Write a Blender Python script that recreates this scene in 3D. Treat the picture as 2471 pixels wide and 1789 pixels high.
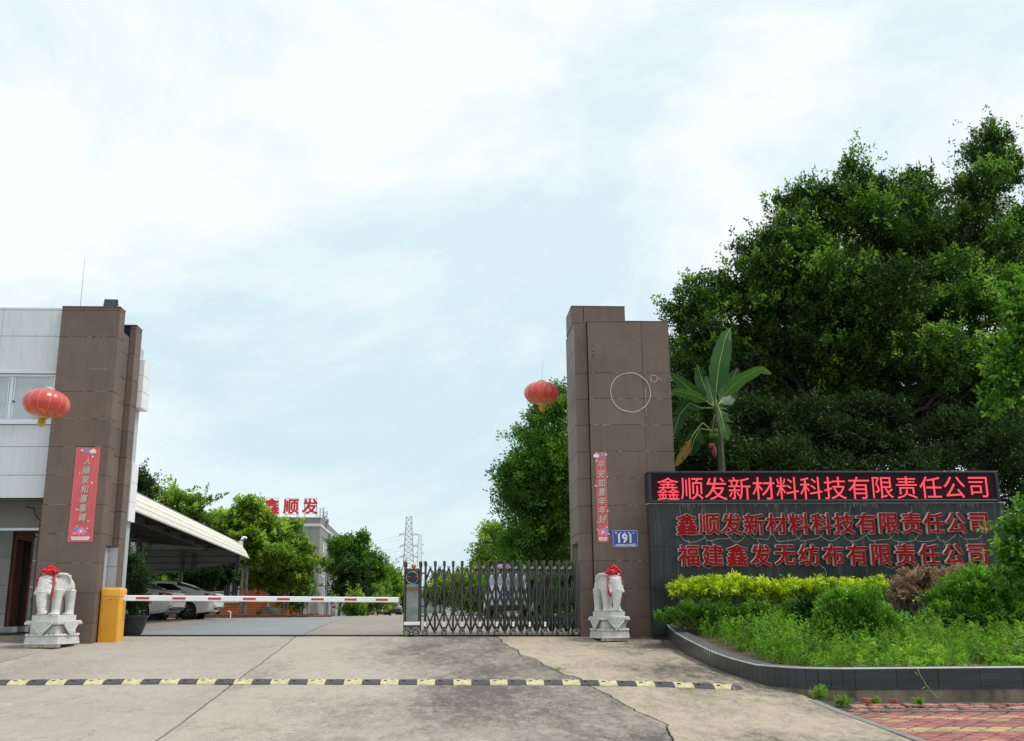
import bpy, bmesh, math, random
import numpy as np
from mathutils import Vector, Matrix, Euler, noise as mnoise
random.seed(7)
SC = bpy.context.scene
for o in list(bpy.data.objects): bpy.data.objects.remove(o)
COL = SC.collection
R = math.radians
PI = math.pi

# ------------------------------------------------------------------ camera
F, CX, CY, CZ = 2412.0, 1235.5, 894.5, 0.55
def _n(v): return v/np.linalg.norm(v)
_D = _n(np.array([-151, -577.5, -2412.])); _V = np.array([-90, 10100, -2412.])
_Z = _n(_V-_D*_V.dot(_D)); _X = np.cross(_D, _Z)
RW = np.array([_X, _D, _Z])
cam_data = bpy.data.cameras.new('camera'); cam = bpy.data.objects.new('camera', cam_data); COL.objects.link(cam)
cam_data.sensor_width = 36; cam_data.lens = F/2471*36; cam_data.clip_start = .1; cam_data.clip_end = 5000
cam.matrix_world = Matrix.Translation((0, 0, CZ)) @ Matrix([list(map(float, r)) for r in RW]).to_4x4()
SC.camera = cam
# ------------------------------------------------------------------ sky and sun
world = bpy.data.worlds.new('World'); SC.world = world; world.use_nodes = True
wt = world.node_tree; wt.nodes.clear()
def wn(t): return wt.nodes.new(t)
SUN_EL, SUN_AZ = R(60), R(104)      # azimuth clockwise from +Y
sky = wn('ShaderNodeTexSky'); sky.sky_type = 'NISHITA'; sky.sun_disc = False
sky.sun_elevation = SUN_EL; sky.sun_rotation = SUN_AZ; sky.air_density = 1.2; sky.dust_density = 2.0
tc = wn('ShaderNodeTexCoord')
mp = wn('ShaderNodeMapping'); mp.inputs['Scale'].default_value = (1.0, 1.0, 1.7); mp.inputs['Location'].default_value = (3.1, .4, 1.35)
nz = wn('ShaderNodeTexNoise'); nz.inputs['Scale'].default_value = 2.1; nz.inputs['Detail'].default_value = 9; nz.inputs['Roughness'].default_value = .60; nz.inputs['Distortion'].default_value = .5
rp = wn('ShaderNodeValToRGB'); rp.color_ramp.elements[0].position = .40; rp.color_ramp.elements[0].color = (.12,.12,.12,1); rp.color_ramp.elements[1].position = .58; rp.color_ramp.elements[1].color = (1,1,1,1)
SKYBLUE = wn('ShaderNodeMixRGB'); SKYBLUE.inputs[0].default_value = .86; SKYBLUE.inputs[2].default_value = (6.4, 8.5, 9.4, 1)
mx = wn('ShaderNodeMixRGB'); mx.inputs[2].default_value = (9.2, 9.8, 9.95, 1)
# whiter towards the zenith
sx = wn('ShaderNodeSeparateXYZ'); gm = wn('ShaderNodeMapRange'); gm.inputs[1].default_value = .18; gm.inputs[2].default_value = .62; gm.inputs[3].default_value = 0; gm.inputs[4].default_value = .45
ad = wn('ShaderNodeMath'); ad.operation = 'ADD'; ad.use_clamp = True
bg = wn('ShaderNodeBackground'); bg.inputs[1].default_value = .1
wo = wn('ShaderNodeOutputWorld')
L = wt.links.new
L(tc.outputs['Generated'], mp.inputs[0]); L(mp.outputs[0], nz.inputs[0]); L(nz.outputs[0], rp.inputs[0])
L(tc.outputs['Generated'], sx.inputs[0]); L(sx.outputs[2], gm.inputs[0]); L(gm.outputs[0], ad.inputs[0]); L(rp.outputs[0], ad.inputs[1])
L(sky.outputs[0], SKYBLUE.inputs[1]); L(ad.outputs[0], mx.inputs[0]); L(SKYBLUE.outputs[0], mx.inputs[1]); L(mx.outputs[0], bg.inputs[0]); L(bg.outputs[0], wo.inputs[0])
sl = bpy.data.lights.new('sun', 'SUN'); sl.energy = 2.6; sl.angle = R(14); sl.color = (1, .96, .9)
so = bpy.data.objects.new('sun', sl); COL.objects.link(so)
_sd = Vector((math.sin(SUN_AZ)*math.cos(SUN_EL), math.cos(SUN_AZ)*math.cos(SUN_EL), math.sin(SUN_EL)))
so.rotation_euler = _sd.to_track_quat('Z', 'Y').to_euler()
SC.view_settings.view_transform = 'Standard'; SC.view_settings.look = 'None'; SC.view_settings.exposure = 0.06; SC.view_settings.gamma = 1
SC.view_settings.use_curve_mapping = False
SC.render.engine = 'CYCLES'
SC.cycles.use_denoising = True; SC.cycles.max_bounces = 6; SC.cycles.diffuse_bounces = 3; SC.cycles.glossy_bounces = 3
SC.cycles.transmission_bounces = 4; SC.cycles.transparent_max_bounces = 6; SC.cycles.use_adaptive_sampling = True
SC.cycles.adaptive_threshold = .02

# ------------------------------------------------------------------ placing
def AT(px, py, Y):
    d = RW @ np.array([px-CX, -(py-CY), -F]); k = Y/d[1]
    return Vector((float(d[0]*k), float(Y), float(CZ+d[2]*k)))
_PY = [-30, 0, 5, 8, 12, 14.3, 18, 20.6, 22, 24, 30, 45, 60, 100, 160, 400, 3000]
_PZ = [-1.0, -.9, -.82, -.74, -.60, -.47, -.25, -.10, 0, .04, .12, .27, .25, .1, .0, -1.0, -8]
def gz(x, y):
    t = 1 if y < 30 else max(0, 1-(y-30)/20)
    return float(np.interp(y, _PY, _PZ)) - .010*max(-12, min(12, x))*t
def G(px, py):
    """ground point seen at a photograph position"""
    best = None; prev = None
    for i in range(0, 2400):
        Y = 3+i*.05
        p = AT(px, py, Y); h = p.z-gz(p.x, p.y)
        if h <= 0: return Vector((p.x, p.y, gz(p.x, p.y)))
    return Vector((p.x, p.y, gz(p.x, p.y)))

# ------------------------------------------------------------------ object helpers
def link(o): COL.objects.link(o); return o
def thing(name, label, cat, loc=(0,0,0), rz=0, group=None, kind=None):
    o = bpy.data.objects.new(name, None); link(o); o.empty_display_size = .2
    o.location = loc; o.rotation_euler = (0, 0, rz)
    o['label'] = label; o['category'] = cat
    if group: o['group'] = group
    if kind: o['kind'] = kind
    return o
def tag(o, label=None, cat=None, group=None, kind=None):
    if label: o['label'] = label
    if cat: o['category'] = cat
    if group: o['group'] = group
    if kind: o['kind'] = kind
    return o
def put(name, mesh, parent=None, loc=(0,0,0), rot=(0,0,0), mat=None, scale=None):
    if mat is not None and len(mesh.materials) == 0: mesh.materials.append(mat)
    o = bpy.data.objects.new(name, mesh); link(o)
    if parent is not None: o.parent = parent
    o.location = loc; o.rotation_euler = rot
    if scale: o.scale = scale
    return o
def copy_tree(o, parent=None):
    c = o.copy(); link(c)
    if parent is not None: c.parent = parent
    for ch in list(o.children): copy_tree(ch, c)
    return c

class MB:
    """collects geometry; build() links it as ONE mesh object"""
    def __init__(s): s.v = []; s.f = []
    def add(s, vs, fs):
        b = len(s.v); s.v += [tuple(v) for v in vs]; s.f += [tuple(i+b for i in f) for f in fs]
    def box(s, x0, x1, y0, y1, z0, z1):
        s.add([(x0,y0,z0),(x1,y0,z0),(x1,y1,z0),(x0,y1,z0),(x0,y0,z1),(x1,y0,z1),(x1,y1,z1),(x0,y1,z1)],
              [(0,3,2,1),(4,5,6,7),(0,1,5,4),(1,2,6,5),(2,3,7,6),(3,0,4,7)])
    def cbox(s, x0, x1, y0, y1, z0, z1, c=.004):
        """box with chamfered edges"""
        c = min(c, abs(x1-x0)*.45, abs(y1-y0)*.45, abs(z1-z0)*.45)
        vs = []; idx = {}
        for ix, x in enumerate((x0, x1)):
            for iy, y in enumerate((y0, y1)):
                for iz, z in enumerate((z0, z1)):
                    sx, sy, sz = (1 if ix == 0 else -1), (1 if iy == 0 else -1), (1 if iz == 0 else -1)
                    for a in range(3):
                        p = [x+sx*c, y+sy*c, z+sz*c]; p[a] = (x, y, z)[a]
                        idx[(ix, iy, iz, a)] = len(vs); vs.append(tuple(p))
        fs = []
        g = lambda ix, iy, iz, a: idx[(ix, iy, iz, a)]
        for i in (0, 1):
            q = [(0,0),(1,0),(1,1),(0,1)]
            f = [g(i, a, b, 0) for a, b in q]; fs.append(tuple(f if i else f[::-1]))
            f = [g(a, i, b, 1) for a, b in q]; fs.append(tuple(f[::-1] if i else f))
            f = [g(a, b, i, 2) for a, b in q]; fs.append(tuple(f if i else f[::-1]))
        for a in (0, 1):
            for b in (0, 1):
                f = [g(0,a,b,1), g(1,a,b,1), g(1,a,b,2), g(0,a,b,2)]; fs.append(tuple(f if (a == b) ^ (a == 1) ^ (b == 0) ^ True else f[::-1]))
                f = [g(a,0,b,0), g(a,1,b,0), g(a,1,b,2), g(a,0,b,2)]; fs.append(tuple(f))
                f = [g(a,b,0,0), g(a,b,1,0), g(a,b,1,1), g(a,b,0,1)]; fs.append(tuple(f))
                for d in (0, 1):
                    fs.append((g(a,b,d,0), g(a,b,d,1), g(a,b,d,2)))
        s.add(vs, fs); s.fix = True
    def tube(s, pts, r, n=8, cap=True, flat=1.0):
        pts = [Vector(p) for p in pts]; rr = r if isinstance(r, (list, tuple)) else [r]*len(pts)
        rings = []; up = Vector((0, 0, 1))
        prev = None
        for i, p in enumerate(pts):
            d = (pts[min(i+1, len(pts)-1)]-pts[max(i-1, 0)])
            d = d.normalized() if d.length > 1e-9 else Vector((0, 0, 1))
            if prev is None:
                a = d.cross(Vector((0, 1, 0)) if abs(d.y) < .9 else Vector((1, 0, 0))).normalized()
            else:
                a = (prev-d*prev.dot(d)); a = a.normalized() if a.length > 1e-6 else d.orthogonal().normalized()
            prev = a; b = d.cross(a)
            rings.append([p+(a*math.cos(2*PI*k/n)+b*math.sin(2*PI*k/n)*flat)*rr[i] for k in range(n)])
        s.loft(rings, cap=cap)
    def loft(s, rings, cap=True, closed=True):
        n = len(rings[0]); b = len(s.v)
        for r in rings: s.v += [tuple(p) for p in r]
        m = n if closed else n-1
        for i in range(len(rings)-1):
            for k in range(m):
                k2 = (k+1) % n
                s.f.append((b+i*n+k, b+i*n+k2, b+(i+1)*n+k2, b+(i+1)*n+k))
        if cap and closed:
            s.f.append(tuple(b+k for k in reversed(range(n)))); s.f.append(tuple(b+(len(rings)-1)*n+k for k in range(n)))
    def lathe(s, prof, n=24, c=(0,0,0), axis='Z', cap=True):
        rings = []
        for r, h in prof:
            ring = []
            for k in range(n):
                a = 2*PI*k/n; u, v = r*math.cos(a), r*math.sin(a)
                p = {'Z': (u, v, h), 'Y': (u, h, v), 'X': (h, u, v)}[axis]
                ring.append((p[0]+c[0], p[1]+c[1], p[2]+c[2]))
            rings.append(ring)
        s.loft(rings, cap)
    def prism(s, poly, y0, y1, plane='XZ'):
        """polygon (u,v) extruded; XZ -> along y, XY -> along z, YZ -> along x"""
        def P(u, v, w): return {'XZ': (u, w, v), 'XY': (u, v, w), 'YZ': (w, u, v)}[plane]
        n = len(poly); b = len(s.v)
        s.v += [P(u, v, y0) for u, v in poly]+[P(u, v, y1) for u, v in poly]
        s.f.append(tuple(b+k for k in range(n))); s.f.append(tuple(b+n+k for k in reversed(range(n))))
        for k in range(n):
            k2 = (k+1) % n; s.f.append((b+k, b+n+k, b+n+k2, b+k2))
    def ball(s, c, r, nu=14, nv=9, sq=(1,1,1), rot=None):
        rings = []
        for j in range(nv+1):
            t = PI*j/nv; ring = []
            for k in range(nu):
                a = 2*PI*k/nu; p = Vector((math.sin(t)*math.cos(a)*sq[0], math.sin(t)*math.sin(a)*sq[1], math.cos(t)*sq[2]))*r
                if rot: p = rot @ p
                ring.append(p+Vector(c))
            rings.append(ring)
        s.loft(rings, cap=False)
    def xf(s, m, start=0):
        s.v[start:] = [tuple(m @ Vector(v)) for v in s.v[start:]]
    def mesh(s, name, mat=None, smooth=False, fix=True):
        me = bpy.data.meshes.new(name); me.from_pydata(s.v, [], s.f)
        if fix:
            bm = bmesh.new(); bm.from_mesh(me)
            bmesh.ops.remove_doubles(bm, verts=bm.verts, dist=1e-5)
            bmesh.ops.recalc_face_normals(bm, faces=bm.faces); bm.to_mesh(me); bm.free()
        if smooth: me.shade_smooth()
        if mat: me.materials.append(mat)
        return me
    def build(s, name, mat, parent=None, world=False, smooth=False, loc=(0,0,0), rot=(0,0,0)):
        me = s.mesh(name, mat, smooth)
        if world and parent is not None: me.transform(parent_matrix(parent).inverted())
        if smooth == 'auto': pass
        return put(name, me, parent, loc, rot)
def parent_matrix(p):
    m = Matrix.LocRotScale(p.location, p.rotation_euler, p.scale)
    return parent_matrix(p.parent) @ m if p.parent else m
def auto_smooth(me, ang=35):
    me.shade_smooth()
    bm = bmesh.new(); bm.from_mesh(me)
    for e in bm.edges:
        if len(e.link_faces) == 2 and e.calc_face_angle(0) > R(ang): e.smooth = False
    bm.to_mesh(me); bm.free()
_pc = {}
def panel(name, mat, parent, x0, x1, y0, y1, z0, z1, c=.006):
    """a chamfered slab in world coordinates whose mesh is shared between equal sizes"""
    if x0 > x1: x0, x1 = x1, x0
    k = (round(x1-x0, 3), round(y1-y0, 3), round(z1-z0, 3), c, mat.name)
    if k not in _pc:
        b = MB(); dx, dy, dz = (x1-x0)/2, (y1-y0)/2, (z1-z0)/2; b.cbox(-dx, dx, -dy, dy, -dz, dz, c); _pc[k] = b.mesh(name, mat)
    o = put(name, _pc[k], parent)
    w = Vector(((x0+x1)/2, (y0+y1)/2, (z0+z1)/2))
    o.location = parent_matrix(parent).inverted() @ w if parent else w
    return o

# ------------------------------------------------------------------ materials
def nodes(name):
    m = bpy.data.materials.new(name); m.use_nodes = True; t = m.node_tree; b = t.nodes['Principled BSDF']; return m, t, b
def ramp(t, src, stops):
    r = t.nodes.new('ShaderNodeValToRGB'); e = r.color_ramp.elements
    while len(e) > 1: e.remove(e[-1])
    e[0].position = stops[0][0]; e[0].color = (*stops[0][1], 1)
    for p, c in stops[1:]:
        q = e.new(p); q.color = (*c, 1)
    t.links.new(src, r.inputs[0]); return r.outputs[0]
def noise(t, scale, detail=4, rough=.55, stretch=(1,1,1), coord='world', dist=0, loc=(0,0,0)):
    if coord == 'world': src = t.nodes.new('ShaderNodeNewGeometry').outputs['Position']
    else: src = t.nodes.new('ShaderNodeTexCoord').outputs['Object']
    m = t.nodes.new('ShaderNodeMapping'); m.inputs['Scale'].default_value = stretch; m.inputs['Location'].default_value = loc
    n = t.nodes.new('ShaderNodeTexNoise'); n.inputs['Scale'].default_value = scale; n.inputs['Detail'].default_value = detail; n.inputs['Roughness'].default_value = rough; n.inputs['Distortion'].default_value = dist
    t.links.new(src, m.inputs[0]); t.links.new(m.outputs[0], n.inputs[0]); return n.outputs[0]
def mixc(t, fac, a, b, mode='MIX'):
    m = t.nodes.new('ShaderNodeMixRGB'); m.blend_type = mode
    for i, s in ((0, fac), (1, a), (2, b)):
        if isinstance(s, (int, float)): m.inputs[i].default_value = s if i == 0 else (s, s, s, 1)
        elif isinstance(s, (tuple, list)): m.inputs[i].default_value = (*s[:3], 1)
        else: t.links.new(s, m.inputs[i])
    return m.outputs[0]
def bumpn(t, b, src, strength=.3, dist=.01):
    n = t.nodes.new('ShaderNodeBump'); n.inputs['Strength'].default_value = strength; n.inputs['Distance'].default_value = dist
    t.links.new(src, n.inputs['Height'])
    if b.inputs['Normal'].is_linked: t.links.new(b.inputs['Normal'].links[0].from_socket, n.inputs['Normal'])
    t.links.new(n.outputs[0], b.inputs['Normal'])
def val(t, src, lo, hi):
    m = t.nodes.new('ShaderNodeMapRange'); m.inputs[3].default_value = lo; m.inputs[4].default_value = hi; t.links.new(src, m.inputs[0]); return m.outputs[0]
_mc = {}
def mat(name, col, rough=.6, metal=0, var=.12, vs=3, stretch=(1,1,1), bump=0, bs=60, coord='world', spec=.5, objrand=0, coat=0, fine=0, fs=200):
    if name in _mc: return _mc[name]
    m, t, b = nodes(name)
    n = noise(t, vs, 5, .6, stretch, coord)
    lo = tuple(c*(1-var) for c in col); hi = tuple(min(1, c*(1+var)) for c in col)
    c = ramp(t, n, [(.3, lo), (.7, hi)])
    if fine:
        n2 = noise(t, fs, 2, .6, (1,1,1), coord); c = mixc(t, fine, c, ramp(t, n2, [(.3, (.25,.25,.25)), (.7, (.75,.75,.75))]), 'OVERLAY')
    if objrand:
        oi = t.nodes.new('ShaderNodeObjectInfo'); hs = t.nodes.new('ShaderNodeHueSaturation')
        t.links.new(val(t, oi.outputs['Random'], 1-objrand, 1+objrand), hs.inputs['Value']); t.links.new(c, hs.inputs['Color']); c = hs.outputs[0]
    t.links.new(c, b.inputs['Base Color'])
    b.inputs['Roughness'].default_value = rough; b.inputs['Metallic'].default_value = metal; b.inputs['Specular IOR Level'].default_value = spec
    if rough > .15: t.links.new(val(t, noise(t, vs*4, 4, .6, stretch, coord), max(.02, rough-.1), min(1, rough+.1)), b.inputs['Roughness'])
    if coat: b.inputs['Coat Weight'].default_value = coat; b.inputs['Coat Roughness'].default_value = .05
    if bump: bumpn(t, b, noise(t, bs, 5, .6, (1,1,1), coord), bump, .01)
    _mc[name] = m; return m
def emit(name, col, s):
    m, t, b = nodes(name); b.inputs['Base Color'].default_value = (*[c*.4 for c in col], 1); b.inputs['Emission Color'].default_value = (*col, 1); b.inputs['Emission Strength'].default_value = s; b.inputs['Roughness'].default_value = .5; return m
def leafmat(name, dark, light, young=None, rough=.42, trans=.35):
    m, t, b = nodes(name)
    a = t.nodes.new('ShaderNodeAttribute'); a.attribute_name = 'tint'
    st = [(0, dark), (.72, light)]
    if young: st.append((1.0, young))  # palest leaf colour: fresh tips and the top light painted on crowns
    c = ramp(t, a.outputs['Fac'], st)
    t.links.new(c, b.inputs['Base Color']); b.inputs['Roughness'].default_value = rough; b.inputs['Specular IOR Level'].default_value = .25
    tr = t.nodes.new('ShaderNodeBsdfTranslucent'); t.links.new(mixc(t, 1.0, c, (1.3, 1.6, .5), 'MULTIPLY'), tr.inputs[0])
    mxs = t.nodes.new('ShaderNodeMixShader'); mxs.inputs[0].default_value = trans
    o = t.nodes['Material Output']; t.links.new(b.outputs[0], mxs.inputs[1]); t.links.new(tr.outputs[0], mxs.inputs[2]); t.links.new(mxs.outputs[0], o.inputs[0])
    return m

# ------------------------------------------------------------------ lettering
_gc = {}
def glyph(ch, size, ext, off, mt, res=3, shear=0):
    """one character as a mesh; off emboldens it by overlaying shifted copies at slightly different depths"""
    k = (ch, round(size, 4), ext, off, mt.name, shear)
    if k in _gc: return _gc[k]
    cu = bpy.data.curves.new('letter', 'FONT'); cu.body = ch; cu.size = size; cu.extrude = ext; cu.resolution_u = res
    cu.align_x = 'CENTER'; cu.shear = shear
    ob = bpy.data.objects.new('letter', cu); link(ob)
    dg = bpy.context.evaluated_depsgraph_get(); dg.update()
    me = bpy.data.meshes.new_from_object(ob.evaluated_get(dg)); bpy.data.objects.remove(ob); bpy.data.curves.remove(cu)
    nv = len(me.vertices); v = np.empty(nv*3); me.vertices.foreach_get('co', v); v = v.reshape(-1, 3)
    c = (v.min(0)+v.max(0))/2; v[:, :2] -= c[:2]
    fs = [tuple(p.vertices) for p in me.polygons]; mb = MB()
    sh = [(0, 0)] if off <= 0 else [(0, 0), (1, .25), (-1, -.25), (.25, -1), (-.25, 1), (.75, .75), (-.75, .75), (.75, -.75), (-.75, -.75)]
    for i, (dx, dy) in enumerate(sh):
        w = v.copy(); w[:, 0] += dx*off; w[:, 1] += dy*off; w[:, 2] *= 1-.004*i
        w[:, 2] -= .00004*i
        mb.add([(x, -z, y) for x, y, z in w], fs)
    m2 = bpy.data.meshes.new('letter'); m2.from_pydata(mb.v, [], mb.f); m2.materials.append(mt); bpy.data.meshes.remove(me)
    _gc[k] = m2; return m2

# ------------------------------------------------------------------ foliage
def quads_mesh(name, V, mt, tint, per=4):
    """V: (n,4,3) leaf quads -> mesh with a per-face tint"""
    n = len(V); me = bpy.data.meshes.new(name)
    me.vertices.add(n*per); me.vertices.foreach_set('co', V.reshape(-1).astype(np.float32))
    me.loops.add(n*per); me.loops.foreach_set('vertex_index', np.arange(n*per, dtype=np.int32))
    me.polygons.add(n); me.polygons.foreach_set('loop_start', np.arange(0, n*per, per, dtype=np.int32)); me.polygons.foreach_set('loop_total', np.full(n, per, np.int32))
    me.update(calc_edges=True)
    a = me.attributes.new('tint', 'FLOAT', 'FACE'); a.data.foreach_set('value', tint.astype(np.float32))
    me.materials.append(mt); return me
def rnd_dirs(g, n):
    v = g.normal(size=(n, 3)); return v/np.linalg.norm(v, axis=1, keepdims=True)
def leaf_quads(g, P, Dr, Lf, asp, flat=.5):
    """rhombic leaves at points P, along Dr, length Lf"""
    n = len(P); up = np.zeros((n, 3)); up[:, 2] = 1
    N = rnd_dirs(g, n)*(1-flat)+up*flat
    S = np.cross(Dr, N); S /= np.linalg.norm(S, axis=1, keepdims=True)+1e-9
    L_ = Lf[:, None]; w = L_*asp*.5
    return np.stack([P, P+Dr*L_*.45+S*w, P+Dr*L_, P+Dr*L_*.45-S*w], 1)
def lobes_points(g, lobes, n, shell=.45, sub=9, subr=(.26, .46), sq=.75):
    """clump centres: every lobe breaks up into boughs (small lobes on its skin) with gaps between them"""
    lb = np.array(lobes, float); S = []
    for l in lb:
        d = rnd_dirs(g, sub); d[:, 2] = d[:, 2]*.9+.12; rr = g.uniform(.55, 1.0, sub)[:, None]; c = l[:3]+d*rr*l[3:6]; r = g.uniform(subr[0], subr[1], sub)[:, None]*l[3:6].mean()
        S.append(np.concatenate([c, r*g.uniform(.9, 1.35, (sub, 1)), r, r*sq], 1))
    S = np.concatenate(S); vol = (S[:, 3]*S[:, 4]*S[:, 5])**.7; ns = int(n*.78)
    idx = g.choice(len(S), ns, p=vol/vol.sum()); d = rnd_dirs(g, ns); d[:, 2] = np.where(d[:, 2] < -.35, -d[:, 2], d[:, 2]); r = g.uniform(.35, 1, ns)**.5
    r *= 1+.22*np.abs(g.normal(size=ns))*(r > .85); P1 = S[idx, :3]+d*r[:, None]*S[idx, 3:6]
    vol = (lb[:, 3]*lb[:, 4]*lb[:, 5])**.75; i2 = g.choice(len(lb), n-ns, p=vol/vol.sum()); d2 = rnd_dirs(g, n-ns); r2 = g.uniform(shell, .85, n-ns); P2 = lb[i2, :3]+d2*r2[:, None]*lb[i2, 3:6]
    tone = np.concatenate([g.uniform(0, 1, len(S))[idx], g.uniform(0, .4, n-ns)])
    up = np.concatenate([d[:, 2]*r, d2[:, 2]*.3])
    return np.concatenate([P1, P2]), np.concatenate([d, d2]), tone, up
def crown(name, lobes, mt, parent=None, clumps=800, per=40, leaf=.08, asp=.45, spread=.22, seed=1, shell=.45, droop=0, flat=.45, young=.25, sprays=0, sub=9, subr=(.26, .46), sq=.75):  # young: share of fresh tips, raised on upward shoots to paint top light
    g = np.random.default_rng(seed)
    C, dC, tone, up = lobes_points(g, lobes, clumps, shell, sub, subr, sq)
    ct = .55*tone+.3*g.uniform(0, 1, clumps)
    # each clump is a leafy shoot: leaves strung along a short axis pointing outward and up
    ax = dC*.7+rnd_dirs(g, clumps)*.6; ax[:, 2] += .35-droop; ax /= np.linalg.norm(ax, axis=1, keepdims=True)
    ln = g.uniform(.6, 1.6, clumps)*spread*1.4
    if sprays:
        k = g.random(clumps) < sprays; ln[k] *= 2.4
    t = g.random((clumps, per)); 
    P = C[:, None, :]+ax[:, None, :]*(t*ln[:, None])[..., None]+g.normal(size=(clumps, per, 3))*spread*.42*(1-.55*t[..., None])
    Dr = ax[:, None, :]*.7+rnd_dirs(g, clumps*per).reshape(clumps, per, 3)*.9; Dr[..., 2] -= droop*.8
    Dr /= np.linalg.norm(Dr, axis=2, keepdims=True)
    Lf = leaf*g.uniform(.65, 1.25, (clumps, per))
    tint = ct[:, None]*.6+g.uniform(0, .35, (clumps, per))
    yg = (g.random(clumps) < young*(.35+1.3*np.clip(up, 0, 1)+.5*tone))[:, None]*(t > .4); tint = np.where(yg, np.clip(tint+.45, 0, 1), tint)  # fresh tips, more on upward shoots so top light is painted into the tint
    V = leaf_quads(g, P.reshape(-1, 3), Dr.reshape(-1, 3), Lf.ravel(), asp, flat)
    if parent is not None: V = V-np.array(parent.location)
    o = put(name, quads_mesh(name, V, mt, tint.ravel()), parent)
    return o, C
def branch(mb, a, b, r0, r1, g, wob=.12, n=6, sag=0):
    a, b = Vector(a), Vector(b); L_ = (b-a).length; pts = []; rr = []
    for i in range(n+1):
        t = i/n; w = math.sin(PI*t)*L_*wob
        pts.append(a.lerp(b, t)+Vector((g.uniform(-1,1), g.uniform(-1,1), g.uniform(-.5,.5)))*w*.5+Vector((0,0,-sag*t*t))); rr.append(r0+(r1-r0)*t)
    pts[0] = a; mb.tube(pts, rr, 7); return pts
def LP(px, py, rx, ry, Y, dp=1.0):
    """a lobe from photograph position and radii"""
    p = AT(px, py, Y); k = Y/F*1.03; return (p.x, p.y, p.z, rx*k, max(rx, ry)*k*dp, ry*k)
def tree(name, label, cat, base, lobes, lm, bm_, clumps, per, leaf, asp=.45, spread=.22, r=.12, seed=1, group=None, fork=.45, nb=None, stems=1, kind=None, **kw):
    t = thing(name, label, cat, base, group=group)
    crown('crown', lobes, lm, t, clumps, per, leaf, asp, spread, seed, **kw)
    g = random.Random(seed); mb = MB()
    lb = lobes if nb is None else lobes[:nb]
    b = Vector(base)
    zmin = min(l[2]-l[5]*.6 for l in lobes)
    for s in range(stems):
        off = Vector((g.uniform(-.3, .3), g.uniform(-.2, .2), 0))*(stems > 1)
        top = Vector((b.x+(sum(l[0] for l in lobes)/len(lobes)-b.x)*.4, b.y+(sum(l[1] for l in lobes)/len(lobes)-b.y)*.4, max(zmin, b.z+1.0)*fork+(sum(l[2] for l in lobes)/len(lobes))*(1-fork)))+off*2
        pts = branch(mb, b+off-Vector((0,0,.1)), top, r, r*.55, g, .06)
        for l in lb:
            if stems > 1 and g.random() < .4: continue
            st = pts[g.choice([3, 4, 5, 6])]
            e = Vector(l[:3])+Vector((0, 0, l[5]*.3)); p2 = branch(mb, st, e, r*.42, r*.08, g, .14)
            for q in range(4):
                s0 = p2[g.choice([2, 3, 4])]; e2 = Vector(l[:3])+Vector((g.uniform(-1,1)*l[3], g.uniform(-1,1)*l[4], g.uniform(-.6,.9)*l[5]))*.75
                branch(mb, s0, e2, r*.16, r*.04, g, .15, 4)
    mb.build('trunk', bm_, t, world=True, smooth=True)
    return t
# ================================================================== materials used in several places
def concrete(name, light, dark, lo, hi, xg=None, scale=.55, amt=.85):
    m, t, b = nodes(name)
    sd = sum(map(ord, name)) % 7
    big = noise(t, scale, 6, .6, (1, .45, 1), loc=(sd, 3, 0))
    mid = noise(t, 5.5, 12, .84, (1.1, .5, 1), dist=.25, loc=(0, sd, 0))
    fine = noise(t, 30, 6, .85, (1.2, .5, 1))
    s = mixc(t, .55, big, mid); s = mixc(t, .22, s, fine)
    if xg:     # more weathering towards one side of the slab
        sp = t.nodes.new('ShaderNodeSeparateXYZ'); t.links.new(t.nodes.new('ShaderNodeNewGeometry').outputs['Position'], sp.inputs[0])
        mr = t.nodes.new('ShaderNodeMapRange'); t.links.new(sp.outputs[xg[4] if len(xg) > 4 else 0], mr.inputs[0])
        for i, v in enumerate(xg[:4]): mr.inputs[i+1].default_value = v
        ad_ = t.nodes.new('ShaderNodeMath'); ad_.operation = 'ADD'; t.links.new(s, ad_.inputs[0]); t.links.new(mr.outputs[0], ad_.inputs[1]); s = ad_.outputs[0]
    c = ramp(t, s, [(lo, dark), (lo+(hi-lo)*.45, tuple(a*.55+b_*.45 for a, b_ in zip(light, dark))), (hi, light)])
    # pores and grit
    sp2 = noise(t, 110, 3, .85, (1, .4, 1)); c = mixc(t, .55, c, ramp(t, sp2, [(.34, (.25,.25,.25)), (.5, (.5,.5,.5)), (.66, (.75,.75,.75))]), 'OVERLAY')
    # pale worn scuffs and dark drips
    pale = noise(t, 6, 10, .8, (.9, .5, 1), loc=(9, 2, 1)); c = mixc(t, ramp(t, pale, [(.57, (0,0,0)), (.62, (.45,.45,.45))]), c, tuple(min(.62, x*1.32) for x in light))
    spot = noise(t, 11, 6, .7, loc=(4, 8, sd)); c = mixc(t, ramp(t, spot, [(.66, (0,0,0)), (.70, (.5,.5,.5))]), c, (.06,.055,.048))
    # hairline cracks follow the level lines of a warped noise
    cr = noise(t, .42, 9, .62, (1, 1, 1), dist=.3, loc=(sd*2, 1, 5)); mth = t.nodes.new('ShaderNodeMath'); mth.operation = 'SUBTRACT'; mth.inputs[1].default_value = .52; t.links.new(cr, mth.inputs[0])
    ab = t.nodes.new('ShaderNodeMath'); ab.operation = 'ABSOLUTE'; t.links.new(mth.outputs[0], ab.inputs[0]); c = mixc(t, ramp(t, ab.outputs[0], [(.0, (.55,.55,.55)), (.0016, (.35,.35,.35)), (.0030, (0,0,0))]), c, (.05,.046,.04))
    t.links.new(c, b.inputs['Base Color']); b.inputs['Roughness'].default_value = .85; b.inputs['Specular IOR Level'].default_value = .3
    bumpn(t, b, noise(t, 9, 6, .7), .25, .01); bumpn(t, b, noise(t, 120, 3, .7), .35, .003)
    return m
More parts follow.
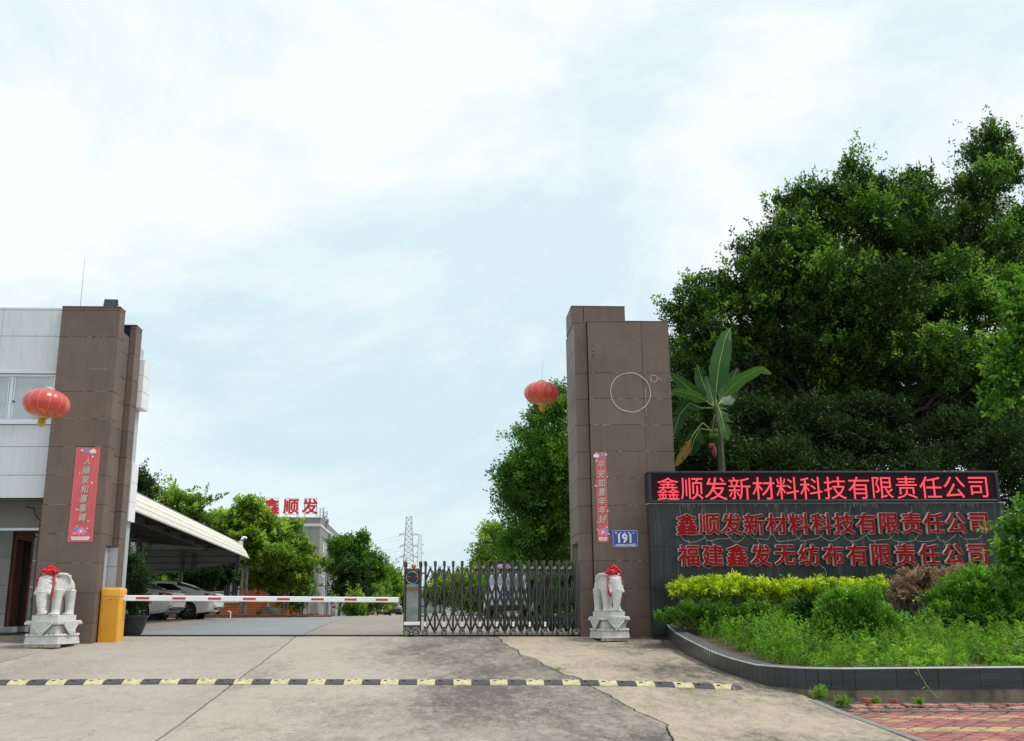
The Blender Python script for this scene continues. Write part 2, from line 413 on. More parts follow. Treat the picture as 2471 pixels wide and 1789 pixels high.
M_conL = concrete('concrete_pale', (.365,.33,.285), (.255,.228,.196), .38, .56)
M_conA = concrete('concrete_pale_side', (.35,.315,.27), (.20,.178,.15), .40, .58)
M_conM = concrete('concrete_stained', (.365,.325,.275), (.105,.094,.082), .43, .57, (-2.4, .6, .075, -.04))
M_conR = concrete('concrete_weathered', (.40,.335,.26), (.085,.076,.065), .43, .56, (1.6, 4.2, .05, -.03))
M_conY = concrete('concrete_yard', (.30,.265,.225), (.19,.165,.14), .34, .6)
M_asph = concrete('asphalt_yard', (.25,.26,.27), (.17,.18,.195), .34, .6)
M_gap = mat('joint_dirt', (.045,.042,.036), .95, var=.4, vs=20)
M_soil = mat('soil', (.07,.045,.028), .95, var=.5, vs=14, bump=.8, bs=40)
M_earth = mat('ground_earth', (.13,.12,.075), .95, var=.35, vs=.4, bump=.4, bs=8)
# ------------------------------------------------------------------ ground sheet
def ground_sheet():
    xs = np.concatenate([[-1500, -400, -150, -60, -30], np.linspace(-20, 20, 41), [30, 60, 150, 400, 1500]])
    ys = np.concatenate([[-30], np.arange(0, 50, 1.0), [55, 60, 80, 100, 130, 160, 220, 400, 900, 3000]])
    V = [(x, y, gz(x, y)-.06) for y in ys for x in xs]; n = len(xs); Fc = []
    for j in range(len(ys)-1):
        for i in range(n-1): Fc.append((j*n+i, j*n+i+1, (j+1)*n+i+1, (j+1)*n+i))
    mb = MB(); mb.v = V; mb.f = Fc; o = mb.build('ground', M_earth, None, smooth=True)
    return tag(o, 'bare earth ground around the yard and the street', None, None, 'structure')
ground = ground_sheet()
rj = random.Random(3)
def joint(pts, amp=0.0, step=.1, seed=1):
    """dense polyline x(y)"""
    ys = np.arange(pts[0][1], pts[-1][1]+1e-6, step); xs = np.interp(ys, [p[1] for p in pts], [p[0] for p in pts])
    if amp: xs = xs+np.array([mnoise.fractal(Vector((seed*3.1, y*.9, 0)), .8, 2.1, 5)*amp for y in ys])
    return list(zip(xs, ys))
def slab(name, mt, Lf, Rf, parent, gap=.013, dz=0.0, nx=8, x0=None, x1=None):
    """one cast slab between two joint lines (same y steps)"""
    mb = MB(); rings = []
    for (xa, y), (xb, _) in zip(Lf, Rf):
        a, b = xa+gap, xb-gap; row = [(a, y, gz(a, y)-.05)]
        for i in range(nx+1):
            x = a+(b-a)*i/nx; row.append((x, y, gz(x, y)+dz-(.004 if i in (0, nx) else 0)))
        row.append((b, y, gz(b, y)-.05)); rings.append(row)
    mb.loft(rings, cap=False, closed=False)
    me = mb.mesh(name, mt, False, fix=False); me.shade_smooth()
    bm = bmesh.new(); bm.from_mesh(me); bmesh.ops.recalc_face_normals(bm, faces=bm.faces)
    if sum(f.normal.z for f in bm.faces) < 0: bmesh.ops.reverse_faces(bm, faces=bm.faces)
    bm.to_mesh(me); bm.free(); auto_smooth(me, 20)
    o = put(name, me, parent); return o
apron = thing('driveway', 'weathered concrete driveway in front of the sliding gate', 'driveway', (0, 15, gz(0, 15)), kind='structure'); del apron['category']
apron['kind'] = 'structure'
def wslab(*a, **k):
    o = slab(*a, **k); o.data.transform(Matrix.Translation(-Vector(apron.location))); return o
Y0, Y1 = 3.0, 22.1
jA = joint([(-16, Y0), (-16, Y1)]); jB = joint([(-7.3, Y0), (-7.25, 12), (-7.28, 18), (-7.36, Y1)], .02, seed=4)
jC = joint([(-2.55, Y0), (-2.78, 10.2), (-3.0, 14.7), (-3.1, 18.5), (-3.24, Y1)], .018, seed=2)
jD = joint([(1.7, Y0), (2.15, 10), (2.28, 11.2), (2.15, 13), (1.83, 15.3), (1.65, 16.2), (1.29, 18.8), (1.0, Y1)], .08, seed=7)
jE = joint([(4.42, Y0), (4.48, 10), (4.56, 11.9), (4.62, 13.4), (4.62, Y1)])
wslab('concrete_slab', M_conA, jA, jB, apron); wslab('concrete_slab', M_conL, jB, jC, apron)
wslab('concrete_slab', M_conM, jC, jD, apron); wslab('concrete_slab', M_conR, jD, jE, apron)
mb = MB(); mb.loft([[( -16, y, gz(-16, y)-.045), (4.7, y, gz(4.7, y)-.045)] for y in np.arange(3, 22.2, .5)], cap=False, closed=False)
o = mb.build('joint_bed', M_gap, apron, world=True)
yard = thing('yard_pavement', 'concrete and grey asphalt yard behind the gate', 'yard', (0, 30, gz(0, 30)), kind='structure'); del yard['category']
Y2, Y3 = 22.3, 72
def yslab(*a, **k):
    o = slab(*a, **k); o.data.transform(Matrix.Translation(-Vector(yard.location))); return o
kA = joint([(-16, Y2), (-17, Y3)], step=.5); kB = joint([(-6.75, Y2), (-9.3, 44.5), (-12.4, Y3)], .03, .5)
kC = joint([(-3.15, Y2), (-5.0, 53), (-6.1, Y3)], .03, .5); kD = joint([(9, Y2), (8, Y3)], step=.5)
yslab('concrete_slab', M_conY, kA, kB, yard); yslab('asphalt_slab', M_asph, kB, kC, yard); yslab('concrete_slab', M_conY, kC, kD, yard)
mb = MB(); mb.loft([[(-16, y, gz(-16, y)-.045), (9, y, gz(9, y)-.045)] for y in np.arange(22, 73, 1.)], cap=False, closed=False)
mb.build('joint_bed', M_gap, yard, world=True)
mb = MB(); mb.loft([[(x, y, gz(x, y)-.02) for x in (-14, -10, -6, -2, 2)] for y in np.arange(71.5, 420, 8)], cap=False, closed=False)
tag(mb.build('road', M_conY, None), 'narrow concrete road running away between the trees', None, None, 'structure')
# sliding gate track: steel rail in a dark slot
trk = thing('gate_track', 'dark steel rail sunk in the concrete from the barrier to the wide pillar', 'rail', (-2, 22.2, gz(-2, 22.2)))
M_dark = mat('dark_steel', (.035,.036,.035), .5, .7, var=.3, vs=8)
mb = MB()
for x0 in np.arange(-7.1, 3.0, .5):
    z0, z1 = gz(x0, 22.2), gz(x0+.5, 22.2)
    mb.add([(x0,22.12,z0+.006),(x0+.5,22.12,z1+.006),(x0+.5,22.28,z1+.006),(x0,22.28,z0+.006),(x0,22.12,z0-.04),(x0+.5,22.12,z1-.04),(x0+.5,22.28,z1-.04),(x0,22.28,z0-.04)], [(0,1,2,3),(0,4,5,1),(3,2,6,7)])
mb.build('slot', M_gap, trk, world=True)
mb = MB()
for yy in (22.05, 22.31):
    mb.tube([(x, yy, gz(x, 22.2)+.012) for x in np.arange(-7.1, 3.05, .5)], .014, 6)
mb.build('rail', M_dark, trk, world=True, smooth=True)
# small drifts of litter and leaves on the slabs
M_litter = mat('dry_leaf', (.10,.06,.03), .9, var=.5, vs=9)
g = np.random.default_rng(5); n = 260
P = np.zeros((n, 3)); P[:, 0] = g.uniform(-7, 4.4, n); P[:, 1] = g.uniform(9.6, 22, n)
P[:60, 0] = g.normal(4.35, .08, 60); P[:60, 1] = g.uniform(10, 21, 60)
P[:, 2] = [gz(a, b)+.006 for a, b in P[:, :2]]
D_ = rnd_dirs(g, n); D_[:, 2] *= .15; me = quads_mesh('leaf_litter', leaf_quads(g, P, D_, g.uniform(.012, .035, n), .5, .9), M_litter, g.random(n))
tag(put('leaf_litter', me), 'scattered brown leaf litter on the concrete driveway', 'litter', None, 'stuff')

# ------------------------------------------------------------------ speed bump
M_rubK = mat('rubber_black', (.045,.048,.055), .6, var=.3, vs=12, bump=.5, bs=60)
M_rubY = mat('rubber_yellow', (.48,.43,.24), .75, var=.28, vs=14, bump=.35, bs=60, fine=.3, fs=60)
bump_pts = [(-7.6, 14.85), (-6.1, 14.72), (-3.9, 14.78), (-1, 14.66), (1.84, 14.56), (2.96, 14.34), (3.95, 13.98)]
bx_ = np.array([p[0] for p in bump_pts]); by_ = np.array([p[1] for p in bump_pts])
sb = thing('speed_bump', 'black and yellow rubber speed bump lying across the driveway', 'speed bump', (-1, 14.6, gz(-1, 14.6)))
prof = [(-.175, 0), (-.165, .014), (-.13, .030), (-.075, .044), (-.02, .050), (.02, .050), (.075, .044), (.13, .030), (.165, .014), (.175, 0)]
pitch = .252; x = -7.5; i = 0; NB = 45
def bump_pt(xq): return float(np.interp(xq, bx_, by_))
while i < NB:
    xe = x+pitch; y0, y1 = bump_pt(x), bump_pt(xe); mb = MB(); rings = []
    for s in range(5):
        t = s/4; xx = x+.003+(xe-x-.006)*t; yy = y0+(y1-y0)*t; ring = []
        for (v, h) in prof:
            hh = h
            # moulded chevron tread on the front slope
            if .1 < t < .9 and -.14 < v < -.05: hh += .004*math.cos(t*4*PI)
            ring.append((xx, yy+v, gz(xx, yy+v)+hh+.002))
        rings.append(ring)
    mb.loft(rings, cap=False, closed=False)
    n0 = len(prof)
    for rr in (0, 4): mb.f.append(tuple(rr*n0+k for k in range(n0)))
    o = mb.build('bump_block', M_rubK if i % 2 else M_rubY, sb, world=True)
    # bolt recesses with bolt heads
    hb = MB(); hb2 = MB(); cx, cy = (x+xe)/2, (y0+y1)/2; z = gz(cx, cy)+.0525
    hb.box(cx-.080, cx-.035, cy-.075, cy-.03, z-.016, z-.004); hb2.lathe([(.020, z-.006), (.020, z), (.012, z+.003)], 8, (cx+.03, cy-.01, 0))
    if x > -6.6: hb.build('bolt_hole', M_gap, o, world=True); hb2.build('bolt_head', M_dark, o, world=True)
    x += pitch; i += 1
mb = MB(); x0 = x; y0 = bump_pt(x0); d = Vector((1, -.36, 0)).normalized(); pd = Vector((-d.y, d.x, 0)); rings = []
for a in np.linspace(0, PI/2, 7):
    k = math.cos(a); c = Vector((x0+.004, y0, 0))+d*.14*math.sin(a); ring = []
    for v, h in prof:
        q = c+pd*v*max(k, .05)*(1); ring.append((q.x, q.y, gz(q.x, q.y)+h*max(.15, k)+.002))
    rings.append(ring)
mb.loft(rings, cap=False, closed=False); mb.build('end_cap', M_rubK, sb, world=True, smooth=True)

# ------------------------------------------------------------------ brick sidewalk
M_brR = mat('paver_red', (.30,.12,.105), .85, var=.35, vs=5, bump=.5, bs=90, objrand=.16, fine=.4, fs=80)
M_brY = mat('paver_yellow', (.38,.28,.15), .85, var=.32, vs=5, bump=.5, bs=90, objrand=.14, fine=.4, fs=80)
M_brP = mat('paver_pink_worn', (.40,.19,.15), .9, var=.35, vs=6, bump=.6, bs=70, objrand=.2, fine=.4, fs=80)
M_kerb = mat('kerb_stone', (.21,.20,.185), .85, var=.25, vs=4, bump=.5, bs=60)
walk = thing('sidewalk', 'red and yellow brick sidewalk below the planter', 'sidewalk', (6, 11, gz(6, 11)), kind='structure'); del walk['category']
mb = MB(); mb.loft([[(x, y, gz(x, y)-.028) for x in (4.5, 6, 8, 12)] for y in (3, 6, 8, 10, 11, 12, 13)], cap=False, closed=False)
mb.build('sand_bed', M_gap, walk, world=True)
rs = random.Random(8); s_ = .197; q = .2/math.sqrt(2)
pm = {}
for key, mt_ in (('r', M_brR), ('y', M_brY), ('p', M_brP)):
    b_ = MB(); b_.cbox(-s_/2, s_/2, -s_/2, s_/2, -.03, 0, .006); pm[key] = b_.mesh('paver', mt_)
def pav(key, x, y, rz, sx=1, sy=1, up=0, tl=.01, name='paver'):
    o = put(name, pm[key], walk); o.location = Vector((x, y, gz(x, y)+.004+up))-Vector(walk.location)
    o.rotation_euler = (-.035+rs.uniform(-tl, tl), rs.uniform(-tl, tl), rz); o.scale = (sx, sy, 1); return o
cnt = 0
for j in range(-2, 34):
    for i in range(0, 26):
        x = 4.62+i*2*q+(j % 2)*q; y = 9.0+j*q
        if x > 7.6 or y > 11.90 or y < 9.25 or x < 4.60: continue
        jj = j
        key = 'r'
        ph = (i+(j//2)) % 4
        if j in (18, 17) and (i+j) % 4 in (0, 1): key = 'y'
        if j in (16,) and i % 4 in (1,): key = 'y'
        if j in (12, 11) and rs.random() < .85: key = 'y'
        if j in (5, 6) and (i % 3): key = 'y'
        pav(key, x, y, PI/4, up=rs.uniform(-.002, .003)); cnt += 1
# edging strip, then the broken row along the planter footing
for i in range(6):
    x0 = 4.72+i*.62; panel('edging_stone', M_kerb, walk, x0, x0+.61, 12.0, 12.03, gz(x0, 12)-.03, gz(x0, 12)+.006, .004)
for j in range(3):
    for i in range(14):
        x = 4.86+i*.215+rs.uniform(-.02, .02)+j*.07; y = 12.16+j*.2+rs.uniform(-.02, .02)
        if rs.random() < .12: continue
        pav('p', x, y, rs.uniform(-.25, .25), rs.uniform(.75, 1), rs.uniform(.8, 1), rs.uniform(-.006, .008), .06)
M_brick = mat('loose_red_brick', (.28,.08,.045), .9, var=.2, vs=12, bump=.5, bs=50)
for (px, py, rz, lab) in ((2100, 1695, .35, 'loose orange red brick by the planter footing, nearer the driveway'), (2156, 1695, 1.0, 'upended half brick lying on the broken pavers under the planter')):
    p = G(px, py+3); b_ = MB(); b_.cbox(-.11, .11, -.05, .05, 0, .055, .006) if rz < .5 else b_.cbox(-.06, .06, -.05, .05, 0, .055, .006)
    o = b_.build('loose_brick', M_brick, None, loc=(p.x, p.y, p.z), rot=(.1, .12, rz)); tag(o, lab, 'brick', 'loose bricks on the sidewalk')
# rubble crumbs
mb = MB()
for i in range(420):
    x = rs.uniform(4.7, 8.2); y = rs.choice([rs.uniform(12.05, 12.7), rs.gauss(12.15, .12), rs.uniform(9.6, 12.7)]); r = rs.uniform(.005, .02)
    mb.ball((x, y, gz(x, y)+.008), r, 5, 3, (1, .8, .5))
tag(mb.build('rubble_crumbs', M_kerb, None), 'grey crumbs and grit strewn over the broken pavers', 'rubble', None, 'stuff')
kb = thing('kerb_edge', 'low grey concrete edge between driveway and brick sidewalk', 'kerb', (4.55, 11, gz(4.55, 11)))
for i in range(11):
    ya = 3+i*.9; yb_ = ya+.892; mb = MB()
    mb.loft([[(4.50, y, gz(4.55, y)-.06), (4.50, y, gz(4.55, y)+.002), (4.508, y, gz(4.55, y)+.008), (4.595, y, gz(4.55, y)+.008), (4.60, y, gz(4.55, y)-.06)] for y in np.linspace(ya, yb_, 5)])
    mb.build('kerb_block', M_kerb, kb, world=True)

# ------------------------------------------------------------------ planter wall
M_tileD = mat('dark_slate_tile', (.028,.034,.042), .38, var=.35, vs=2.2, stretch=(.35,.35,6), bump=.15, bs=40, objrand=.12)
M_tileT = mat('slate_coping', (.085,.097,.10), .45, var=.25, vs=3, bump=.1, bs=40)
M_edge = mat('worn_edge', (.36,.37,.36), .5, var=.2, vs=6)
M_foot = mat('footing_concrete', (.16,.135,.10), .9, var=.55, vs=2.6, stretch=(1.6,1.6,.5), bump=.5, bs=30)
pl = thing('planter_wall', 'low curved planter wall of dark slate tiles around the weedy bed', 'planter', (6, 14, gz(6, 14)))
cxr, cyr, rad = 5.85, 14.25, 1.25
ctl = [(4.64, 22.6), (4.62, 22.0), (4.40, 20.3), (4.28, 19.0), (4.22, 17.4), (4.23, 16.0), (4.32, 14.9), (4.45, 14.1), (4.66, 13.52), (5.05, 13.22), (5.6, 13.11), (6.4, 13.0), (7.3, 12.88), (8.4, 12.80), (10, 12.75), (12.4, 12.72), (13, 12.7)]
dense = []
for i in range(1, len(ctl)-2):
    p0, p1, p2, p3 = [Vector(c) for c in ctl[i-1:i+3]]
    for k in range(30):
        t = k/30; dense.append(.5*((2*p1)+(p2-p0)*t+(2*p0-5*p1+4*p2-p3)*t*t+(3*p1-p0-3*p2+p3)*t**3))
path = [tuple(dense[0])]; acc = 0
for a_, b_ in zip(dense[:-1], dense[1:]):
    acc += (b_-a_).length; step = .5 if (b_.y > 15.2 or b_.x > 5.3) else .15
    if acc >= step: path.append(tuple(b_)); acc = 0
pth = [Vector((x, y, 0)) for x, y in path]
_ty = [12.6, 13.2, 14.6, 16, 18, 20, 21.3, 22.2]; _tz = [-.21, -.225, -.24, -.165, -.01, .13, .22, .26]
def ztop(y): return float(np.interp(y, _ty, _tz))
def nrm(i):
    d = (pth[min(i+1, len(pth)-1)]-pth[max(i-1, 0)]).normalized(); return Vector((d.y, -d.x, 0))*-1   # outward
def outw(i):
    n = nrm(i); c = Vector((8, 17.5, 0))-pth[i]
    return -n if n.dot(c) > 0 else n
for i in range(len(pth)-1):
    a, b = pth[i], pth[i+1]; na, nb_ = outw(i), outw(i+1)
    g_ = (b-a).normalized()*.003; a2, b2 = a+g_, b-g_
    def q_(p, n, o, z): return (p.x+n.x*o, p.y+n.y*o, z)
    za, zb = ztop(a.y), ztop(b.y); ba, bb = za-.275, zb-.275
    mb = MB(); mb.loft([[q_(a2, na, 0, ba), q_(a2, na, 0, za-.012), q_(a2, na, -.03, za-.012), q_(a2, na, -.03, ba)], [q_(b2, nb_, 0, bb), q_(b2, nb_, 0, zb-.012), q_(b2, nb_, -.03, zb-.012), q_(b2, nb_, -.03, bb)]])
    mb.build('tile', M_tileD, pl, world=True)
    mb = MB(); mb.loft([[q_(a2, na, -.012, za), q_(a2, na, -.24, za), q_(a2, na, -.24, za-.02), q_(a2, na, -.012, za-.02)], [q_(b2, nb_, -.012, zb), q_(b2, nb_, -.24, zb), q_(b2, nb_, -.24, zb-.02), q_(b2, nb_, -.012, zb-.02)]])
    mb.build('coping_tile', M_tileT, pl, world=True)
mb = MB(); mb.loft([[(p.x+outw(i).x*u, p.y+outw(i).y*u, ztop(p.y)+w) for u, w in ((.004, -.013), (-.014, .002), (-.014, -.02), (.0, -.02))] for i, p in enumerate(pth)])
mb.build('coping_edge', M_edge, pl, world=True)
mb = MB(); mb.loft([[(p.x+outw(i).x*u, p.y+outw(i).y*u, w) for u, w in ((-.006, gz(p.x, p.y)-.1), (-.006, ztop(p.y)-.26), (-.2, ztop(p.y)-.03), (-.2, gz(p.x, p.y)-.1))] for i, p in enumerate(pth)])
mb.build('footing', M_foot, pl, world=True)
# lime runs on the tiles
M_lime = mat('lime_run', (.55,.57,.58), .8, var=.2, vs=30)
mb = MB()
for yy, w in ((19.5, .06), (18.4, .05), (16.9, .07), (16.75, .11), (16.6, .13), (16.45, .07), (19.62, .03)):
    x = float(np.interp(yy, [13.5, 14.9, 16, 17.4, 19, 20.3], [4.66, 4.32, 4.23, 4.22, 4.28, 4.40]))-.012; z = ztop(yy)-.016; mb.add([(x, yy-.018, z), (x, yy+.018, z), (x, yy+.004, z-w), (x, yy-.006, z-w)], [(0,1,2,3)])
mb.build('lime_run', M_lime, pl, world=True)
# soil bed
mb = MB(); mb.loft([[(p.x-outw(i).x*.2, p.y-outw(i).y*.2, ztop(p.y)-.06) for i, p in enumerate(pth)], [(min(12.2, p.x+5), 21.4, ztop(21)-.06) for p in pth]], cap=False, closed=False)
tag(mb.build('planter_soil', M_soil, None), 'brown soil filling the planter bed', None, None, 'structure')
def YX(px, py, X):
    """depth at which the sight line through a photograph position reaches lateral X"""
    lo, hi = 3.0, 200.0
    r = AT(px, py, 10.0).x/10.0
    return X/r
# ================================================================== materials
def brown():
    m, t, b = nodes('brown_cladding')
    c = ramp(t, noise(t, 1.6, 6, .65), [(.3, (.135,.094,.072)), (.7, (.175,.124,.097))])
    st = noise(t, 2.6, 6, .7, (2.0, 2.0, .20)); c = mixc(t, ramp(t, st, [(.50, (0,0,0)), (.70, (.38,.38,.38))]), c, (.085,.060,.048))
    st2 = noise(t, 3.4, 5, .7, (2.6, 2.6, .16), loc=(5, 1, 0)); c = mixc(t, ramp(t, st2, [(.58, (0,0,0)), (.74, (.14,.14,.14))]), c, (.27,.215,.18))
    oi = t.nodes.new('ShaderNodeObjectInfo'); hs = t.nodes.new('ShaderNodeHueSaturation'); t.links.new(val(t, oi.outputs['Random'], .90, 1.10), hs.inputs['Value']); t.links.new(c, hs.inputs['Color']); c = hs.outputs[0]
    c = mixc(t, .3, c, ramp(t, noise(t, 120, 2, .6), [(.3, (.25,.25,.25)), (.7, (.75,.75,.75))]), 'OVERLAY')
    t.links.new(c, b.inputs['Base Color']); t.links.new(val(t, noise(t, 6, 4), .5, .75), b.inputs['Roughness']); bumpn(t, b, noise(t, 22, 6, .6, (1, 1, 1.8)), .6, .01); return m
M_brown = brown()
M_brownS = M_brown
M_panelW = None
def stained_panel():
    m, t, b = nodes('white_panel')
    n = noise(t, 3, 5, .6, (5, 5, .35)); c = ramp(t, n, [(.35, (.62,.66,.70)), (.6, (.58,.62,.65)), (.8, (.48,.47,.44))])
    n2 = noise(t, .8, 4); c = mixc(t, .3, c, ramp(t, n2, [(.3, (.42,.44,.47)), (.7, (.55,.55,.55))]), 'OVERLAY')
    t.links.new(c, b.inputs['Base Color']); b.inputs['Roughness'].default_value = .35; return m
M_panelW = stained_panel()
M_panelC = mat('clean_white_panel', (.80,.80,.82), .35, var=.05, vs=1)
M_panelG = mat('grey_blue_panel', (.40,.44,.48), .4, var=.16, vs=1.2, stretch=(3,3,.5))
M_alu = mat('aluminium_frame', (.62,.66,.72), .35, .3, var=.06, vs=4)
M_groove = mat('dark_groove', (.02,.02,.022), .8)
M_glassC = mat('window_glass_curtain_sky', (.38,.45,.48), .06, var=.22, vs=1.6, stretch=(1,1,.4), coat=1)  # pale blue-grey puts curtain and reflected sky into the pane colour
M_glassD = mat('window_glass_dark', (.03,.035,.04), .06, var=.2, vs=1, coat=.6)
M_granite = mat('pale_granite', (.58,.58,.575), .75, var=.10, vs=8, bump=.3, bs=140, coord='obj', fine=.45, fs=180)
M_wood = mat('mahogany', (.12,.028,.012), .38, var=.35, vs=3, stretch=(6,6,.6), coat=.25)
M_woodD = mat('mahogany_dark', (.085,.022,.011), .5, var=.4, vs=3, stretch=(6,6,.6), spec=.25)
M_greyB = mat('grey_render', (.27,.27,.265), .9, var=.18, vs=.5, stretch=(2.5,2.5,.5), bump=.3, bs=12, fine=.2, fs=30)
M_blk = mat('black_plastic', (.012,.012,.014), .35)
M_white = mat('white_paint', (.80,.80,.80), .45, var=.04, vs=5)

def tiles_front(root, x0, x1, y, zs, t=.03, name='cladding_tile', m=None):
    for a, b in zip(zs[:-1], zs[1:]):
        panel(name, m or M_brown, root, x0+.003, x1-.003, y, y+t, a+.003, b-.003, .004)
def tiles_side(root, x, y0, y1, zs, t=.03, name='cladding_tile', sgn=1, m=None):
    """tiles on a face at x; sgn +1 faces +X"""
    for a, b in zip(zs[:-1], zs[1:]):
        panel(name, m or M_brown, root, x-t if sgn > 0 else x, x if sgn > 0 else x+t, y0+.003, y1-.003, a+.003, b-.003, .004)
# ================================================================== gatehouse (building left of the gate)
gh = thing('gatehouse', 'two storey gatehouse with white panels and brown tiled pier beside the barrier', 'building', (-8, 20.7, 0))
XL, XR, YF = -8.135, -6.945, 20.60
zj = [AT(200, y, YF).z for y in (1504.6, 1432, 1359, 1288, 1217.5, 1147, 1078.5, 1011, 945, 813.5, 749.5)]
ztopL = AT(220, 742, YF).z
zs = [-.15]+zj+[ztopL]
tiles_front(gh, XL, XR, YF, zs)
mb = MB(); mb.box(XL+.01, XR-.01, YF+.02, 20.94, -.2, ztopL-.005); z_a = AT(302, 802, 20.94).z
mb.box(XL+.01, XR-.11, 20.945, 21.34, -.2, z_a-.005); mb.box(XR-.109, XR-.028, 20.945, 21.34, AT(270, 1318, 21.1).z+.01, z_a-.005); mb.build('pier_core', M_groove, gh, world=True)
tiles_side(gh, XR+.006, YF+.012, 20.94, [-.15]+zj+[ztopL])
zside = [AT(275, y, 21.1).z for y in (1292, 1235, 1168, 1102, 1036, 974, 912, 852)]
zn = AT(270, 1318, 21.1).z
tiles_side(gh, XR+.003, 20.945, 21.34, [zn]+sorted(zside)+[z_a])
panel('recess_panel', M_panelG, gh, XR-.10, XR-.07, 20.95, 21.34, AT(255, 1368, 21.1).z, zn, .003)
panel('recess_panel', M_panelG, gh, XR-.10, XR-.07, 20.95, 21.34, -.1, AT(255, 1368, 21.1).z-.008, .003)
# second fin
X2 = AT(306.6, 1080, 21.35).x; Y2e = YX(321, 1080, X2); zf = AT(325, 786.5, 21.35).z
zfin = sorted(AT(300, y, 21.35).z for y in (1432, 1366, 1300, 1235, 1169.5, 1104.5, 1040.5, 978, 916, 854, 794))
zl = AT(285, 1321, 21.35).z
tiles_front(gh, XR, X2, 21.35, [zl]+[z for z in zfin if z > zl+.05]+[zf])
panel('recess_panel', M_panelG, gh, XR-.08, X2-.012, 21.36, 21.39, AT(280, 1368, 21.4).z+.004, zl-.002, .003)
panel('recess_panel', M_panelG, gh, XR-.08, X2-.012, 21.36, 21.39, -.1, AT(280, 1368, 21.4).z-.004, .003)
mb = MB(); mb.box(XR-.6, X2-.02, 21.375, Y2e-.01, -.2, zf-.006); mb.build('fin_core', M_groove, gh, world=True)
tiles_side(gh, X2, 21.36, Y2e, [-.1]+zfin+[zf])
mb = MB(); mb.cbox(XR-.3, X2+.004, 21.33, Y2e+.02, zf, zf+.02, .004); mb.build('fin_cap', M_brown, gh, world=True)
mb = MB(); mb.cbox(XL, XR+.01, YF-.01, 20.95, ztopL, ztopL+.025, .004); mb.build('pier_cap', M_brown, gh, world=True)
mb = MB(); mb.box(XL-.045, XL, YF+.05, YF+.10, -.1, AT(100, 1262, YF).z); mb.build('corner_strip', mat('dark_green_strip', (.02,.03,.026), .5), gh, world=True)
# white bay boxes further along the side wall
for i, (ya, yb, dx) in enumerate(((1117, 1258, .02), (868, 984, .10))):
    Xb = X2+dx; Yb = Y2e+.02+i*.0; pz = 318 if i == 0 else 331
    z0, z1 = AT(312 if i == 0 else 329, yb, Yb).z, AT(pz, ya, Yb).z; Ye = Yb+(.42 if i == 0 else .50)
    n = 3; 
    for k in range(n):
        panel('bay_panel', M_panelC, gh, Xb-.5, Xb, Yb, Ye, z0+(z1-z0)*k/n+.003, z0+(z1-z0)*(k+1)/n-.003, .004)
mb = MB(); mb.box(X2-.4, X2-.06, Y2e+.01, Y2e+.42, 0, zf-.35); mb.build('rear_wall', M_panelG, gh, world=True)
# white facade with the window
YW = 20.72
def fx(px, py=1000): return AT(px, py, YW).x
zt = AT(60, 742, YW).z; z1 = AT(60, 748.5, YW).z; z2 = AT(60, 811.5, YW).z; zwt = AT(60, 903, YW).z; zwb = AT(60, 1018, YW).z
z3 = AT(60, 1078.5, YW).z; z4 = AT(60, 1147, YW).z; z5 = AT(60, 1202, YW).z
xv = fx(4, 800); XW0 = -12.3
xcols = [XW0, -10.75, xv, XL-.004] if xv > -10.7 else [XW0, xv, XL-.004]
mb = MB(); mb.box(XW0, XL-.01, YW+.022, YW+.2, zwt, zt-.02); mb.box(XW0, XL-.01, YW+.022, YW+.2, z5+.01, zwb); mb.build('facade_backing', M_groove, gh, world=True)
for a, b in zip(xcols[:-1], xcols[1:]):
    for za, zb in ((z1, zt), (z2, z1), (zwt+.07, z2), (z3, zwb-.06), (z4, z3), (z5, z4)):
        panel('facade_panel', M_panelW, gh, a+.003, b-.003, YW, YW+.02, za+.004, zb-.004, .003)
mb = MB(); mb.cbox(XW0, XL-.004, YW-.03, YW+.05, zwt+.008, zwt+.066, .004); mb.build('window_head', M_alu, gh, world=True)
mb = MB(); mb.cbox(XW0, XL-.004, YW-.035, YW+.05, zwb-.056, zwb-.008, .004); mb.build('window_sill', M_alu, gh, world=True)
xr_ = XL-.03; xm = fx(24, 960)
wnd = thing('x', '', ''); bpy.data.objects.remove(wnd)
mbw = MB(); w = .055
for (a, b) in ((xr_-w, xr_), (xm-.03, xm+.03), (XW0, XW0+.05)): mbw.cbox(a, b, YW+.012, YW+.068, zwb+.051, zwt-.051, .004)
mbw.cbox(XW0, xr_, YW+.01, YW+.07, zwt-.05, zwt, .004); mbw.cbox(XW0, xr_, YW+.01, YW+.07, zwb, zwb+.05, .004)
wf = mbw.build('window_frame', M_alu, gh, world=True)
for a, b in ((xm+.03, xr_-w), (XW0+.05, xm-.03)):
    s = MB(); s.cbox(a+.01, b-.01, YW+.045, YW+.062, zwb+.055, zwt-.055, .002); s.build('pane', M_glassC, wf, world=True)
    for u in (a+.012, b-.045): s = MB(); s.cbox(u, u+.03, YW+.03, YW+.044, zwb+.055, zwt-.055, .003); s.build('sash', M_alu, wf, world=True)
s = MB(); s.lathe([(.018, YW+.005), (.022, YW+.02), (.012, YW+.03)], 10, (xm+.07, 0, (zwb*1.15+zwt*.85)/2), 'Y'); s.build('latch', M_dark, wf, world=True)
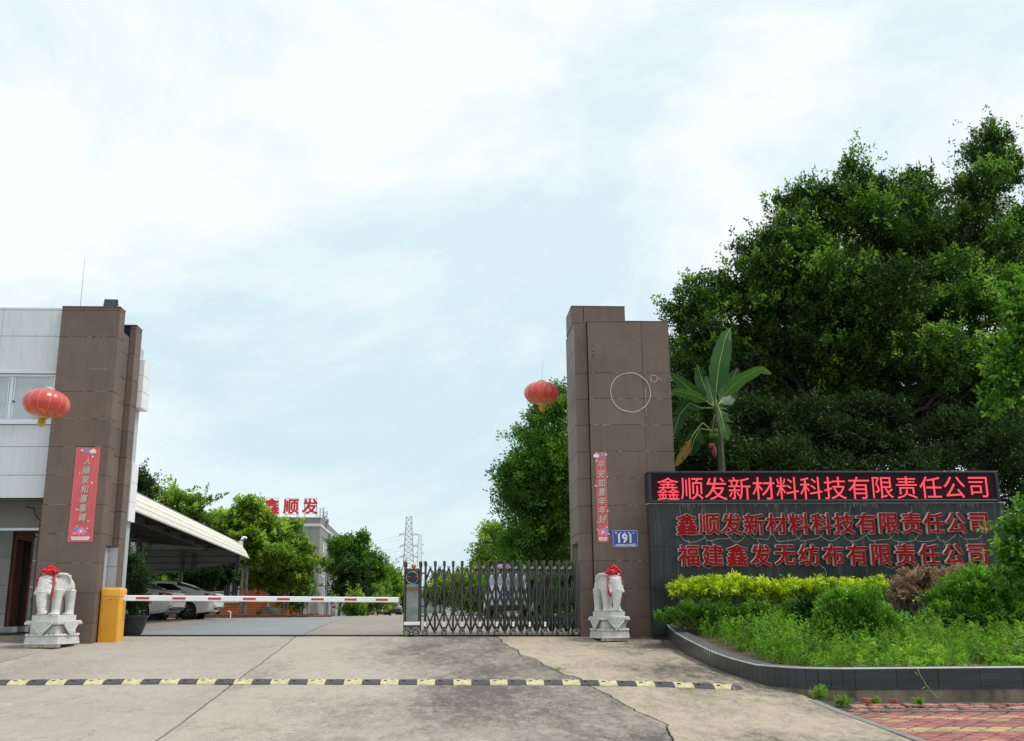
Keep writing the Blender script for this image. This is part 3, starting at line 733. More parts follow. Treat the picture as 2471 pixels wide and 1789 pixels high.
# entrance recess
M_soff = mat('soffit_paint', (.22,.21,.19), .7, var=.1)
mb = MB(); mb.box(XW0, XL-.01, YW+.02, 24.4, z5-.0+.012, z5+.05); mb.build('soffit', M_soff, gh, world=True)
YLn = 21.45; zla, zlb = AT(40, 1224, YLn).z, AT(40, 1274, YLn).z; zlc = AT(40, 1281, YLn).z
panel('lintel_panel', M_soff, gh, XW0, -8.2, YLn, YLn+.05, zlb, z5+.01, .003)
panel('lintel_trim', M_alu, gh, XW0, -8.15, YLn-.02, YLn+.06, zlc, zlb-.002, .005)
XD = -9.66; M_wallG = mat('entrance_wall_panel', (.52,.55,.55), .4, var=.1, vs=1.2, objrand=.03)
Yd0, Yd1 = YX(22, 1400, XD), YX(68, 1400, XD)
zstep = .27; zd = AT(50, 1296, (Yd0+Yd1)/2).z; zh = zlb+.1
rows = [-.1, .55, 1.15, 1.75, 2.35, zh]
for a, b in zip(rows[:-1], rows[1:]):
    for ya, yb in ((20.9, Yd0-.02), (Yd1+.02, 24.4)): panel('wall_panel', M_wallG, gh, XD-.03, XD, ya+.003, yb-.003, a+.003, b-.003, .003)
panel('wall_panel', M_wallG, gh, XD-.03, XD, Yd0, Yd1, zd+.02, zh, .003)
panel('back_wall', M_wallG, gh, XD, XL, 24.4, 24.5, -.1, z5, .003)
mb = MB(); mb.box(XD-2.6, XD-.162, 20.95, 24.5, -.1, z5); mb.build('room_core', M_groove, gh, world=True)
dr = MB(); f = .10
dr.cbox(XD-.02, XD+.05, Yd0, Yd0+f, zstep, zd-.082, .008); dr.cbox(XD-.02, XD+.05, Yd1-f, Yd1, zstep, zd-.082, .008); dr.cbox(XD-.02, XD+.05, Yd0, Yd1, zd-.08, zd+.02, .006)
door = dr.build('door_frame', M_wood, gh, world=True)
c = MB(); c.cbox(XD-.01, XD+.09, Yd0-.05, Yd1+.05, zd+.022, zd+.06, .006); c.cbox(XD-.01, XD+.06, Yd0-.01, Yd1+.01, zd+.062, zd+.20, .006); c.cbox(XD-.01, XD+.12, Yd0-.09, Yd1+.09, zd+.202, zd+.25, .008)
for k in range(2):
    ya = Yd0+.04+k*(Yd1-Yd0)/2; c.cbox(XD+.06, XD+.075, ya, ya+(Yd1-Yd0)/2-.09, zd+.085, zd+.175, .004)
c.build('door_cornice', M_wood, door, world=True)
l = MB(); l.cbox(XD-.16, XD-.13, Yd0+f, Yd1-f, zstep, zd-.08, .004)
for k, (za, zb) in enumerate(((zstep+.12, zstep+.5), (zstep+.6, zstep+.95), (zstep+1.05, zd-.2))): l.cbox(XD-.13, XD-.118, Yd0+f+.08, Yd1-f-.08, za, zb, .008)
l.build('door_leaf', M_woodD, door, world=True)
h = MB(); h.tube([(XD-.12, Yd0+f+.05, zstep+.95), (XD-.07, Yd0+f+.05, zstep+.95), (XD-.07, Yd0+f+.17, zstep+.95)], .01, 6); h.build('door_handle', M_alu, door, world=True)
mb = MB(); mb.cbox(XD-.02, XD+.28, Yd0-.2, Yd1+.15, zstep-.12, zstep, .01); mb.build('door_step', M_panelG, gh, world=True)
mb = MB(); mb.cbox(XD+.29, XL-.05, 21.0, 24.3, -.1, zstep-.15, .01); mb.build('entrance_floor', M_conY, gh, world=True)
o = MB(); o.cbox(0, .03, 0, .40, 0, .78, .004); pb = o.build('wooden_board', M_wood, None, loc=(XD+.62, 23.0, zstep-.15), rot=(0, -.12, 0)); tag(pb, 'reddish brown wooden board leaning in the gatehouse entrance', 'board')
o = MB(); o.cbox(-.16, .16, -.5, .5, 0, .02, .004); pb = o.build('door_mat', mat('mat_brown', (.10,.05,.03), .95, var=.3, vs=20), None, loc=(XD+.52, 22.1, zstep-.15), rot=(0, 0, 0)); tag(pb, 'thin brown mat lying before the mahogany door', 'mat')
mb = MB(); mb.tube([AT(62, 1223, 21.3), AT(82, 1227, 21.3), AT(86, 1245, 21.3), AT(98, 1257, 20.9)], .012, 6); mb.build('cable', M_groove, gh, world=True, smooth=True)
# cracked grout lines on the double tile
mb = MB(); p = AT(216, 891, YF); q = AT(263, 891, YF); mb.box(p.x, q.x, YF-.0015, YF+.001, p.z-.003, p.z+.003); mb.build('grout_line', M_edge, gh, world=True)
# flood light and lightning rod
fl = thing('flood_light', 'black square floodlight standing on top of the brown gatehouse pier', 'floodlight', (AT(266, 741, 20.7).x, 20.75, ztopL+.025), .05)
b = MB(); b.cbox(-.14, .14, -.05, .0, .02, .19, .01); hd = b.build('housing', M_blk, fl)
b = MB(); b.cbox(-.12, .12, -.056, -.0505, .04, .17, .004); b.build('lens', M_glassD, fl)
b = MB(); b.tube([(-.15, -.02, .1), (-.15, -.02, .006), (.15, -.02, .006), (.15, -.02, .1)], .007, 6); b.build('bracket', M_dark, fl)
b = MB(); b.tube([(-.12, 0, .03), (-.2, .01, .005), (-.5, .01, .004)], .004, 5); b.build('cable', M_blk, fl)
lr = thing('lightning_rod', 'thin pale lightning rod rising from the gatehouse roof', 'lightning rod', (AT(194, 738, 21.0).x, 21.0, ztopL-.2))
b = MB(); b.tube([(0, 0, 0), (0, 0, 1.45)], [.008, .004], 6); b.build('rod', M_edge, lr)
b = MB(); b.cbox(-.05, .05, -.05, .05, 0, .02, .003); b.build('base_plate', M_dark, lr)

# ================================================================== wide gate pillar
gp = thing('gate_pillar', 'tall stepped brown tiled pillar between the folding gate and the name wall', 'pillar', (3.9, 22.4, 0))
GX0, GX1 = 2.815, 4.972; YM, YS = 21.80, 21.90
xs_ = AT(1423, 1000, YM).x; xc = AT(1558, 1060, YM).x
zrow = sorted(AT(1500, y, YM).z for y in (1455, 1388, 1320.5, 1255, 1189, 1155-.0, 1090.5, 1025.5, 961.5, 898.5) if y not in (1189,))
zrow = [AT(1440, 1025.5, YM).z+k*.5965 for k in range(-9, 4)]
zrow = [z for z in zrow if z > -.05]
zT = AT(1500, 776, YM).z; zTs = AT(1405, 779, YS).z
rowsM = [-.15]+[z for z in zrow if z < zT-.7]+[zT]
for a, b in ((xs_, xc), (xc, GX1)):
    tiles_front(gp, a, b, YM, rowsM)
tiles_front(gp, GX0, xs_-.006, YS, [-.15]+[z for z in zrow if z < zTs-.7]+[zTs])
YB = YX(1371, 1060, GX0)
mb = MB(); mb.box(GX0+.16, GX1-.02, YM+.112, YB-.02, -.15, zTs-.01); mb.box(xs_+.005, GX1-.02, YM+.02, YM+.111, -.15, zT-.01); mb.build('pillar_core', M_groove, gp, world=True)
zN = AT(1390, 1312, 22.5).z; zbk = AT(1370, 1200, 23).z
nY0, nY1 = YX(1395.5, 1350, GX0), YX(1382.5, 1350, GX0)
rl = [z for z in zrow if z < zTs-.4]
rs2 = [-.15]+rl+[zTs]
for a, b in zip(rs2[:-1], rs2[1:]):
    if b <= zN+.02: segs = ((YS+.004, nY0, a, b), (nY1, YB, a, b))
    elif a < zN: segs = ((YS+.004, YB, zN, b), (YS+.004, nY0, a, zN), (nY1, YB, a, zN))
    else: segs = ((YS+.004, YB, a, b),)
    for ya, yb, za, zb in segs:
        panel('cladding_tile', M_brown, gp, GX0-.002, GX0+.028, ya+.003, yb-.003, za+.003, zb-.003, .004)
panel('niche_panel', mat('niche_white', (.62,.64,.66), .5), gp, GX0+.12, GX0+.15, nY0+.01, nY1-.01, -.1, zN-.01, .003)
mb = MB(); mb.box(GX0+.03, GX0+.12, nY0-.04, nY0, -.1, zN); mb.box(GX0+.03, GX0+.12, nY1, nY1+.04, -.1, zN); mb.box(GX0+.03, GX0+.15, nY0-.04, nY1+.04, zN, zN+.04); mb.build('niche_reveal', M_soff, gp, world=True)
# right flank, seen through the plants
for a, b in zip(rs2[:-1], rs2[1:]): panel('cladding_tile', M_brown, gp, GX1-.028, GX1+.002, YM+.035, YB, a+.003, b-.003, .004)
# taller rear block
YR = 22.36; XR1 = AT(1508, 760, YR).x; zR = AT(1450, 740.5, YR).z; xk = AT(1408, 760, YR).x
panel('cladding_tile', M_brown, gp, GX0, xk-.008, YR, YR+.03, zTs+.004, zR, .004); panel('cladding_tile', M_brown, gp, xk+.006, XR1, YR, YR+.03, zTs+.004, zR, .004)
panel('cladding_tile', M_brown, gp, GX0-.002, GX0+.028, YR+.032, YR+1.05, zTs+.06, zR, .004)
panel('cladding_tile', M_brown, gp, XR1-.028, XR1+.002, YR+.032, YR+1.05, zTs+.06, zR, .004)
mb = MB(); mb.box(GX0+.03, XR1-.03, YR+.03, YR+1.04, zTs-.01, zR-.01); mb.build('rear_block_core', M_groove, gp, world=True)
mb = MB(); mb.cbox(GX0-.006, XR1+.006, YR-.006, YR+1.06, zR, zR+.02, .004); mb.build('rear_block_cap', M_brown, gp, world=True)
mb = MB(); mb.cbox(xs_-.004, GX1+.006, YM-.006, YB, zT, zT+.018, .004); mb.build('pillar_cap', M_brown, gp, world=True)
mb = MB(); mb.cbox(GX0-.005, xs_-.006, YS-.005, YB, zTs, zTs+.018, .004); mb.build('pillar_cap', M_brown, gp, world=True)
# rings of old sealant where a clock and a lamp were taken down, and bolt holes
M_seal = mat('old_sealant', (.62,.62,.60), .8, var=.2, vs=20)
def sealring(px, py, rpx, r, wob, seed):
    c = AT(px, py, YM); R_ = rpx*YM/F*1.0; mb = MB(); pts = []; rr = []
    for i in range(73):
        a = 2*PI*i/72+.4; w = mnoise.noise(Vector((math.cos(a)*2+seed, math.sin(a)*2, 0)))
        pts.append((c.x+math.cos(a)*(R_+w*wob), YM-.001, c.z+math.sin(a)*(R_+w*wob))); rr.append(r*(.55+.7*abs(mnoise.noise(Vector((a*5, seed, 3))))+.15))
    mb.tube(pts, rr, 6, cap=False, flat=1); return mb.build('sealant_ring', M_seal, gp, world=True, smooth=True)
sealring(1521.5, 947.5, 50, .009, .012, 1); sealring(1578, 914, 8.5, .006, .004, 5)
mb = MB()
for pts, r in (([(1590, 911), (1594, 915), (1593, 919), (1597, 917)], .004), ([(1557, 935), (1557.5, 950), (1558, 968), (1559, 1005)], .0028), ([(1500, 990), (1506, 991)], .005), ([(1585, 916), (1589, 914)], .004)):
    mb.tube([AT(a, b, YM-.001) for a, b in pts], r, 5)
mb.build('sealant_smear', M_seal, gp, world=True)
for px, py, s in ((1430, 848.5, .03), (1431.5, 858, .028), (1449, 869.5, .018), (1449.5, 874, .014)):
    p = AT(px, py, YM); mb = MB(); mb.box(p.x-s, p.x+s, YM-.002, YM+.004, p.z-s*.28, p.z+s*.28); mb.build('bolt_hole', M_groove, gp, world=True)
p = AT(1378, 866, 22.6)
mb = MB()
for k in range(4): mb.box(GX0-.004, GX0-.001, 22.5+k*.02, 22.56+k*.02, p.z-k*.06, p.z-k*.06+.028)
mb.build('paint_patch', M_seal, gp, world=True)
# grout highlights
mb = MB(); rg = random.Random(4)
for z in rowsM[1:-1]:
    for k in range(5):
        x = rg.uniform(xs_, GX1-.3); w_ = rg.uniform(.03, .18); mb.box(x, x+w_, YM-.0015, YM+.002, z-.0035, z+.0035)
for z in zs[1:-2]:
    for k in range(4):
        x = rg.uniform(XL, XR-.3); w_ = rg.uniform(.05, .3); mb.box(x, x+w_, YF-.0015, YF+.002, z-.003, z+.003)
mb.build('grout_line', M_edge, gp, world=True)

# ================================================================== couplets and number plate
M_cpl = mat('couplet_red', (.66,.11,.125), .42, var=.10, vs=2.5)
M_gold = mat('couplet_silver_gold', (.52,.50,.42), .35, .25, var=.15, vs=30)
M_pinkw = mat('print_white', (.80,.76,.78), .5); M_blue = mat('print_blue', (.12,.34,.72), .5, var=.2, vs=40); M_pink = mat('print_pink', (.70,.22,.40), .5, var=.3, vs=40)
M_cpd = mat('print_outline', (.20,.02,.03), .5)
def blob(mb, cx, cz, r, n=8, lobes=5, y=0, amp=.25):
    mb.add([(cx, y, cz)]+[(cx+r*(1+amp*math.cos(lobes*2*PI*k/(n*2)))*math.cos(2*PI*k/(n*2)), y, cz+r*(1+amp*math.cos(lobes*2*PI*k/(n*2)))*math.sin(2*PI*k/(n*2))) for k in range(n*2)],
           [(0, 1+(k+1) % (n*2), 1+k) for k in range(n*2)])
def couplet(label, tl, br, Y, chars, mirror):
    a, b = AT(*tl, Y), AT(*br, Y); w = (b.x-a.x); h = a.z-b.z; cx = (a.x+b.x)/2
    t = thing('couplet', label, 'couplet banner', (cx, Y-.002, b.z), 0, 'new year couplets on the gate pillars')
    mb = MB(); mb.box(-w/2, w/2, -.004, 0, 0, h); mb.build('paper', M_cpl, t)
    mb = MB()
    for x in (-w/2+.006, w/2-.011): mb.box(x, x+.005, -.0055, -.0042, 0, h)
    mb.build('border', M_pink, t)
    n = len(chars); top, bot = h*.905, h*.20; s = (top-bot)/n
    for i, ch in enumerate(chars):
        z = top-s*(i+.5)
        put('letter', glyph(ch, s*1.02, .0012, .014*s*2.2, M_cpd, shear=.18), t, (.004, -.006, z-.003)).scale = (.86, 1, .97)
        put('letter', glyph(ch, s*.98, .0015, .012*s*1.3, M_gold, shear=.18), t, (0, -.009, z)).scale = (.86, 1, .97)
    sg = -1 if mirror else 1
    for nm, mt_, items in (('flower_print', M_blue, ((.04, .965, .045), (-.09, .93, .02), (-.04*0+.08, .135, .04))), ('flower_print', M_pink, ((0, .105, .085), (-.03, .96, .03), (.10, .60, .012))), ('blossom_print', M_pinkw, ((-.10, .955, .05), (-.1, .90, .018), (.12, .97, .022), (0, .112, .03), (-.12, .14, .015), (.13, .09, .016), (-.13, .62, .018), (.13, .72, .014), (.12, .34, .016), (-.12, .22, .012), (.09, .165, .014)))):
        mb = MB()
        for j, (u, v, r) in enumerate(items):
            for q in range(3 if r > .03 else 1):
                blob(mb, sg*u+(q-1)*r*.55*(r > .03), v*h+(q % 2)*r*.4, r*(.75 if r > .03 else 1), 7, 5, -.0052-(.0008 if nm[0] == 'b' else 0)-.0002*q)
        mb.build(nm, mt_, t)
    mb = MB(); mb.prism([(-w*.40, h*.055), (w*.40, h*.055), (w*.33, h*.02), (-w*.33, h*.02)], -.0052, -.0042); mb.build('basin_print', M_pinkw, t)
    mb = MB(); [blob(mb, u, h*.038, .012, 6, 3, -.0060) for u in (-w*.22, -w*.1, 0, w*.1, w*.22)]; mb.build('basin_print', M_cpl, t)
    return t
couplet('long red couplet reading seven characters, pasted on the gatehouse pier above the elephant', (184.5, 1080), (223, 1308), YF, '人順家和事事興', True)
couplet('slim red couplet pasted on the wide gate pillar beside the blue number plate', (1436.5, 1091), (1468.5, 1309), YM, '平安如意年年好', False)
M_pblue = mat('plate_blue', (.012,.045,.36), .3, var=.06, coat=.4); M_pwhite = mat('plate_white', (.85,.87,.9), .4)
a, b = AT(1476.5, 1279, YM), AT(1540.5, 1322, YM); w, h = b.x-a.x, a.z-b.z
np_ = thing('number_plate', 'blue enamel house number plate 191 on the brown gate pillar', 'number plate', ((a.x+b.x)/2, YM-.002, (a.z+b.z)/2))
mb = MB(); mb.cbox(-w/2, w/2, -.012, 0, -h/2, h/2, .003); mb.build('plate', M_pblue, np_)
mb = MB(); rr_ = .022; u, v = w/2-.018, h/2-.018
ring = []
for cx_, cz_, a0 in ((u-rr_, v-rr_, 0), (-u+rr_, v-rr_, PI/2), (-u+rr_, -v+rr_, PI), (u-rr_, -v+rr_, 1.5*PI)):
    for k in range(5): ring.append((cx_+rr_*math.cos(a0+k*PI/8), -.0135, cz_+rr_*math.sin(a0+k*PI/8)))
ring.append(ring[0]); mb.tube(ring, .0032, 6, cap=False); mb.build('rim', M_pwhite, np_)
def line(txt, size, cx, cz, parent, mt_, pitch, off=.002, y=-.0135, ext=.0006, sx=1, name='letter'):
    n = len(txt)
    for i, ch in enumerate(txt):
        if ch == ' ': continue
        o = put(name, glyph(ch, size, ext, off, mt_), parent, (cx+(i-(n-1)/2)*pitch, y, cz)); o.scale = (sx, 1, 1)
line('欧山村後山', .052, -.005, .128, np_, M_pwhite, .095, .0008, sx=.85)
line('191', .27, -.01, .01, np_, M_pwhite, .125, .009, sx=.9)
line('邮政编码', .05, -.128, -.137, np_, M_pwhite, .044, .0006); line('363900', .068, .052, -.137, np_, M_pwhite, .036, .0012)
mb = MB(); mb.box(.155, .225, -.0135, -.012, -.165, -.10); mb.build('label_patch', mat('pale_grey_print', (.5,.55,.62), .5, var=.2, vs=60), np_)

# ================================================================== name wall with LED board and channel letters
M_slab = None
def polished():
    m, t, b = nodes('polished_slate')
    c = ramp(t, noise(t, .9, 5, .6, (1, 1, .6)), [(.3, (.014,.021,.023)), (.7, (.027,.037,.039))])
    st = noise(t, 4.5, 3, .5, (7, 7, .25)); c = mixc(t, ramp(t, st, [(.62, (0,0,0)), (.75, (.25,.25,.25))]), c, (.11,.125,.13))
    # diagonal reflections on the polish, painted in as paler streaks with scrape marks
    mp2 = t.nodes.new('ShaderNodeMapping'); mp2.inputs['Rotation'].default_value = (0, R(-33), 0); mp2.inputs['Scale'].default_value = (6, 1, .28); n3 = t.nodes.new('ShaderNodeTexNoise'); n3.inputs['Scale'].default_value = 1.5; n3.inputs['Detail'].default_value = 6; n3.inputs['Roughness'].default_value = .7
    t.links.new(t.nodes.new('ShaderNodeNewGeometry').outputs['Position'], mp2.inputs[0]); t.links.new(mp2.outputs[0], n3.inputs[0]); c = mixc(t, ramp(t, n3.outputs[0], [(.54, (0,0,0)), (.64, (.5,.5,.5))]), c, (.12,.14,.145))
    t.links.new(c, b.inputs['Base Color']); b.inputs['Roughness'].default_value = .22; b.inputs['Specular IOR Level'].default_value = .32
    t.links.new(val(t, noise(t, 1.1, 5, .6, (1.5, 1, .7)), .06, .42), b.inputs['Roughness']); return m
M_slab = polished()
M_ledK = mat('led_cabinet', (.020,.026,.045), .4, .3, var=.2)
def ledpanel():
    m, t, b = nodes('led_matrix')
    v = t.nodes.new('ShaderNodeTexVoronoi'); v.inputs['Scale'].default_value = 70; v.inputs['Randomness'].default_value = 0
    t.links.new(t.nodes.new('ShaderNodeNewGeometry').outputs['Position'], v.inputs['Vector'])
    c = ramp(t, v.outputs['Distance'], [(.1, (.06,.008,.010)), (.4, (.014,.006,.010))]); t.links.new(c, b.inputs['Base Color'])
    b.inputs['Roughness'].default_value = .6; b.inputs['Specular IOR Level'].default_value = .15; b.inputs['Emission Color'].default_value = (.35, .02, .03, 1); b.inputs['Emission Strength'].default_value = .02; return m
M_led = ledpanel(); M_ledT = emit('led_text', (1.0, .07, .10), .86)
nw = thing('name_wall', 'dark polished company name wall with red channel letters behind the planter', 'sign wall', (8, 21.4, 0))
YN = 21.32; NX0 = AT(1567, 1240, YN).x; NX1 = AT(2426, 1240, YN).x; zN1 = AT(2000, 1216.5, YN).z
nc, nr = 7, 3; zb0 = .02
mb = MB(); mb.box(NX0+.01, NX1-.01, YN+.02, YN+.3, -.2, zN1-.01); mb.build('wall_core', M_groove, nw, world=True)
for i in range(nc):
    for j in range(nr):
        xa = NX0+(NX1-NX0)*i/nc; xb = NX0+(NX1-NX0)*(i+1)/nc; za = zb0+(zN1-zb0)*j/nr; zb = zb0+(zN1-zb0)*(j+1)/nr
        panel('stone_panel', M_slab, nw, xa+.0015, xb-.0015, YN, YN+.025, za+.0015, zb-.0015, .0015)
panel('stone_panel', M_slab, nw, NX0-.001, NX0+.02, YN+.028, YN+.3, -.2, zN1, .002)
mb = MB(); mb.cbox(NX0-.03, NX1+.02, YN-.05, YN+.32, zN1+.002, zN1+.028, .004); mb.build('ledge', M_edge, nw, world=True)
# white streaks running down from the ledge
mb = MB(); rg = random.Random(12)
for k in range(95):
    c0 = rg.choice([5.2, 5.4, 6.4, 7.3, 8.9, 9.1, 10.2, 11.4]); x = rg.gauss(c0, .22); l_ = abs(rg.gauss(.03, .04))+.01; w_ = rg.uniform(.002, .006)
    if NX0+.05 < x < NX1-.05: mb.add([(x-w_, YN-.001, zN1), (x+w_, YN-.001, zN1), (x+w_*.3, YN-.001, zN1-l_), (x-w_*.3, YN-.001, zN1-l_)], [(0,1,2,3)])
mb.build('lime_streak', M_lime, nw, world=True)
def letters(txt, p0, p1, size, name, root, face, back):
    n = len(txt)
    for i, ch in enumerate(txt):
        px = p0[0]+(p1[0]-p0[0])*i/(n-1); py = p0[1]+(p1[1]-p0[1])*i/(n-1); q = AT(px, py, YN-.06)
        o = put('channel_letter', glyph(ch, size, .045, .0170, back), root); o.location = parent_matrix(root).inverted() @ q
        f_ = put('letter_face', glyph(ch, size, .004, .0110, face), o, (0, -.051, 0))
M_face = mat('letter_red', (.29,.001,.003), .55, var=.2, vs=10, spec=.15); M_ret = mat('letter_return', (.78,.74,.68), .4, .1, var=.3, vs=12)
letters('鑫顺发新材料科技有限责任公司'.replace('料科', '料科'), (1656, 1266), (2360, 1262), .475, 'channel_letter', nw, M_face, M_ret)
letters('福建鑫发无纺布有限责任公司', (1661, 1341), (2357, 1338), .475, 'channel_letter', nw, M_face, M_ret)
def curvy(pts, n=5):
    """Catmull-Rom through the points"""
    P_ = [Vector(p) for p in pts]; P_ = [P_[0]*2-P_[1]]+P_+[P_[-1]*2-P_[-2]]; out = []
    for i in range(1, len(P_)-2):
        for k in range(n):
            t = k/n; a, b, c_, d = P_[i-1:i+3]; out.append(.5*((2*b)+(c_-a)*t+(2*a-5*b+4*c_-d)*t*t+(3*b-a-3*c_+d)*t**3))
    return out+[P_[-2]]
mb = MB(); rg = random.Random(5)
for x in range(13):
    a = 1640+x*56; b = a+rg.uniform(50, 75)
    mb.tube(curvy([AT(a, 1288+rg.uniform(-3, 4), YN-.012), AT(a+12, 1302+rg.uniform(-3, 4), YN-.012), AT((a+b)/2, 1304+rg.uniform(-4, 5), YN-.012), AT(b-10, 1300+rg.uniform(-5, 3), YN-.012), AT(b, 1286+rg.uniform(-2, 4), YN-.012)]), .0055, 5)
    if rg.random() < .65: mb.tube([AT(a+20, 1303, YN-.014), AT(a+24, 1312, YN-.014), AT(a+22+rg.uniform(-8, 8), 1322, YN-.014)], .005, 5)
for x in (1640, 1694, 1753, 2050, 2200): mb.tube([AT(x, 1220, YN-.01), AT(x+rg.uniform(-2, 2), 1246, YN-.01)], .004, 5)
mb.tube([AT(1975, 1362, YN-.01), AT(1990, 1372, YN-.01), AT(1994, 1385, YN-.01), AT(1996, 1425, YN-.01)], .006, 5)
for a in (1690, 2130, 2320): mb.tube(curvy([AT(a, 1355, YN-.01), AT(a+8, 1368, YN-.01), AT(a+25, 1371, YN-.01), AT(a+38, 1360, YN-.01)]), .005, 5)
mb.build('wiring', mat('aged_white_cable', (.55,.54,.46), .6, var=.2, vs=20), nw, world=True, smooth=True)
# LED board
lb = thing('led_board', 'long black LED display board with red scrolling characters atop the name wall', 'display board', (8.1, 21.3, zN1+.03))
z0, z1_ = zN1+.03, AT(2000, 1137.5, 21.22).z; LX0, LX1 = AT(1565, 1180, 21.2).x, AT(2412, 1180, 21.2).x
mb = MB(); mb.cbox(LX0, LX1, 21.24, 21.60, z0, z1_, .01); mb.build('cabinet', M_ledK, lb, world=True)
fr = MB(); 
fr.cbox(LX0, LX1, 21.20, 21.238, z1_-.05, z1_, .006); fr.cbox(LX0, LX1, 21.20, 21.238, z0, z0+.05, .006); fr.cbox(LX0, LX0+.07, 21.20, 21.238, z0+.051, z1_-.051, .006); fr.cbox(LX1-.07, LX1, 21.20, 21.238, z0+.051, z1_-.051, .006); fr.build('bezel', M_ledK, lb, world=True)
mb = MB(); mb.box(LX0+.07, LX1-.07, 21.222, 21.238, z0+.05, z1_-.05); mb.build('screen', M_led, lb, world=True)
txt = '鑫顺发新材料科技有限责任公司'
for i, ch in enumerate(txt):
    q = AT(1612+(2360.5-1612)*i/13, 1180-2.5*i/13*1.6, 21.215); o = put('glowing_letter', glyph(ch, .525, .003, 0, M_ledT), lb); o.location = parent_matrix(lb).inverted() @ q
# ================================================================== folding gate
M_gate = mat('gate_steel', (.090,.094,.082), .30, .75, var=.22, vs=9, coord='obj')
M_gateL = mat('gate_steel_bright', (.42,.42,.40), .3, .7, var=.15, vs=9)
M_refl = mat('reflector_white', (.82,.82,.84), .35)
M_tyre = mat('tyre', (.018,.018,.018), .8)
YG = 22.2
def gzG(x): return gz(x, YG)
fg = thing('folding_gate', 'grey steel folding gate of crossed bars standing closed beside the wide pillar', 'gate', (1.0, YG, gzG(1.0)))
pu = [345, 430, 510, 588, 667, 743, 820, 893, 965, 1038, 1108, 1180, 1250, 1315, 1383, 1448, 1515, 1582, 1650]
px_ = [930+u/3.6 for u in pu]
PX = [AT(p, 1440, YG-.2).x for p in px_]
HG = AT(1200, 1354.5, YG-.2).z
bp = MB(); 
def oval_post(mb, x, y, z0, z1, a=.021, b=.030):
    mb.loft([[(x+a*math.cos(2*PI*k/12), y+b*math.sin(2*PI*k/12), z) for k in range(12)] for z in (z0, z1)])
# shared meshes
pm_ = MB(); oval_post(pm_, 0, 0, 0, 1); post_me = pm_.mesh('post', M_gate); auto_smooth(post_me)
cm_ = MB(); cm_.cbox(-.030, .030, -.034, .034, 0, .105, .010); cap_me = cm_.mesh('post_cap', M_gate)
wm = MB(); wm.lathe([(.030, -.018), (.055, -.018), (.062, -.010), (.062, .010), (.055, .018), (.030, .018)], 20, (0, 0, 0), 'Y'); wheel_me = wm.mesh('wheel', M_tyre); auto_smooth(wheel_me)
rm = MB(); rm.lathe([(.0, -.022), (.012, -.022), (.014, -.016), (.0, -.016)], 10, (0,0,0), 'Y')
for k in range(5):
    a = 2*PI*k/5; m0 = len(rm.v); rm.box(.008, .044, -.020, -.016, -.006, .006); rm.xf(Matrix.Rotation(a, 4, 'Y'), m0)
rm.lathe([(.042, -.020), (.049, -.020), (.049, -.014), (.042, -.014), (.042, -.020)], 20, (0,0,0), 'Y', cap=False); rim_me = rm.mesh('rim', M_gateL)
fm = MB(); fm.loft([[(math.cos(a)*r, y, math.sin(a)*r) for r, y in ((.066, -.028), (.078, -.028), (.078, .028), (.066, .028))] for a in np.linspace(.05, PI-.05, 9)]); fend_me = fm.mesh('wheel_guard', M_gateL); auto_smooth(fend_me)
Lg = Vector(fg.location)
def gput(n, me, x, y, z, par=None, **k):
    o = put(n, me, fg, **k); o.location = Vector((x, y, z))-Lg; return o
for row, yy in ((0, YG-.20), (1, YG+.20)):
    for i, x in enumerate(PX):
        g0 = gzG(x); wl = (i % 2 == 0)
        o = gput('post', post_me, x, yy, g0+(.10 if wl else .05)); o.scale = (1, 1, HG-.08-g0-(.10 if wl else .05))
        c = put('post_cap', cap_me, fg); c.location = Vector((x, yy, HG-.095))-Lg
        if wl:
            w = gput('wheel', wheel_me, x+(.0), yy-.0, g0+.076); put('rim', rim_me, w); gput('wheel_guard', fend_me, x, yy, g0+.08)
            if row == 0 and i < 16: panel('reflector', M_refl, fg, x-.022, x+.022, yy-.036, yy-.030, g0+.20, g0+.30, .004)
        else:
            b = MB(); b.tube([(x-.07, yy-.01, g0+.085), (x+.07, yy-.01, g0+.085)], .012, 6); b.build('hinge_foot', M_gateL, fg, world=True)
def lattice(yy, front):
    zl = {}
    n = len(PX); pts = []
    for i in range(n-1): pts += [(PX[i], 'p'), ((PX[i]+PX[i+1])/2, 'm')]
    pts.append((PX[-1], 'p'))
    zs_ = [1.43, 1.14, .86, .56, .28, .07]
    for s in range(len(pts)):
        if pts[s][1] != 'm': continue
        for d in (1, -1):
            ch = [(s+d*k) for k in range(6) if 0 <= s+d*k < len(pts)]
            P_ = [(pts[c][0], yy+d*.012, gzG(pts[c][0])+zs_[k]) for k, c in enumerate(ch)]
            if len(P_) > 1: mb = MB(); mb.tube(P_, .0165, 8, flat=.55); mb.build('lattice_bar', M_gate, fg, world=True, smooth=True)
        b = MB(); x = pts[s][0]; z = gzG(x)+1.43; b.lathe([(0, -.03), (.020, -.03), (.024, -.02), (.024, .012), (0, .012)], 10, (x, yy, z), 'Y'); b.tube([(x-.035, yy, z+.022), (x, yy, z+.038), (x+.035, yy, z+.022)], .006, 6); 
        b.build('pivot', M_gateL, fg, world=True, smooth=True)
    # bars starting at the ends
    for st, d in ((0, 1), (len(pts)-1, -1)):
        for k0 in (1, 3):
            P_ = [(pts[st+d*k][0], yy+d*.012, gzG(pts[st+d*k][0])+zs_[k0+k]) for k in range(6-k0)]
            mb = MB(); mb.tube(P_, .0165, 8, flat=.55); mb.build('lattice_bar', M_gate, fg, world=True, smooth=True)
lattice(YG-.16, True); lattice(YG+.16, False)
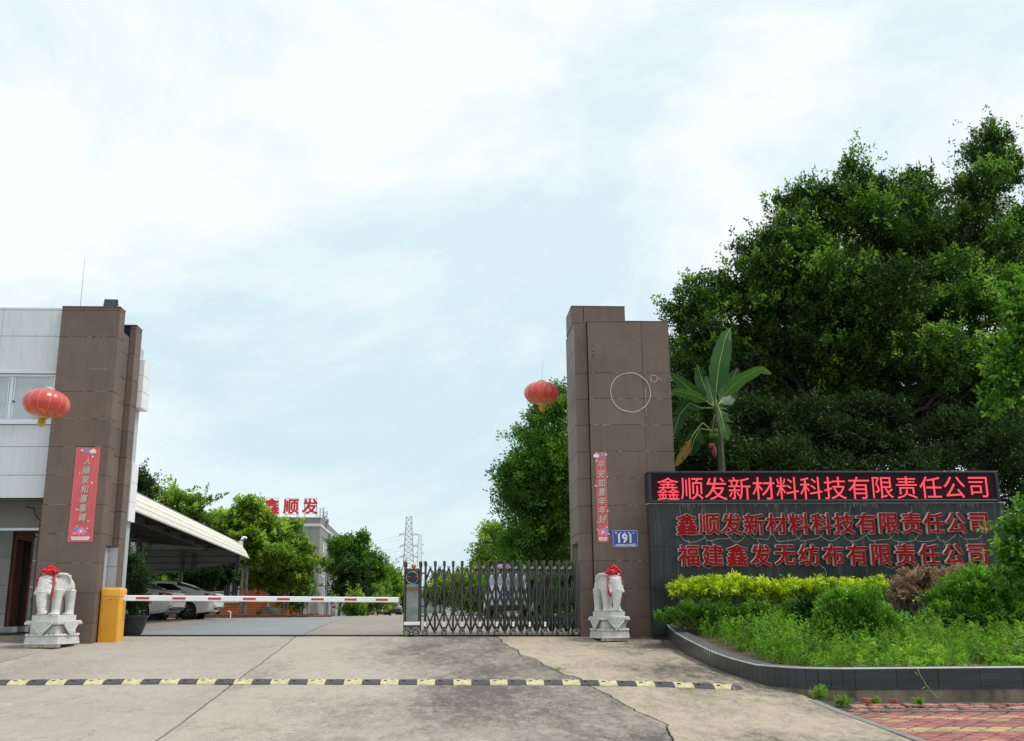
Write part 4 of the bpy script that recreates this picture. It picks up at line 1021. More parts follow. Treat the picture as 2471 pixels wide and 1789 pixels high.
for i, x in enumerate(PX[::2]):     # tie rods between the two rows
    mb = MB(); mb.tube([(x, YG-.18, gzG(x)+1.2), (x, YG+.18, gzG(x)+1.2)], .012, 6); mb.tube([(x, YG-.18, gzG(x)+.12), (x, YG+.18, gzG(x)+.12)], .012, 6); mb.build('tie_rod', M_gate, fg, world=True)
mb = MB(); mb.tube([AT(1352, 1357, YG-.22), AT(1356, 1364, YG-.23), AT(1364, 1370, YG-.23)], .005, 5); mb.build('red_wire', mat('red_wire', (.5,.03,.03), .5), fg, world=True)
# drive head
gd = thing('gate_motor', 'boxy steel drive head of the folding gate with round display and orange beacon', 'gate motor', (-.75, YG, gzG(-.75)))
gx0, gx1 = AT(974, 1450, YG-.25).x, AT(1014, 1450, YG-.25).x; g0 = gzG(-.7)
zt_ = AT(995, 1372, YG-.25).z; YF0 = YG-.25
def GP(px, py): return AT(px, py, YF0)
M_sheet = mat('steel_sheet', (.24,.25,.24), .22, .75, var=.3, vs=2.5, stretch=(1,1,2))
mb = MB(); mb.cbox(gx0+.045, gx1-.03, YF0+.02, YG+.25, g0+.13, zt_-.02, .01); mb.build('body', M_sheet, gd, world=True)
for x in (gx0+.02, gx1-.005):
    for yy in (YF0+.03, YG+.22):
        mb = MB(); oval_post(mb, x, yy, g0+.1, HG-.1, .022, .03); mb.build('post', M_gate, gd, world=True)
        mb = MB(); mb.cbox(x-.032, x+.032, yy-.036, yy+.036, HG-.1, HG, .01); mb.build('post_cap', M_gate, gd, world=True)
za, zb = GP(995, 1379).z, GP(995, 1410).z
mb = MB(); mb.cbox(gx0+.05, gx1-.035, YF0-.002, YF0+.02, zb, za, .004); dp = mb.build('display', M_blk, gd, world=True)
cx_, cz_ = (gx0+gx1)/2+.0, (za+zb)/2
mb = MB(); mb.tube([(cx_+.125*math.cos(a), YF0-.008, cz_+.125*math.sin(a)) for a in np.linspace(0, 2*PI, 41)], .007, 6, cap=False); mb.build('display_ring', M_gateL, dp, world=True, smooth=True)
mb = MB(); rg = random.Random(3)
for sx in (-1, 1):
    for k in range(9): 
        x = cx_+sx*(.04+rg.random()*.065); z = cz_+.02+rg.uniform(-.006, .008); mb.box(x, x+.008, YF0-.004, YF0-.0025, z, z+.006)
mb.build('display_text', emit('led_red', (1, .05, .04), .8), dp, world=True)
mb = MB(); mb.cbox(gx0+.045, gx1-.03, YF0+.0, YF0+.03, zt_-.05, zt_, .005); mb.build('top_rail', M_gate, gd, world=True)
zc, zd_ = GP(995, 1416).z, GP(995, 1428).z
mb = MB(); mb.box(gx0+.05, gx1-.035, YF0+.012, YF0+.019, zd_, zc); mb.build('nameplate', mat('tarnished_bronze', (.17,.14,.07), .35, .5, var=.6, vs=30), gd, world=True)
mb = MB(); mb.cbox(gx0+.01, gx1+.0, YF0-.012, YF0+.01, GP(995, 1509).z, GP(995, 1501).z, .006); mb.build('bumper_strip', M_refl, gd, world=True)
mb = MB(); mb.cbox(gx0+.0, gx1+.01, YF0-.0, YG+.25, g0+.075, g0+.22, .01); mb.build('chassis', M_gate, gd, world=True)
mb = MB(); mb.tube([(cx_+.0+dx, YF0+.0185, g0+z) for dx, z in ((.0, .86), (.03, .78), (.01, .7), (-.03, .6), (-.04, .52))], .004, 5); mb.build('scratch', M_gateL, gd, world=True)
for x in (gx0+.07, gx1-.09):
    for yy in (YF0, YG+.22):
        o = put('wheel', wheel_me, gd); o.location = Vector((x, yy-.015, g0+.078))-Vector(gd.location); o.scale = (1.15, 1, 1.15); put('rim', rim_me, o); o2 = put('wheel_guard', fend_me, gd); o2.location = Vector((x, yy-.01, g0+.085))-Vector(gd.location); o2.scale = (1.2, 1, 1.2)
mb = MB(); p = GP(998, 1366); mb.ball((p.x, YF0+.14, p.z-.0), .052, 16, 10); bc = mb.build('beacon', mat('beacon_orange', (.75,.14,.02), .3, var=.1, coat=.5), gd, world=True, smooth=True)
mb = MB(); mb.lathe([(.03, 0), (.028, .02), (.024, .03)], 12, (p.x, YF0+.14, zt_-.02)); mb.build('beacon_base', M_blk, gd, world=True)
mb = MB(); q = GP(980.5, 1352); mb.lathe([(.022, 0), (.024, .02), (.020, .05), (.022, .09), (.014, .115), (.0, .12)], 12, (q.x, YF0+.03, HG)); mb.build('antenna_lamp', mat('lamp_cream', (.66,.58,.42), .5), gd, world=True, smooth=True)
mb = MB()
for z in (.4, .6, .8, 1.0, 1.3): mb.box(gx1+.02, PX[0]-.02, YG-.03, YG+.03, g0+z, g0+z+.03)
mb.build('coupling', M_gate, gd, world=True)

# ================================================================== barrier with yellow cabinet
M_yel = mat('barrier_yellow', (.78,.36,.018), .38, var=.07, vs=3, coat=.3, bump=.1, bs=30)
M_yelD = mat('barrier_yellow_shade', (.66,.29,.016), .42, var=.07, vs=3)
YBar = 20.98
bx0, bx1 = -6.925, -6.505
zb_ = gz(-7.2, YBar); ztb = AT(250, 1418.5, YBar-.1).z
bg_ = thing('barrier_gate', 'bright yellow barrier cabinet with a lowered white and red boom', 'barrier', ((bx0+bx1)/2, YBar, zb_-.02), 0)
W2, D2, H2 = .205, .17, ztb-zb_+.02
def rrect(w, d, r, z, n=5):
    out = []
    for cx, cy, a0 in ((w-r, d-r, 0), (-w+r, d-r, PI/2), (-w+r, -d+r, PI), (w-r, -d+r, 1.5*PI)):
        for k in range(n): out.append((cx+r*math.cos(a0+k*PI/2/(n-1)), cy+r*math.sin(a0+k*PI/2/(n-1)), z))
    return out
mb = MB(); mb.loft([rrect(W2, D2, .035, 0), rrect(W2, D2, .035, H2-.175)]); me = mb.mesh('cabinet', M_yel); auto_smooth(me); cab = put('cabinet', me, bg_)
mb = MB(); mb.loft([rrect(W2+.004, D2+.004, .04, H2-.17), rrect(W2+.004, D2+.004, .04, H2-.05), rrect(W2-.006, D2-.006, .04, H2-.018), rrect(W2-.04, D2-.04, .04, H2)]); me = mb.mesh('hood', M_yel); auto_smooth(me, 50); put('hood', me, bg_)
mb = MB(); mb.cbox(-W2+.045, W2-.05, -D2-.006, -D2-.0005, .04, H2-.20, .004); mb.build('cabinet_door', M_yelD, bg_)
mb = MB(); mb.lathe([(.0, -.010), (.012, -.010), (.014, -.0065)], 10, (0, -D2, H2-.235), 'Y'); mb.build('lock', M_dark, bg_)
mb = MB(); mb.lathe([(0, -.002), (.022, -.002), (.022, .02), (0, .02)], 12, (0, 0, .45), 'X'); mb.xf(Matrix.Translation((W2, .02, 0))); mb.build('crank_port', M_gateL, bg_)
b0 = AT(296, 1443.5, YBar); b1 = AT(961.5, 1448, 21.9)
arm = MB(); d = (b1-b0); Lr = d.length; arm.cbox(-.12, Lr, -.022, .022, -.055, .055, .01)
rot = Matrix.Translation(b0) @ d.to_track_quat('X', 'Z').to_matrix().to_4x4(); arm.xf(rot)
am = arm.build('boom', mat('boom_white', (.80,.81,.84), .4, .1, var=.03), bg_, world=True)
M_redR = mat('reflective_red', (.52,.012,.014), .35, coat=.4)
for px in (342, 426.5, 510, 592.5, 674, 756.5, 837.5, 914.5):
    t = (AT(px, 1445, YBar).x-b0.x)/(b1.x-b0.x)*Lr; s = MB(); s.cbox(t-.128, t+.128, -.0265, -.0225, -.022, .022, .002); s.xf(rot); s.build('reflective_strip', M_redR, am, world=True)
s = MB(); s.cbox(Lr+.001, Lr+.012, -.024, .024, -.057, .057, .003); s.xf(rot); s.build('boom_end_cap', M_alu, am, world=True)

# ================================================================== lanterns
M_lan = None
def lantern_mat():
    m, t, b = nodes('lantern_silk'); c = ramp(t, noise(t, 6, 3, .5, (1,1,1), 'obj'), [(.3, (.62,.045,.035)), (.7, (.72,.065,.05))])
    t.links.new(c, b.inputs['Base Color']); b.inputs['Roughness'].default_value = .34; b.inputs['Sheen Weight'].default_value = .5; b.inputs['Specular IOR Level'].default_value = .9; b.inputs['Coat Weight'].default_value = .35; b.inputs['Coat Roughness'].default_value = .25; bumpn(t, b, noise(t, 14, 4, .6, (1, 1, .35), 'obj'), .35, .01)
    tr = t.nodes.new('ShaderNodeBsdfTranslucent'); tr.inputs[0].default_value = (.9,.10,.07,1); ms = t.nodes.new('ShaderNodeMixShader'); ms.inputs[0].default_value = .25
    t.links.new(b.outputs[0], ms.inputs[1]); t.links.new(tr.outputs[0], ms.inputs[2]); t.links.new(ms.outputs[0], t.nodes['Material Output'].inputs[0]); return m
M_lan = lantern_mat(); M_gold2 = mat('gold_print', (.72,.44,.10), .4, .3, var=.2, vs=40); M_tass = mat('tassel_yellow', (.68,.46,.07), .7, var=.25, vs=60, coord='obj')
def lantern(label, c, R_, tilt, cord, wind):
    t = thing('red_lantern', label, 'lantern', c, 0, 'red silk lanterns hung before the gate'); t.rotation_euler = tilt
    n = 96; ribs = 12; mb = MB(); rings = []; H = R_*.62
    for j in range(25):
        ph = -PI/2+PI*j/24; rr = R_*max(.0, math.cos(ph))**.72; z = H*math.sin(ph)
        if j in (0, 24): rr = R_*.20
        ring = []
        for k in range(n):
            a = 2*PI*k/n; cu = abs(math.sin(a*ribs/2)); 
            pk = .012*R_*math.sin(j*2.9)*(.5+.5*math.sin(a*3+1))**3*math.cos(ph)
            q = rr*(.955+.05*cu)+pk*.9; ring.append((q*math.cos(a), q*math.sin(a), z))
        rings.append(ring)
    mb.loft(rings, cap=True); mb.build('silk_shell', M_lan, t, smooth=True)
    for k in range(ribs):
        a = 2*PI*k/ribs; b = MB(); b.tube([(R_*max(0, math.cos(p))**.72*.962*math.cos(a), R_*max(0, math.cos(p))**.72*.962*math.sin(a), H*math.sin(p)) for p in np.linspace(-1.3, 1.35, 20)], .0035, 5); b.build('rib', M_gold2, t, smooth=True)
    b = MB()     # cloud border print round the lower part
    for k in range(ribs):
        for q, (du, p0, r) in enumerate(((0, -.78, .055), (.10, -.88, .045), (-.10, -.88, .045), (0, -1.0, .05), (.16, -1.02, .035))):
            a = 2*PI*(k+.5)/ribs+du
            pts = []
            for s in np.linspace(0, 2*PI, 11):
                pp = p0+math.sin(s)*r*1.3; aa = a+math.cos(s)*r*2.2; rr = R_*max(0, math.cos(pp))**.72*.992+.004
                pts.append((rr*math.cos(aa), rr*math.sin(aa), H*math.sin(pp)-.003))
            b.tube(pts, .0036, 4, cap=False)
    b.build('gold_border', M_gold2, t)['kind'] = 'stuff'
    b = MB(); b.lathe([(.0, H*.985), (R_*.22, H*.985), (R_*.22, H+.035), (R_*.14, H+.055), (0, H+.055)], 20); b.build('top_cap', mat('cap_ivory', (.55,.52,.42), .5, var=.2, vs=20), t, smooth=False)
    b = MB(); b.lathe([(.0, -H-.03), (R_*.20, -H-.03), (R_*.215, -H+.0), (0, -H+.0)], 20); b.build('bottom_ring', M_gold2, t)
    b = MB(); g = random.Random(int(R_*1000)+int(wind*100))
    for k in range(60):
        a = g.uniform(0, 2*PI); r = R_*.17*g.uniform(.5, 1); x, y = r*math.cos(a), r*math.sin(a); l = R_*g.uniform(.28, .42)
        b.tube([(x, y, -H-.02), (x+wind*.2*l, y, -H-.02-l*.5), (x+wind*.5*l+g.uniform(-.01, .01), y, -H-.02-l)], [.004, .0045, .003], 4)
    b.build('tassel', M_tass, t)['kind'] = 'stuff'
    b = MB(); b.tube([(0, 0, H+.05), (.0, 0, H+.10), (cord*.06, 0, H+.05+cord)], .003, 5); b.build('cord', M_edge, t)
    return t
c = AT(112, 974, 19.4); lantern('red silk lantern hanging before the gatehouse window', c, .425, (R(-2), R(6.5), 0), .40, -.1)
c = AT(1307, 949, 22.6); lantern('red silk lantern hanging in open sky next to the wide pillar', c, .41, (0, R(1.5), .3), .42, .1)

# ================================================================== stone elephants
M_ribbon = mat('red_satin', (.66,.012,.014), .35, var=.12, vs=10, coat=.15)
M_plinthB = mat('yellowish_brick', (.42,.38,.27), .85, var=.25, vs=9, bump=.4)
def baked(mb, name, mt, voxel, smooth=2):
    me = mb.mesh('tmp', None, fix=False); ob = bpy.data.objects.new('tmp', me); link(ob)
    r = ob.modifiers.new('r', 'REMESH'); r.mode = 'VOXEL'; r.voxel_size = voxel
    s = ob.modifiers.new('s', 'SMOOTH'); s.iterations = smooth; s.factor = .5
    dg = bpy.context.evaluated_depsgraph_get(); dg.update(); out = bpy.data.meshes.new_from_object(ob.evaluated_get(dg)); bpy.data.objects.remove(ob)
    out.name = name; out.materials.clear(); out.materials.append(mt); out.shade_smooth(); return out
def elephant_meshes():
    # local: faces -Y, x right, z up, feet at z=0; about .86 high at the withers
    b = MB()
    b.ball((0, .26, .63), 1, 24, 16, (.180, .30, .195)); b.ball((0, .42, .62), 1, 20, 14, (.175, .16, .20)); b.ball((0, .08, .62), 1, 20, 14, (.165, .14, .185))
    for sx in (-1, 1):
        b.tube([(sx*.115, .05, .55), (sx*.118, .03, .32), (sx*.12, .02, .12), (sx*.125, .005, .03), (sx*.127, .0, .0)], [.112, .088, .080, .086, .094], 16)
        b.tube([(sx*.115, .44, .55), (sx*.12, .47, .32), (sx*.12, .475, .12), (sx*.122, .465, .03), (sx*.122, .46, .0)], [.12, .09, .08, .086, .094], 16)
        for k in range(4):
            a = -PI/2+(k-1.5)*.52
            b.ball((sx*.126+.098*math.cos(a), .0+.098*math.sin(a), .022), .028, 8, 6); b.ball((sx*.122+.096*math.cos(a), .46+.096*math.sin(a), .022), .028, 8, 6)
    # head and brow
    b.ball((0, -.10, .74), 1, 22, 14, (.160, .15, .155)); b.ball((0, -.16, .64), 1, 20, 12, (.148, .12, .14)); b.ball((0, -.08, .82), 1, 16, 10, (.125, .11, .085))
    for sx in (-1, 1):
        b.ball((sx*.118, -.225, .71), 1, 12, 8, (.034, .03, .028)); b.ball((sx*.09, -.205, .80), 1, 10, 8, (.06, .045, .035))
        b.tube([(sx*.115, -.22, .60), (sx*.135, -.25, .53), (sx*.146, -.285, .47), (sx*.148, -.30, .445)], [.036, .034, .028, .014], 10)
        b.tube([(sx*.09, -.20, .67), (sx*.13, -.22, .58), (sx*.125, -.235, .50)], [.045, .050, .034], 10)
        b.tube([(sx*.10, -.20, .50), (sx*.04, -.24, .455), (0, -.25, .45)], [.03, .03, .03], 10)
    # trunk with rings, foot of the trunk curling outward
    pts = []; rr = []; n = 90
    for i in range(n+1):
        t = i/n; z = .76-.74*t; y = -.205-.070*math.sin(t*2.2)-.040*t*t; x = .055*max(0, t-.5)**1.1*2
        r = (.125-.010*t if t < .38 else .121-.085*(t-.38)**.75)+.0048*math.cos(t*2*PI*21)*(1 if t > .10 else 0); pts.append((x, y, z)); rr.append(max(.045, r))
    b.tube(pts, rr, 22); b.tube([(.02, -.31, .06), (.065, -.30, .035), (.11, -.28, .05), (.12, -.265, .09)], [.048, .044, .036, .024], 12)
    # ears: thick fans splayed out from the neck, curled over at the top
    for sx in (-1, 1):
        rings = []
        for j in range(13):
            v = j/12; zc_ = .87-.43*v; wd = .155*math.sin(PI*min(1, .16+v*.82))**.7+.012
            yc = .02+.10*(1-v)
            ring = []
            for k in range(18):
                a = 2*PI*k/18; u = math.cos(a); w_ = math.sin(a)
                ring.append((sx*(.185+.065*u*(1-.3*v)+.018*w_+.010*math.sin(u*9)-.03*v), yc+u*wd, zc_+.015*u))
            rings.append(ring)
        b.loft(rings)
        b.tube([(sx*.12, -.10, .86), (sx*.165, .00, .895), (sx*.225, .12, .885), (sx*.262, .205, .80), (sx*.262, .215, .70)], [.026, .034, .036, .026, .012], 12)
    b.tube([(0, .57, .68), (0, .625, .60), (.02, .62, .50), (.03, .57, .44)], [.03, .045, .05, .02], 10)
    # saddle cloth with raised medallion
    rings = []
    for j in range(13):
        a = -1.9+3.8*j/12; rings.append([(math.sin(a)*r, y, .60+math.cos(a)*(r+.03)) for r, y in ((.170, .16), (.205, .16), (.205, .47), (.170, .47))])
    b.loft(rings)
    for sx in (-1, 1):
        b.ball((sx*.205, .33, .66), 1, 14, 10, (.012, .05, .10)); b.ball((sx*.213, .33, .66), 1, 10, 8, (.010, .03, .07))
    b.tube([(-.125, -.17, .82), (0, -.225, .845), (.125, -.17, .82)], .018, 8); b.tube([(-.13, -.18, .775), (0, -.245, .79), (.13, -.18, .775)], .012, 8)
    body = baked(b, 'body', M_granite, .0085, 2)
    return body
EL = elephant_meshes()
def pedestal(root, W, L_, H, turn):
    """rectangular carved plinth, local origin at the middle of the foot"""
    hw, hl = W/2, L_/2
    def fr(w, l, z0, z1, n, c=.008):
        m = MB(); m.cbox(-w, w, -l, l, z0, z1, c); return m.build(n, M_granite, root)
    # brick packing under the foot
    for i, (a, b_) in enumerate(((-.95, -.08), (-.06, .12), (.14, .96))):
        m = MB(); m.cbox(a*hw, b_*hw, -hl+.02, -hl+.14, 0, .055, .006); m.build('packing_brick', M_plinthB, root)
        m = MB(); m.cbox(a*hw, b_*hw, hl-.14, hl-.04, 0, .055, .006); m.build('packing_brick', M_plinthB, root)
    z = .057
    m = MB(); zz = [0, .03, .036, .066, .072, .10, .106, .135]
    rg = []
    for i, h in enumerate(zz): 
        s = (0, 0, -.008, -.004, -.012, -.008, -.018, -.02)[i]; rg.append([(x*(hw+s), y*(hl+s), z+h) for x, y in ((1, 1), (-1, 1), (-1, -1), (1, -1))])
    m.loft(rg); m.build('foot_moulding', M_granite, root)
    z += .137
    pt = MB()                 # lotus petal ring
    for (ax, s, e, fix_) in ((0, -hw, hw, -hl), (0, -hw, hw, hl), (1, -hl, hl, -hw), (1, -hl, hl, hw)):
        n = 7
        for k in range(n):
            c = s+(e-s)*(k+.5)/n; r = (e-s)/n*.5
            p = (c, fix_*.945, z+.028) if ax == 0 else (fix_*.945, c, z+.028)
            pt.ball(p, 1, 12, 8, (r*1.02, .022, .030) if ax == 0 else (.022, r*1.02, .030)); pt.ball((p[0]+(0 if ax == 0 else .018*(1 if fix_ > 0 else -1)), p[1]+(.018*(1 if fix_ > 0 else -1) if ax == 0 else 0), p[2]-.004), 1, 8, 6, (r*.5, .012, .016) if ax == 0 else (.012, r*.5, .016))
    pt.build('lotus_band', M_granite, root, smooth=True)
    fr(hw*.95, hl*.95, z, z+.045, 'band_core')
    z += .046; fr(hw*.84, hl*.84, z, z+.17, 'waist', .02)
    zt2 = z+.171
    fr(hw*1.02, hl*1.02, zt2, zt2+.075, 'cornice', .014)
    for sx in (-1, 1):
        for sy in (-1, 1): m = MB(); m.ball((sx*hw*.99, sy*hl*.99, zt2+.022), .026, 10, 8); m.build('corner_scroll', M_granite, root, smooth=True)
    # triangular carved cloths, hanging over each face with scrolls in relief
    for ax, half, off in ((0, hw, hl), (1, hl, hw)):
        for sg in (-1, 1):
            m = MB(); tw = half*.62; P_ = [(-tw, zt2+.065), (tw, zt2+.065), (tw, zt2), (0, zt2-.205), (-tw, zt2)]
            m.prism(P_, off*1.02, off*1.02+.018); m2 = MB()
            for q in range(3):
                for k, (u, v) in enumerate(((0, -.13), (-.35, -.03), (.35, -.03), (0, -.04), (-.62, .03), (.62, .03), (-.2, .03), (.2, .03))):
                    if q: break
                    pts = [(u*tw+(.010+.0035*s)*math.cos(s), -(off*1.02+.020), zt2+v+(.010+.0035*s)*math.sin(s)) for s in np.linspace(0, 7.5, 16)]
                    m2.tube([(p[0], -p[1], p[2]) for p in pts], .0042, 5)
            for a_, b_ in zip(P_[1:], P_[2:]+P_[:1]): m2.tube([(a_[0]*.96, off*1.02+.020, a_[1]), (b_[0]*.96, off*1.02+.020, b_[1])], .007, 5)
            ang = {(0, -1): PI, (0, 1): 0, (1, -1): PI/2, (1, 1): -PI/2}[(ax, sg)]
            for q in (m, m2): q.xf(Matrix.Rotation(ang, 4, 'Z'))
            o = m.build('carved_cloth', M_granite, root); m2.build('relief_scroll', M_granite, o, smooth=True)['kind'] = 'stuff'
    z = zt2+.076; fr(hw*.80, hl*.80, z, z+.095, 'top_slab', .006)
    return z+.095
def rosette(parent, c, s, peak, seed):
    """gathered satin bow: many folded petals heaped on a core"""
    g = random.Random(seed); b = MB()
    b.ball((0, 0, s*.30), s*.75, 16, 10, (1, .9, .55+peak*.4))
    for k in range(34):
        t = k/33; a = k*2.4+g.uniform(-.3, .3); r = s*(1.05-.95*t); h = s*(.15+(.55+peak*.75)*t)
        o = Vector((r*math.cos(a), r*math.sin(a)*.85, h)); tl = .5+.6*t
        rot = Euler((g.uniform(-.5, .5), g.uniform(-.4, .4)-tl*.6, a)).to_matrix(); rings = []
        L_, W_ = s*g.uniform(.42, .62), s*g.uniform(.30, .44)
        for i in range(7):
            u = i/6; w = W_*math.sin(PI*(.12+.8*u)); z = L_*.35*math.sin(u*PI); x = (u-.35)*L_*1.3
            rings.append([o+rot @ Vector((x, w*math.cos(q), z+.010+abs(w)*.35*math.sin(q)+.006*math.sin(q*3+k))) for q in np.linspace(0, 2*PI, 9)[:-1]])
        b.loft(rings)
    if peak > .5: b.tube([(0, 0, s*.5), (-.02, 0, s*1.2), (-.035, 0, s*1.7)], [s*.55, s*.38, .01], 10)
    b.xf(Matrix.Translation(c)); return b.build('ribbon_rosette', M_ribbon, parent, smooth=True)
def statue(label, corner, Yc, rz, mir, W, L_, size):
    """corner: photograph position of the pedestal's nearest foot corner"""
    cn = AT(*corner, Yc); cs, sn = math.cos(rz), math.sin(rz); hx = (W/2 if not mir else -W/2)
    # nearest corner is local (+W/2,-L/2) for the one turned left, (-W/2,-L/2) for the other
    off = Vector((hx*cs+L_/2*sn, hx*sn-L_/2*cs, 0)); c = cn-off
    t = thing('elephant_statue', label, 'statue', (c.x, c.y, gz(c.x, c.y)-.005), rz, 'white granite elephants guarding the gate')
    top = pedestal(t, W, L_, .6, 0)
    k = size; e = put('elephant', EL, t, (0, -.19*k, top), (0, 0, 0)); e.scale = ((-k if mir else k)*1.04, k*1.06, k*.92)
    hd = MB()
    rosette(e, (.03 if not mir else .0, -.13, .885), .155 if not mir else .14, .1 if not mir else .75, 3 if mir else 8)
    for sx, ln in ((1, .42), (-1, .30)):
        b = MB(); rings = []
        for j in range(9):
            v = j/8; p = Vector((sx*(.135+.055*math.sin(v*2.5)), -.16-.07*v, .90-ln*v)); w = .034*(1-.2*v); rings.append([p+Vector((0, -w, 0)), p+Vector((sx*.008, 0, 0)), p+Vector((0, w, 0)), p-Vector((sx*.004, 0, 0))])
        b.loft(rings); b.build('ribbon_tail', M_ribbon, e, smooth=True)
    b = MB(); b.tube([(.17, -.20, .50), (.15, -.17, .42), (.10, -.15, .38), (.05, -.12, .40)], [.016, .02, .022, .01], 6); b.build('ribbon_loop', M_ribbon, e, smooth=True)
    return t
statue('white stone elephant with a flat red rosette beside the yellow barrier, facing the house door', (137, 1557), 19.55, R(-13), False, .68, .72, .92)
statue('white stone elephant with a peaked red bow before the wide pillar and name wall', (1455, 1549), 20.75, R(15), True, .60, .70, .92)

# ================================================================== potted bush
pc_ = AT(318, 1527, 23.3)
pb_ = thing('potted_bush', 'loose dark green bush in a big black pot behind the barrier', 'potted plant', (AT(319, 1510, 23.0).x, 23.0, gz(-7, 23.0)))
b = MB(); prof_ = [(0, 0), (.19, 0), (.22, .03), (.28, .20), (.30, .34), (.33, .35), (.335, .395), (.30, .40), (.29, .36), (0, .35)]; b.lathe(prof_, 32)
me = b.mesh('pot', mat('black_pot', (.022,.024,.024), .45, var=.3, vs=8, coord='obj', bump=.1)); auto_smooth(me); put('pot', me, pb_)
b = MB(); b.ball((0, 0, .345), .29, 16, 6, (1, 1, .12)); b.build('potting_soil', M_soil, pb_)
# ================================================================== carport
M_cream = mat('cream_sheet', (.74,.70,.61), .5, var=.06, vs=2, stretch=(1,1,8))
M_under = mat('underside_sheet', (.42,.43,.43), .7, var=.12, vs=1)
M_beam = mat('dark_beam', (.045,.047,.048), .6, var=.2)
M_colm = mat('column_grey', (.10,.105,.115), .5, var=.2)
cp = thing('carport', 'large cream edged carport with dark steel columns beside the gatehouse', 'carport', (-10, 32, .2))
n0 = AT(325, 1240, 24.0); n1 = AT(600, 1345, 43.0)      # lower eave line
u0 = AT(325, 1198, 24.0); u1 = AT(574, 1305, 42.0)
zE, zU = (n0.z+n1.z)/2, (n0.z+n1.z)/2+.52
def ex(y): return n0.x+(n1.x-n0.x)*(y-24)/(19.)
def ez(y): return n0.z+.10+(n1.z-n0.z-.10)*(y-24)/(19.)
ya, yb = 23.3, 43.0
YS_ = list(np.linspace(ya, yb, 9))
prof_e = [(0, 0), (-.035, .12), (-.10, .27), (-.20, .42), (-.34, .55), (-.5, .63)]
for i in range(len(YS_)-1):
    y0, y1 = YS_[i]+.006, YS_[i+1]-.006; mb = MB()
    e1 = 0 if i < len(YS_)-2 else .55
    rings = []
    for (y, k) in ((y0, 0), (y1, 1)):
        ring = [(ex(y)+dx, y-(e1*k*(dz/.6)), ez(y)+dz) for dx, dz in prof_e]; ring += [(ex(y)+dx-.03, y-(e1*k*(dz/.6)), ez(y)+dz-.02) for dx, dz in prof_e[::-1]]; rings.append(ring)
    mb.loft(rings); mb.build('fascia_sheet', M_cream, cp, world=True)
for k in range(1, 5):      # pressed seams along the sheet
    dx, dz = prof_e[k]; mb = MB(); mb.tube([(ex(ya)+dx+.004, ya, ez(ya)+dz), (ex(yb-.5)+dx+.004, yb-.5, ez(yb-.5)+dz)], .006, 4); mb.build('seam', M_cream, cp, world=True)
mb = MB(); mb.tube([(ex(ya)-.0, ya, ez(ya)-.02), (ex(yb)-.0, yb, ez(yb)-.02)], .035, 6); mb.build('gutter', M_cream, cp, world=True)
mb = MB(); mb.tube([(ex(ya)-.34, ya, ez(ya)+.56), (ex(yb-.6)-.34, yb-.6, ez(yb)+.56)], .018, 6); mb.build('ridge_pipe', M_edge, cp, world=True)
Wc = 9.0
mb = MB(); mb.loft([[(ex(y)-.06, y, ez(y)+.02), (ex(y)-.5, y, ez(y)+.50), (ex(y)-Wc, y, ez(y)+1.25), (ex(y)-Wc, y, ez(y)+1.30), (ex(y)-.5, y, ez(y)+.56), (ex(y)-.03, y, ez(y)+.03)] for y in (ya, yb-.05)])
mb.build('roof_sheet', M_under, cp, world=True)
for y in np.linspace(ya+.6, yb-.4, 8):        # rafters
    mb = MB(); mb.loft([[(ex(y)-.25, y+s, ez(y)+.15), (ex(y)-.5, y+s, ez(y)+.47), (ex(y)-Wc, y+s, ez(y)+1.23), (ex(y)-Wc, y+s, ez(y)+1.0), (ex(y)-.6, y+s, ez(y)+.26)] for s in (-.05, .05)]); mb.build('rafter', M_beam, cp, world=True)
for k, dx in enumerate((1.7, 4.0, 6.3)):
    mb = MB(); h = .47+(dx-.5)*.09; mb.loft([[(ex(y)-dx-.06, y, ez(y)+h-.25), (ex(y)-dx+.06, y, ez(y)+h-.25), (ex(y)-dx+.06, y, ez(y)+h-.03), (ex(y)-dx-.06, y, ez(y)+h-.03)] for y in (ya, yb)]); mb.build('purlin', M_beam, cp, world=True)
# far gable sheet with horizontal ribs
zg1, zg0 = AT(480, 1300, yb).z+.35, AT(480, 1390, yb).z
xg0, xg1 = AT(335, 1350, yb).x, AT(592, 1350, yb).x
mb = MB(); zr = ez(yb); mb.prism([(xg0, zg0-.05), (xg1-.35, zr-.20), (xg1+.1, zr+.02), (xg1-.3, zr+.40), (xg0, zr+.92)], yb+.02, yb+.05); mb.build('gable_sheet', mat('gable_sheet_dark', (.17,.17,.165), .7, var=.12, vs=1), cp, world=True)
for k in range(4):
    z = zg0+.25+k*.26; mb = MB(); mb.cbox(xg0, xg1-.55+.12*k, yb-.02, yb+.018, z, z+.035, .004); mb.build('gable_rib', M_beam, cp, world=True)
for px in (467, 574):
    p = AT(px, 1350, yb-.05); mb = MB(); mb.cbox(p.x-.06, p.x+.06, yb-.10, yb-.03, zg0+.1, ez(yb)+.2, .004); mb.build('gable_post', M_beam, cp, world=True)
for px, Y in ((435, 42.95), (330, 36.6), (300, 30.0)):
    p = AT(px, 1400, Y); mb = MB(); mb.lathe([(.085, gz(p.x, Y)-.05), (.085, ez(Y)+.35)], 14, (p.x, Y, 0)); mb.build('column', M_colm, cp, world=True, smooth=True)
cc = thing('security_camera', 'small white security camera on the far corner of the carport roof', 'camera', AT(583, 1312, 42.6))
b = MB(); b.cbox(-.11, .05, -.08, .08, -.25, .1, .01); b.build('mount_box', M_cream, cc)
b = MB(); b.ball((.10, -.02, .22), .10, 14, 8, (1.2, 1, .8)); b.build('housing', M_white, cc, smooth=True)
b = MB(); b.ball((.14, -.08, .19), .055, 10, 6); b.build('lens', M_blk, cc, smooth=True)
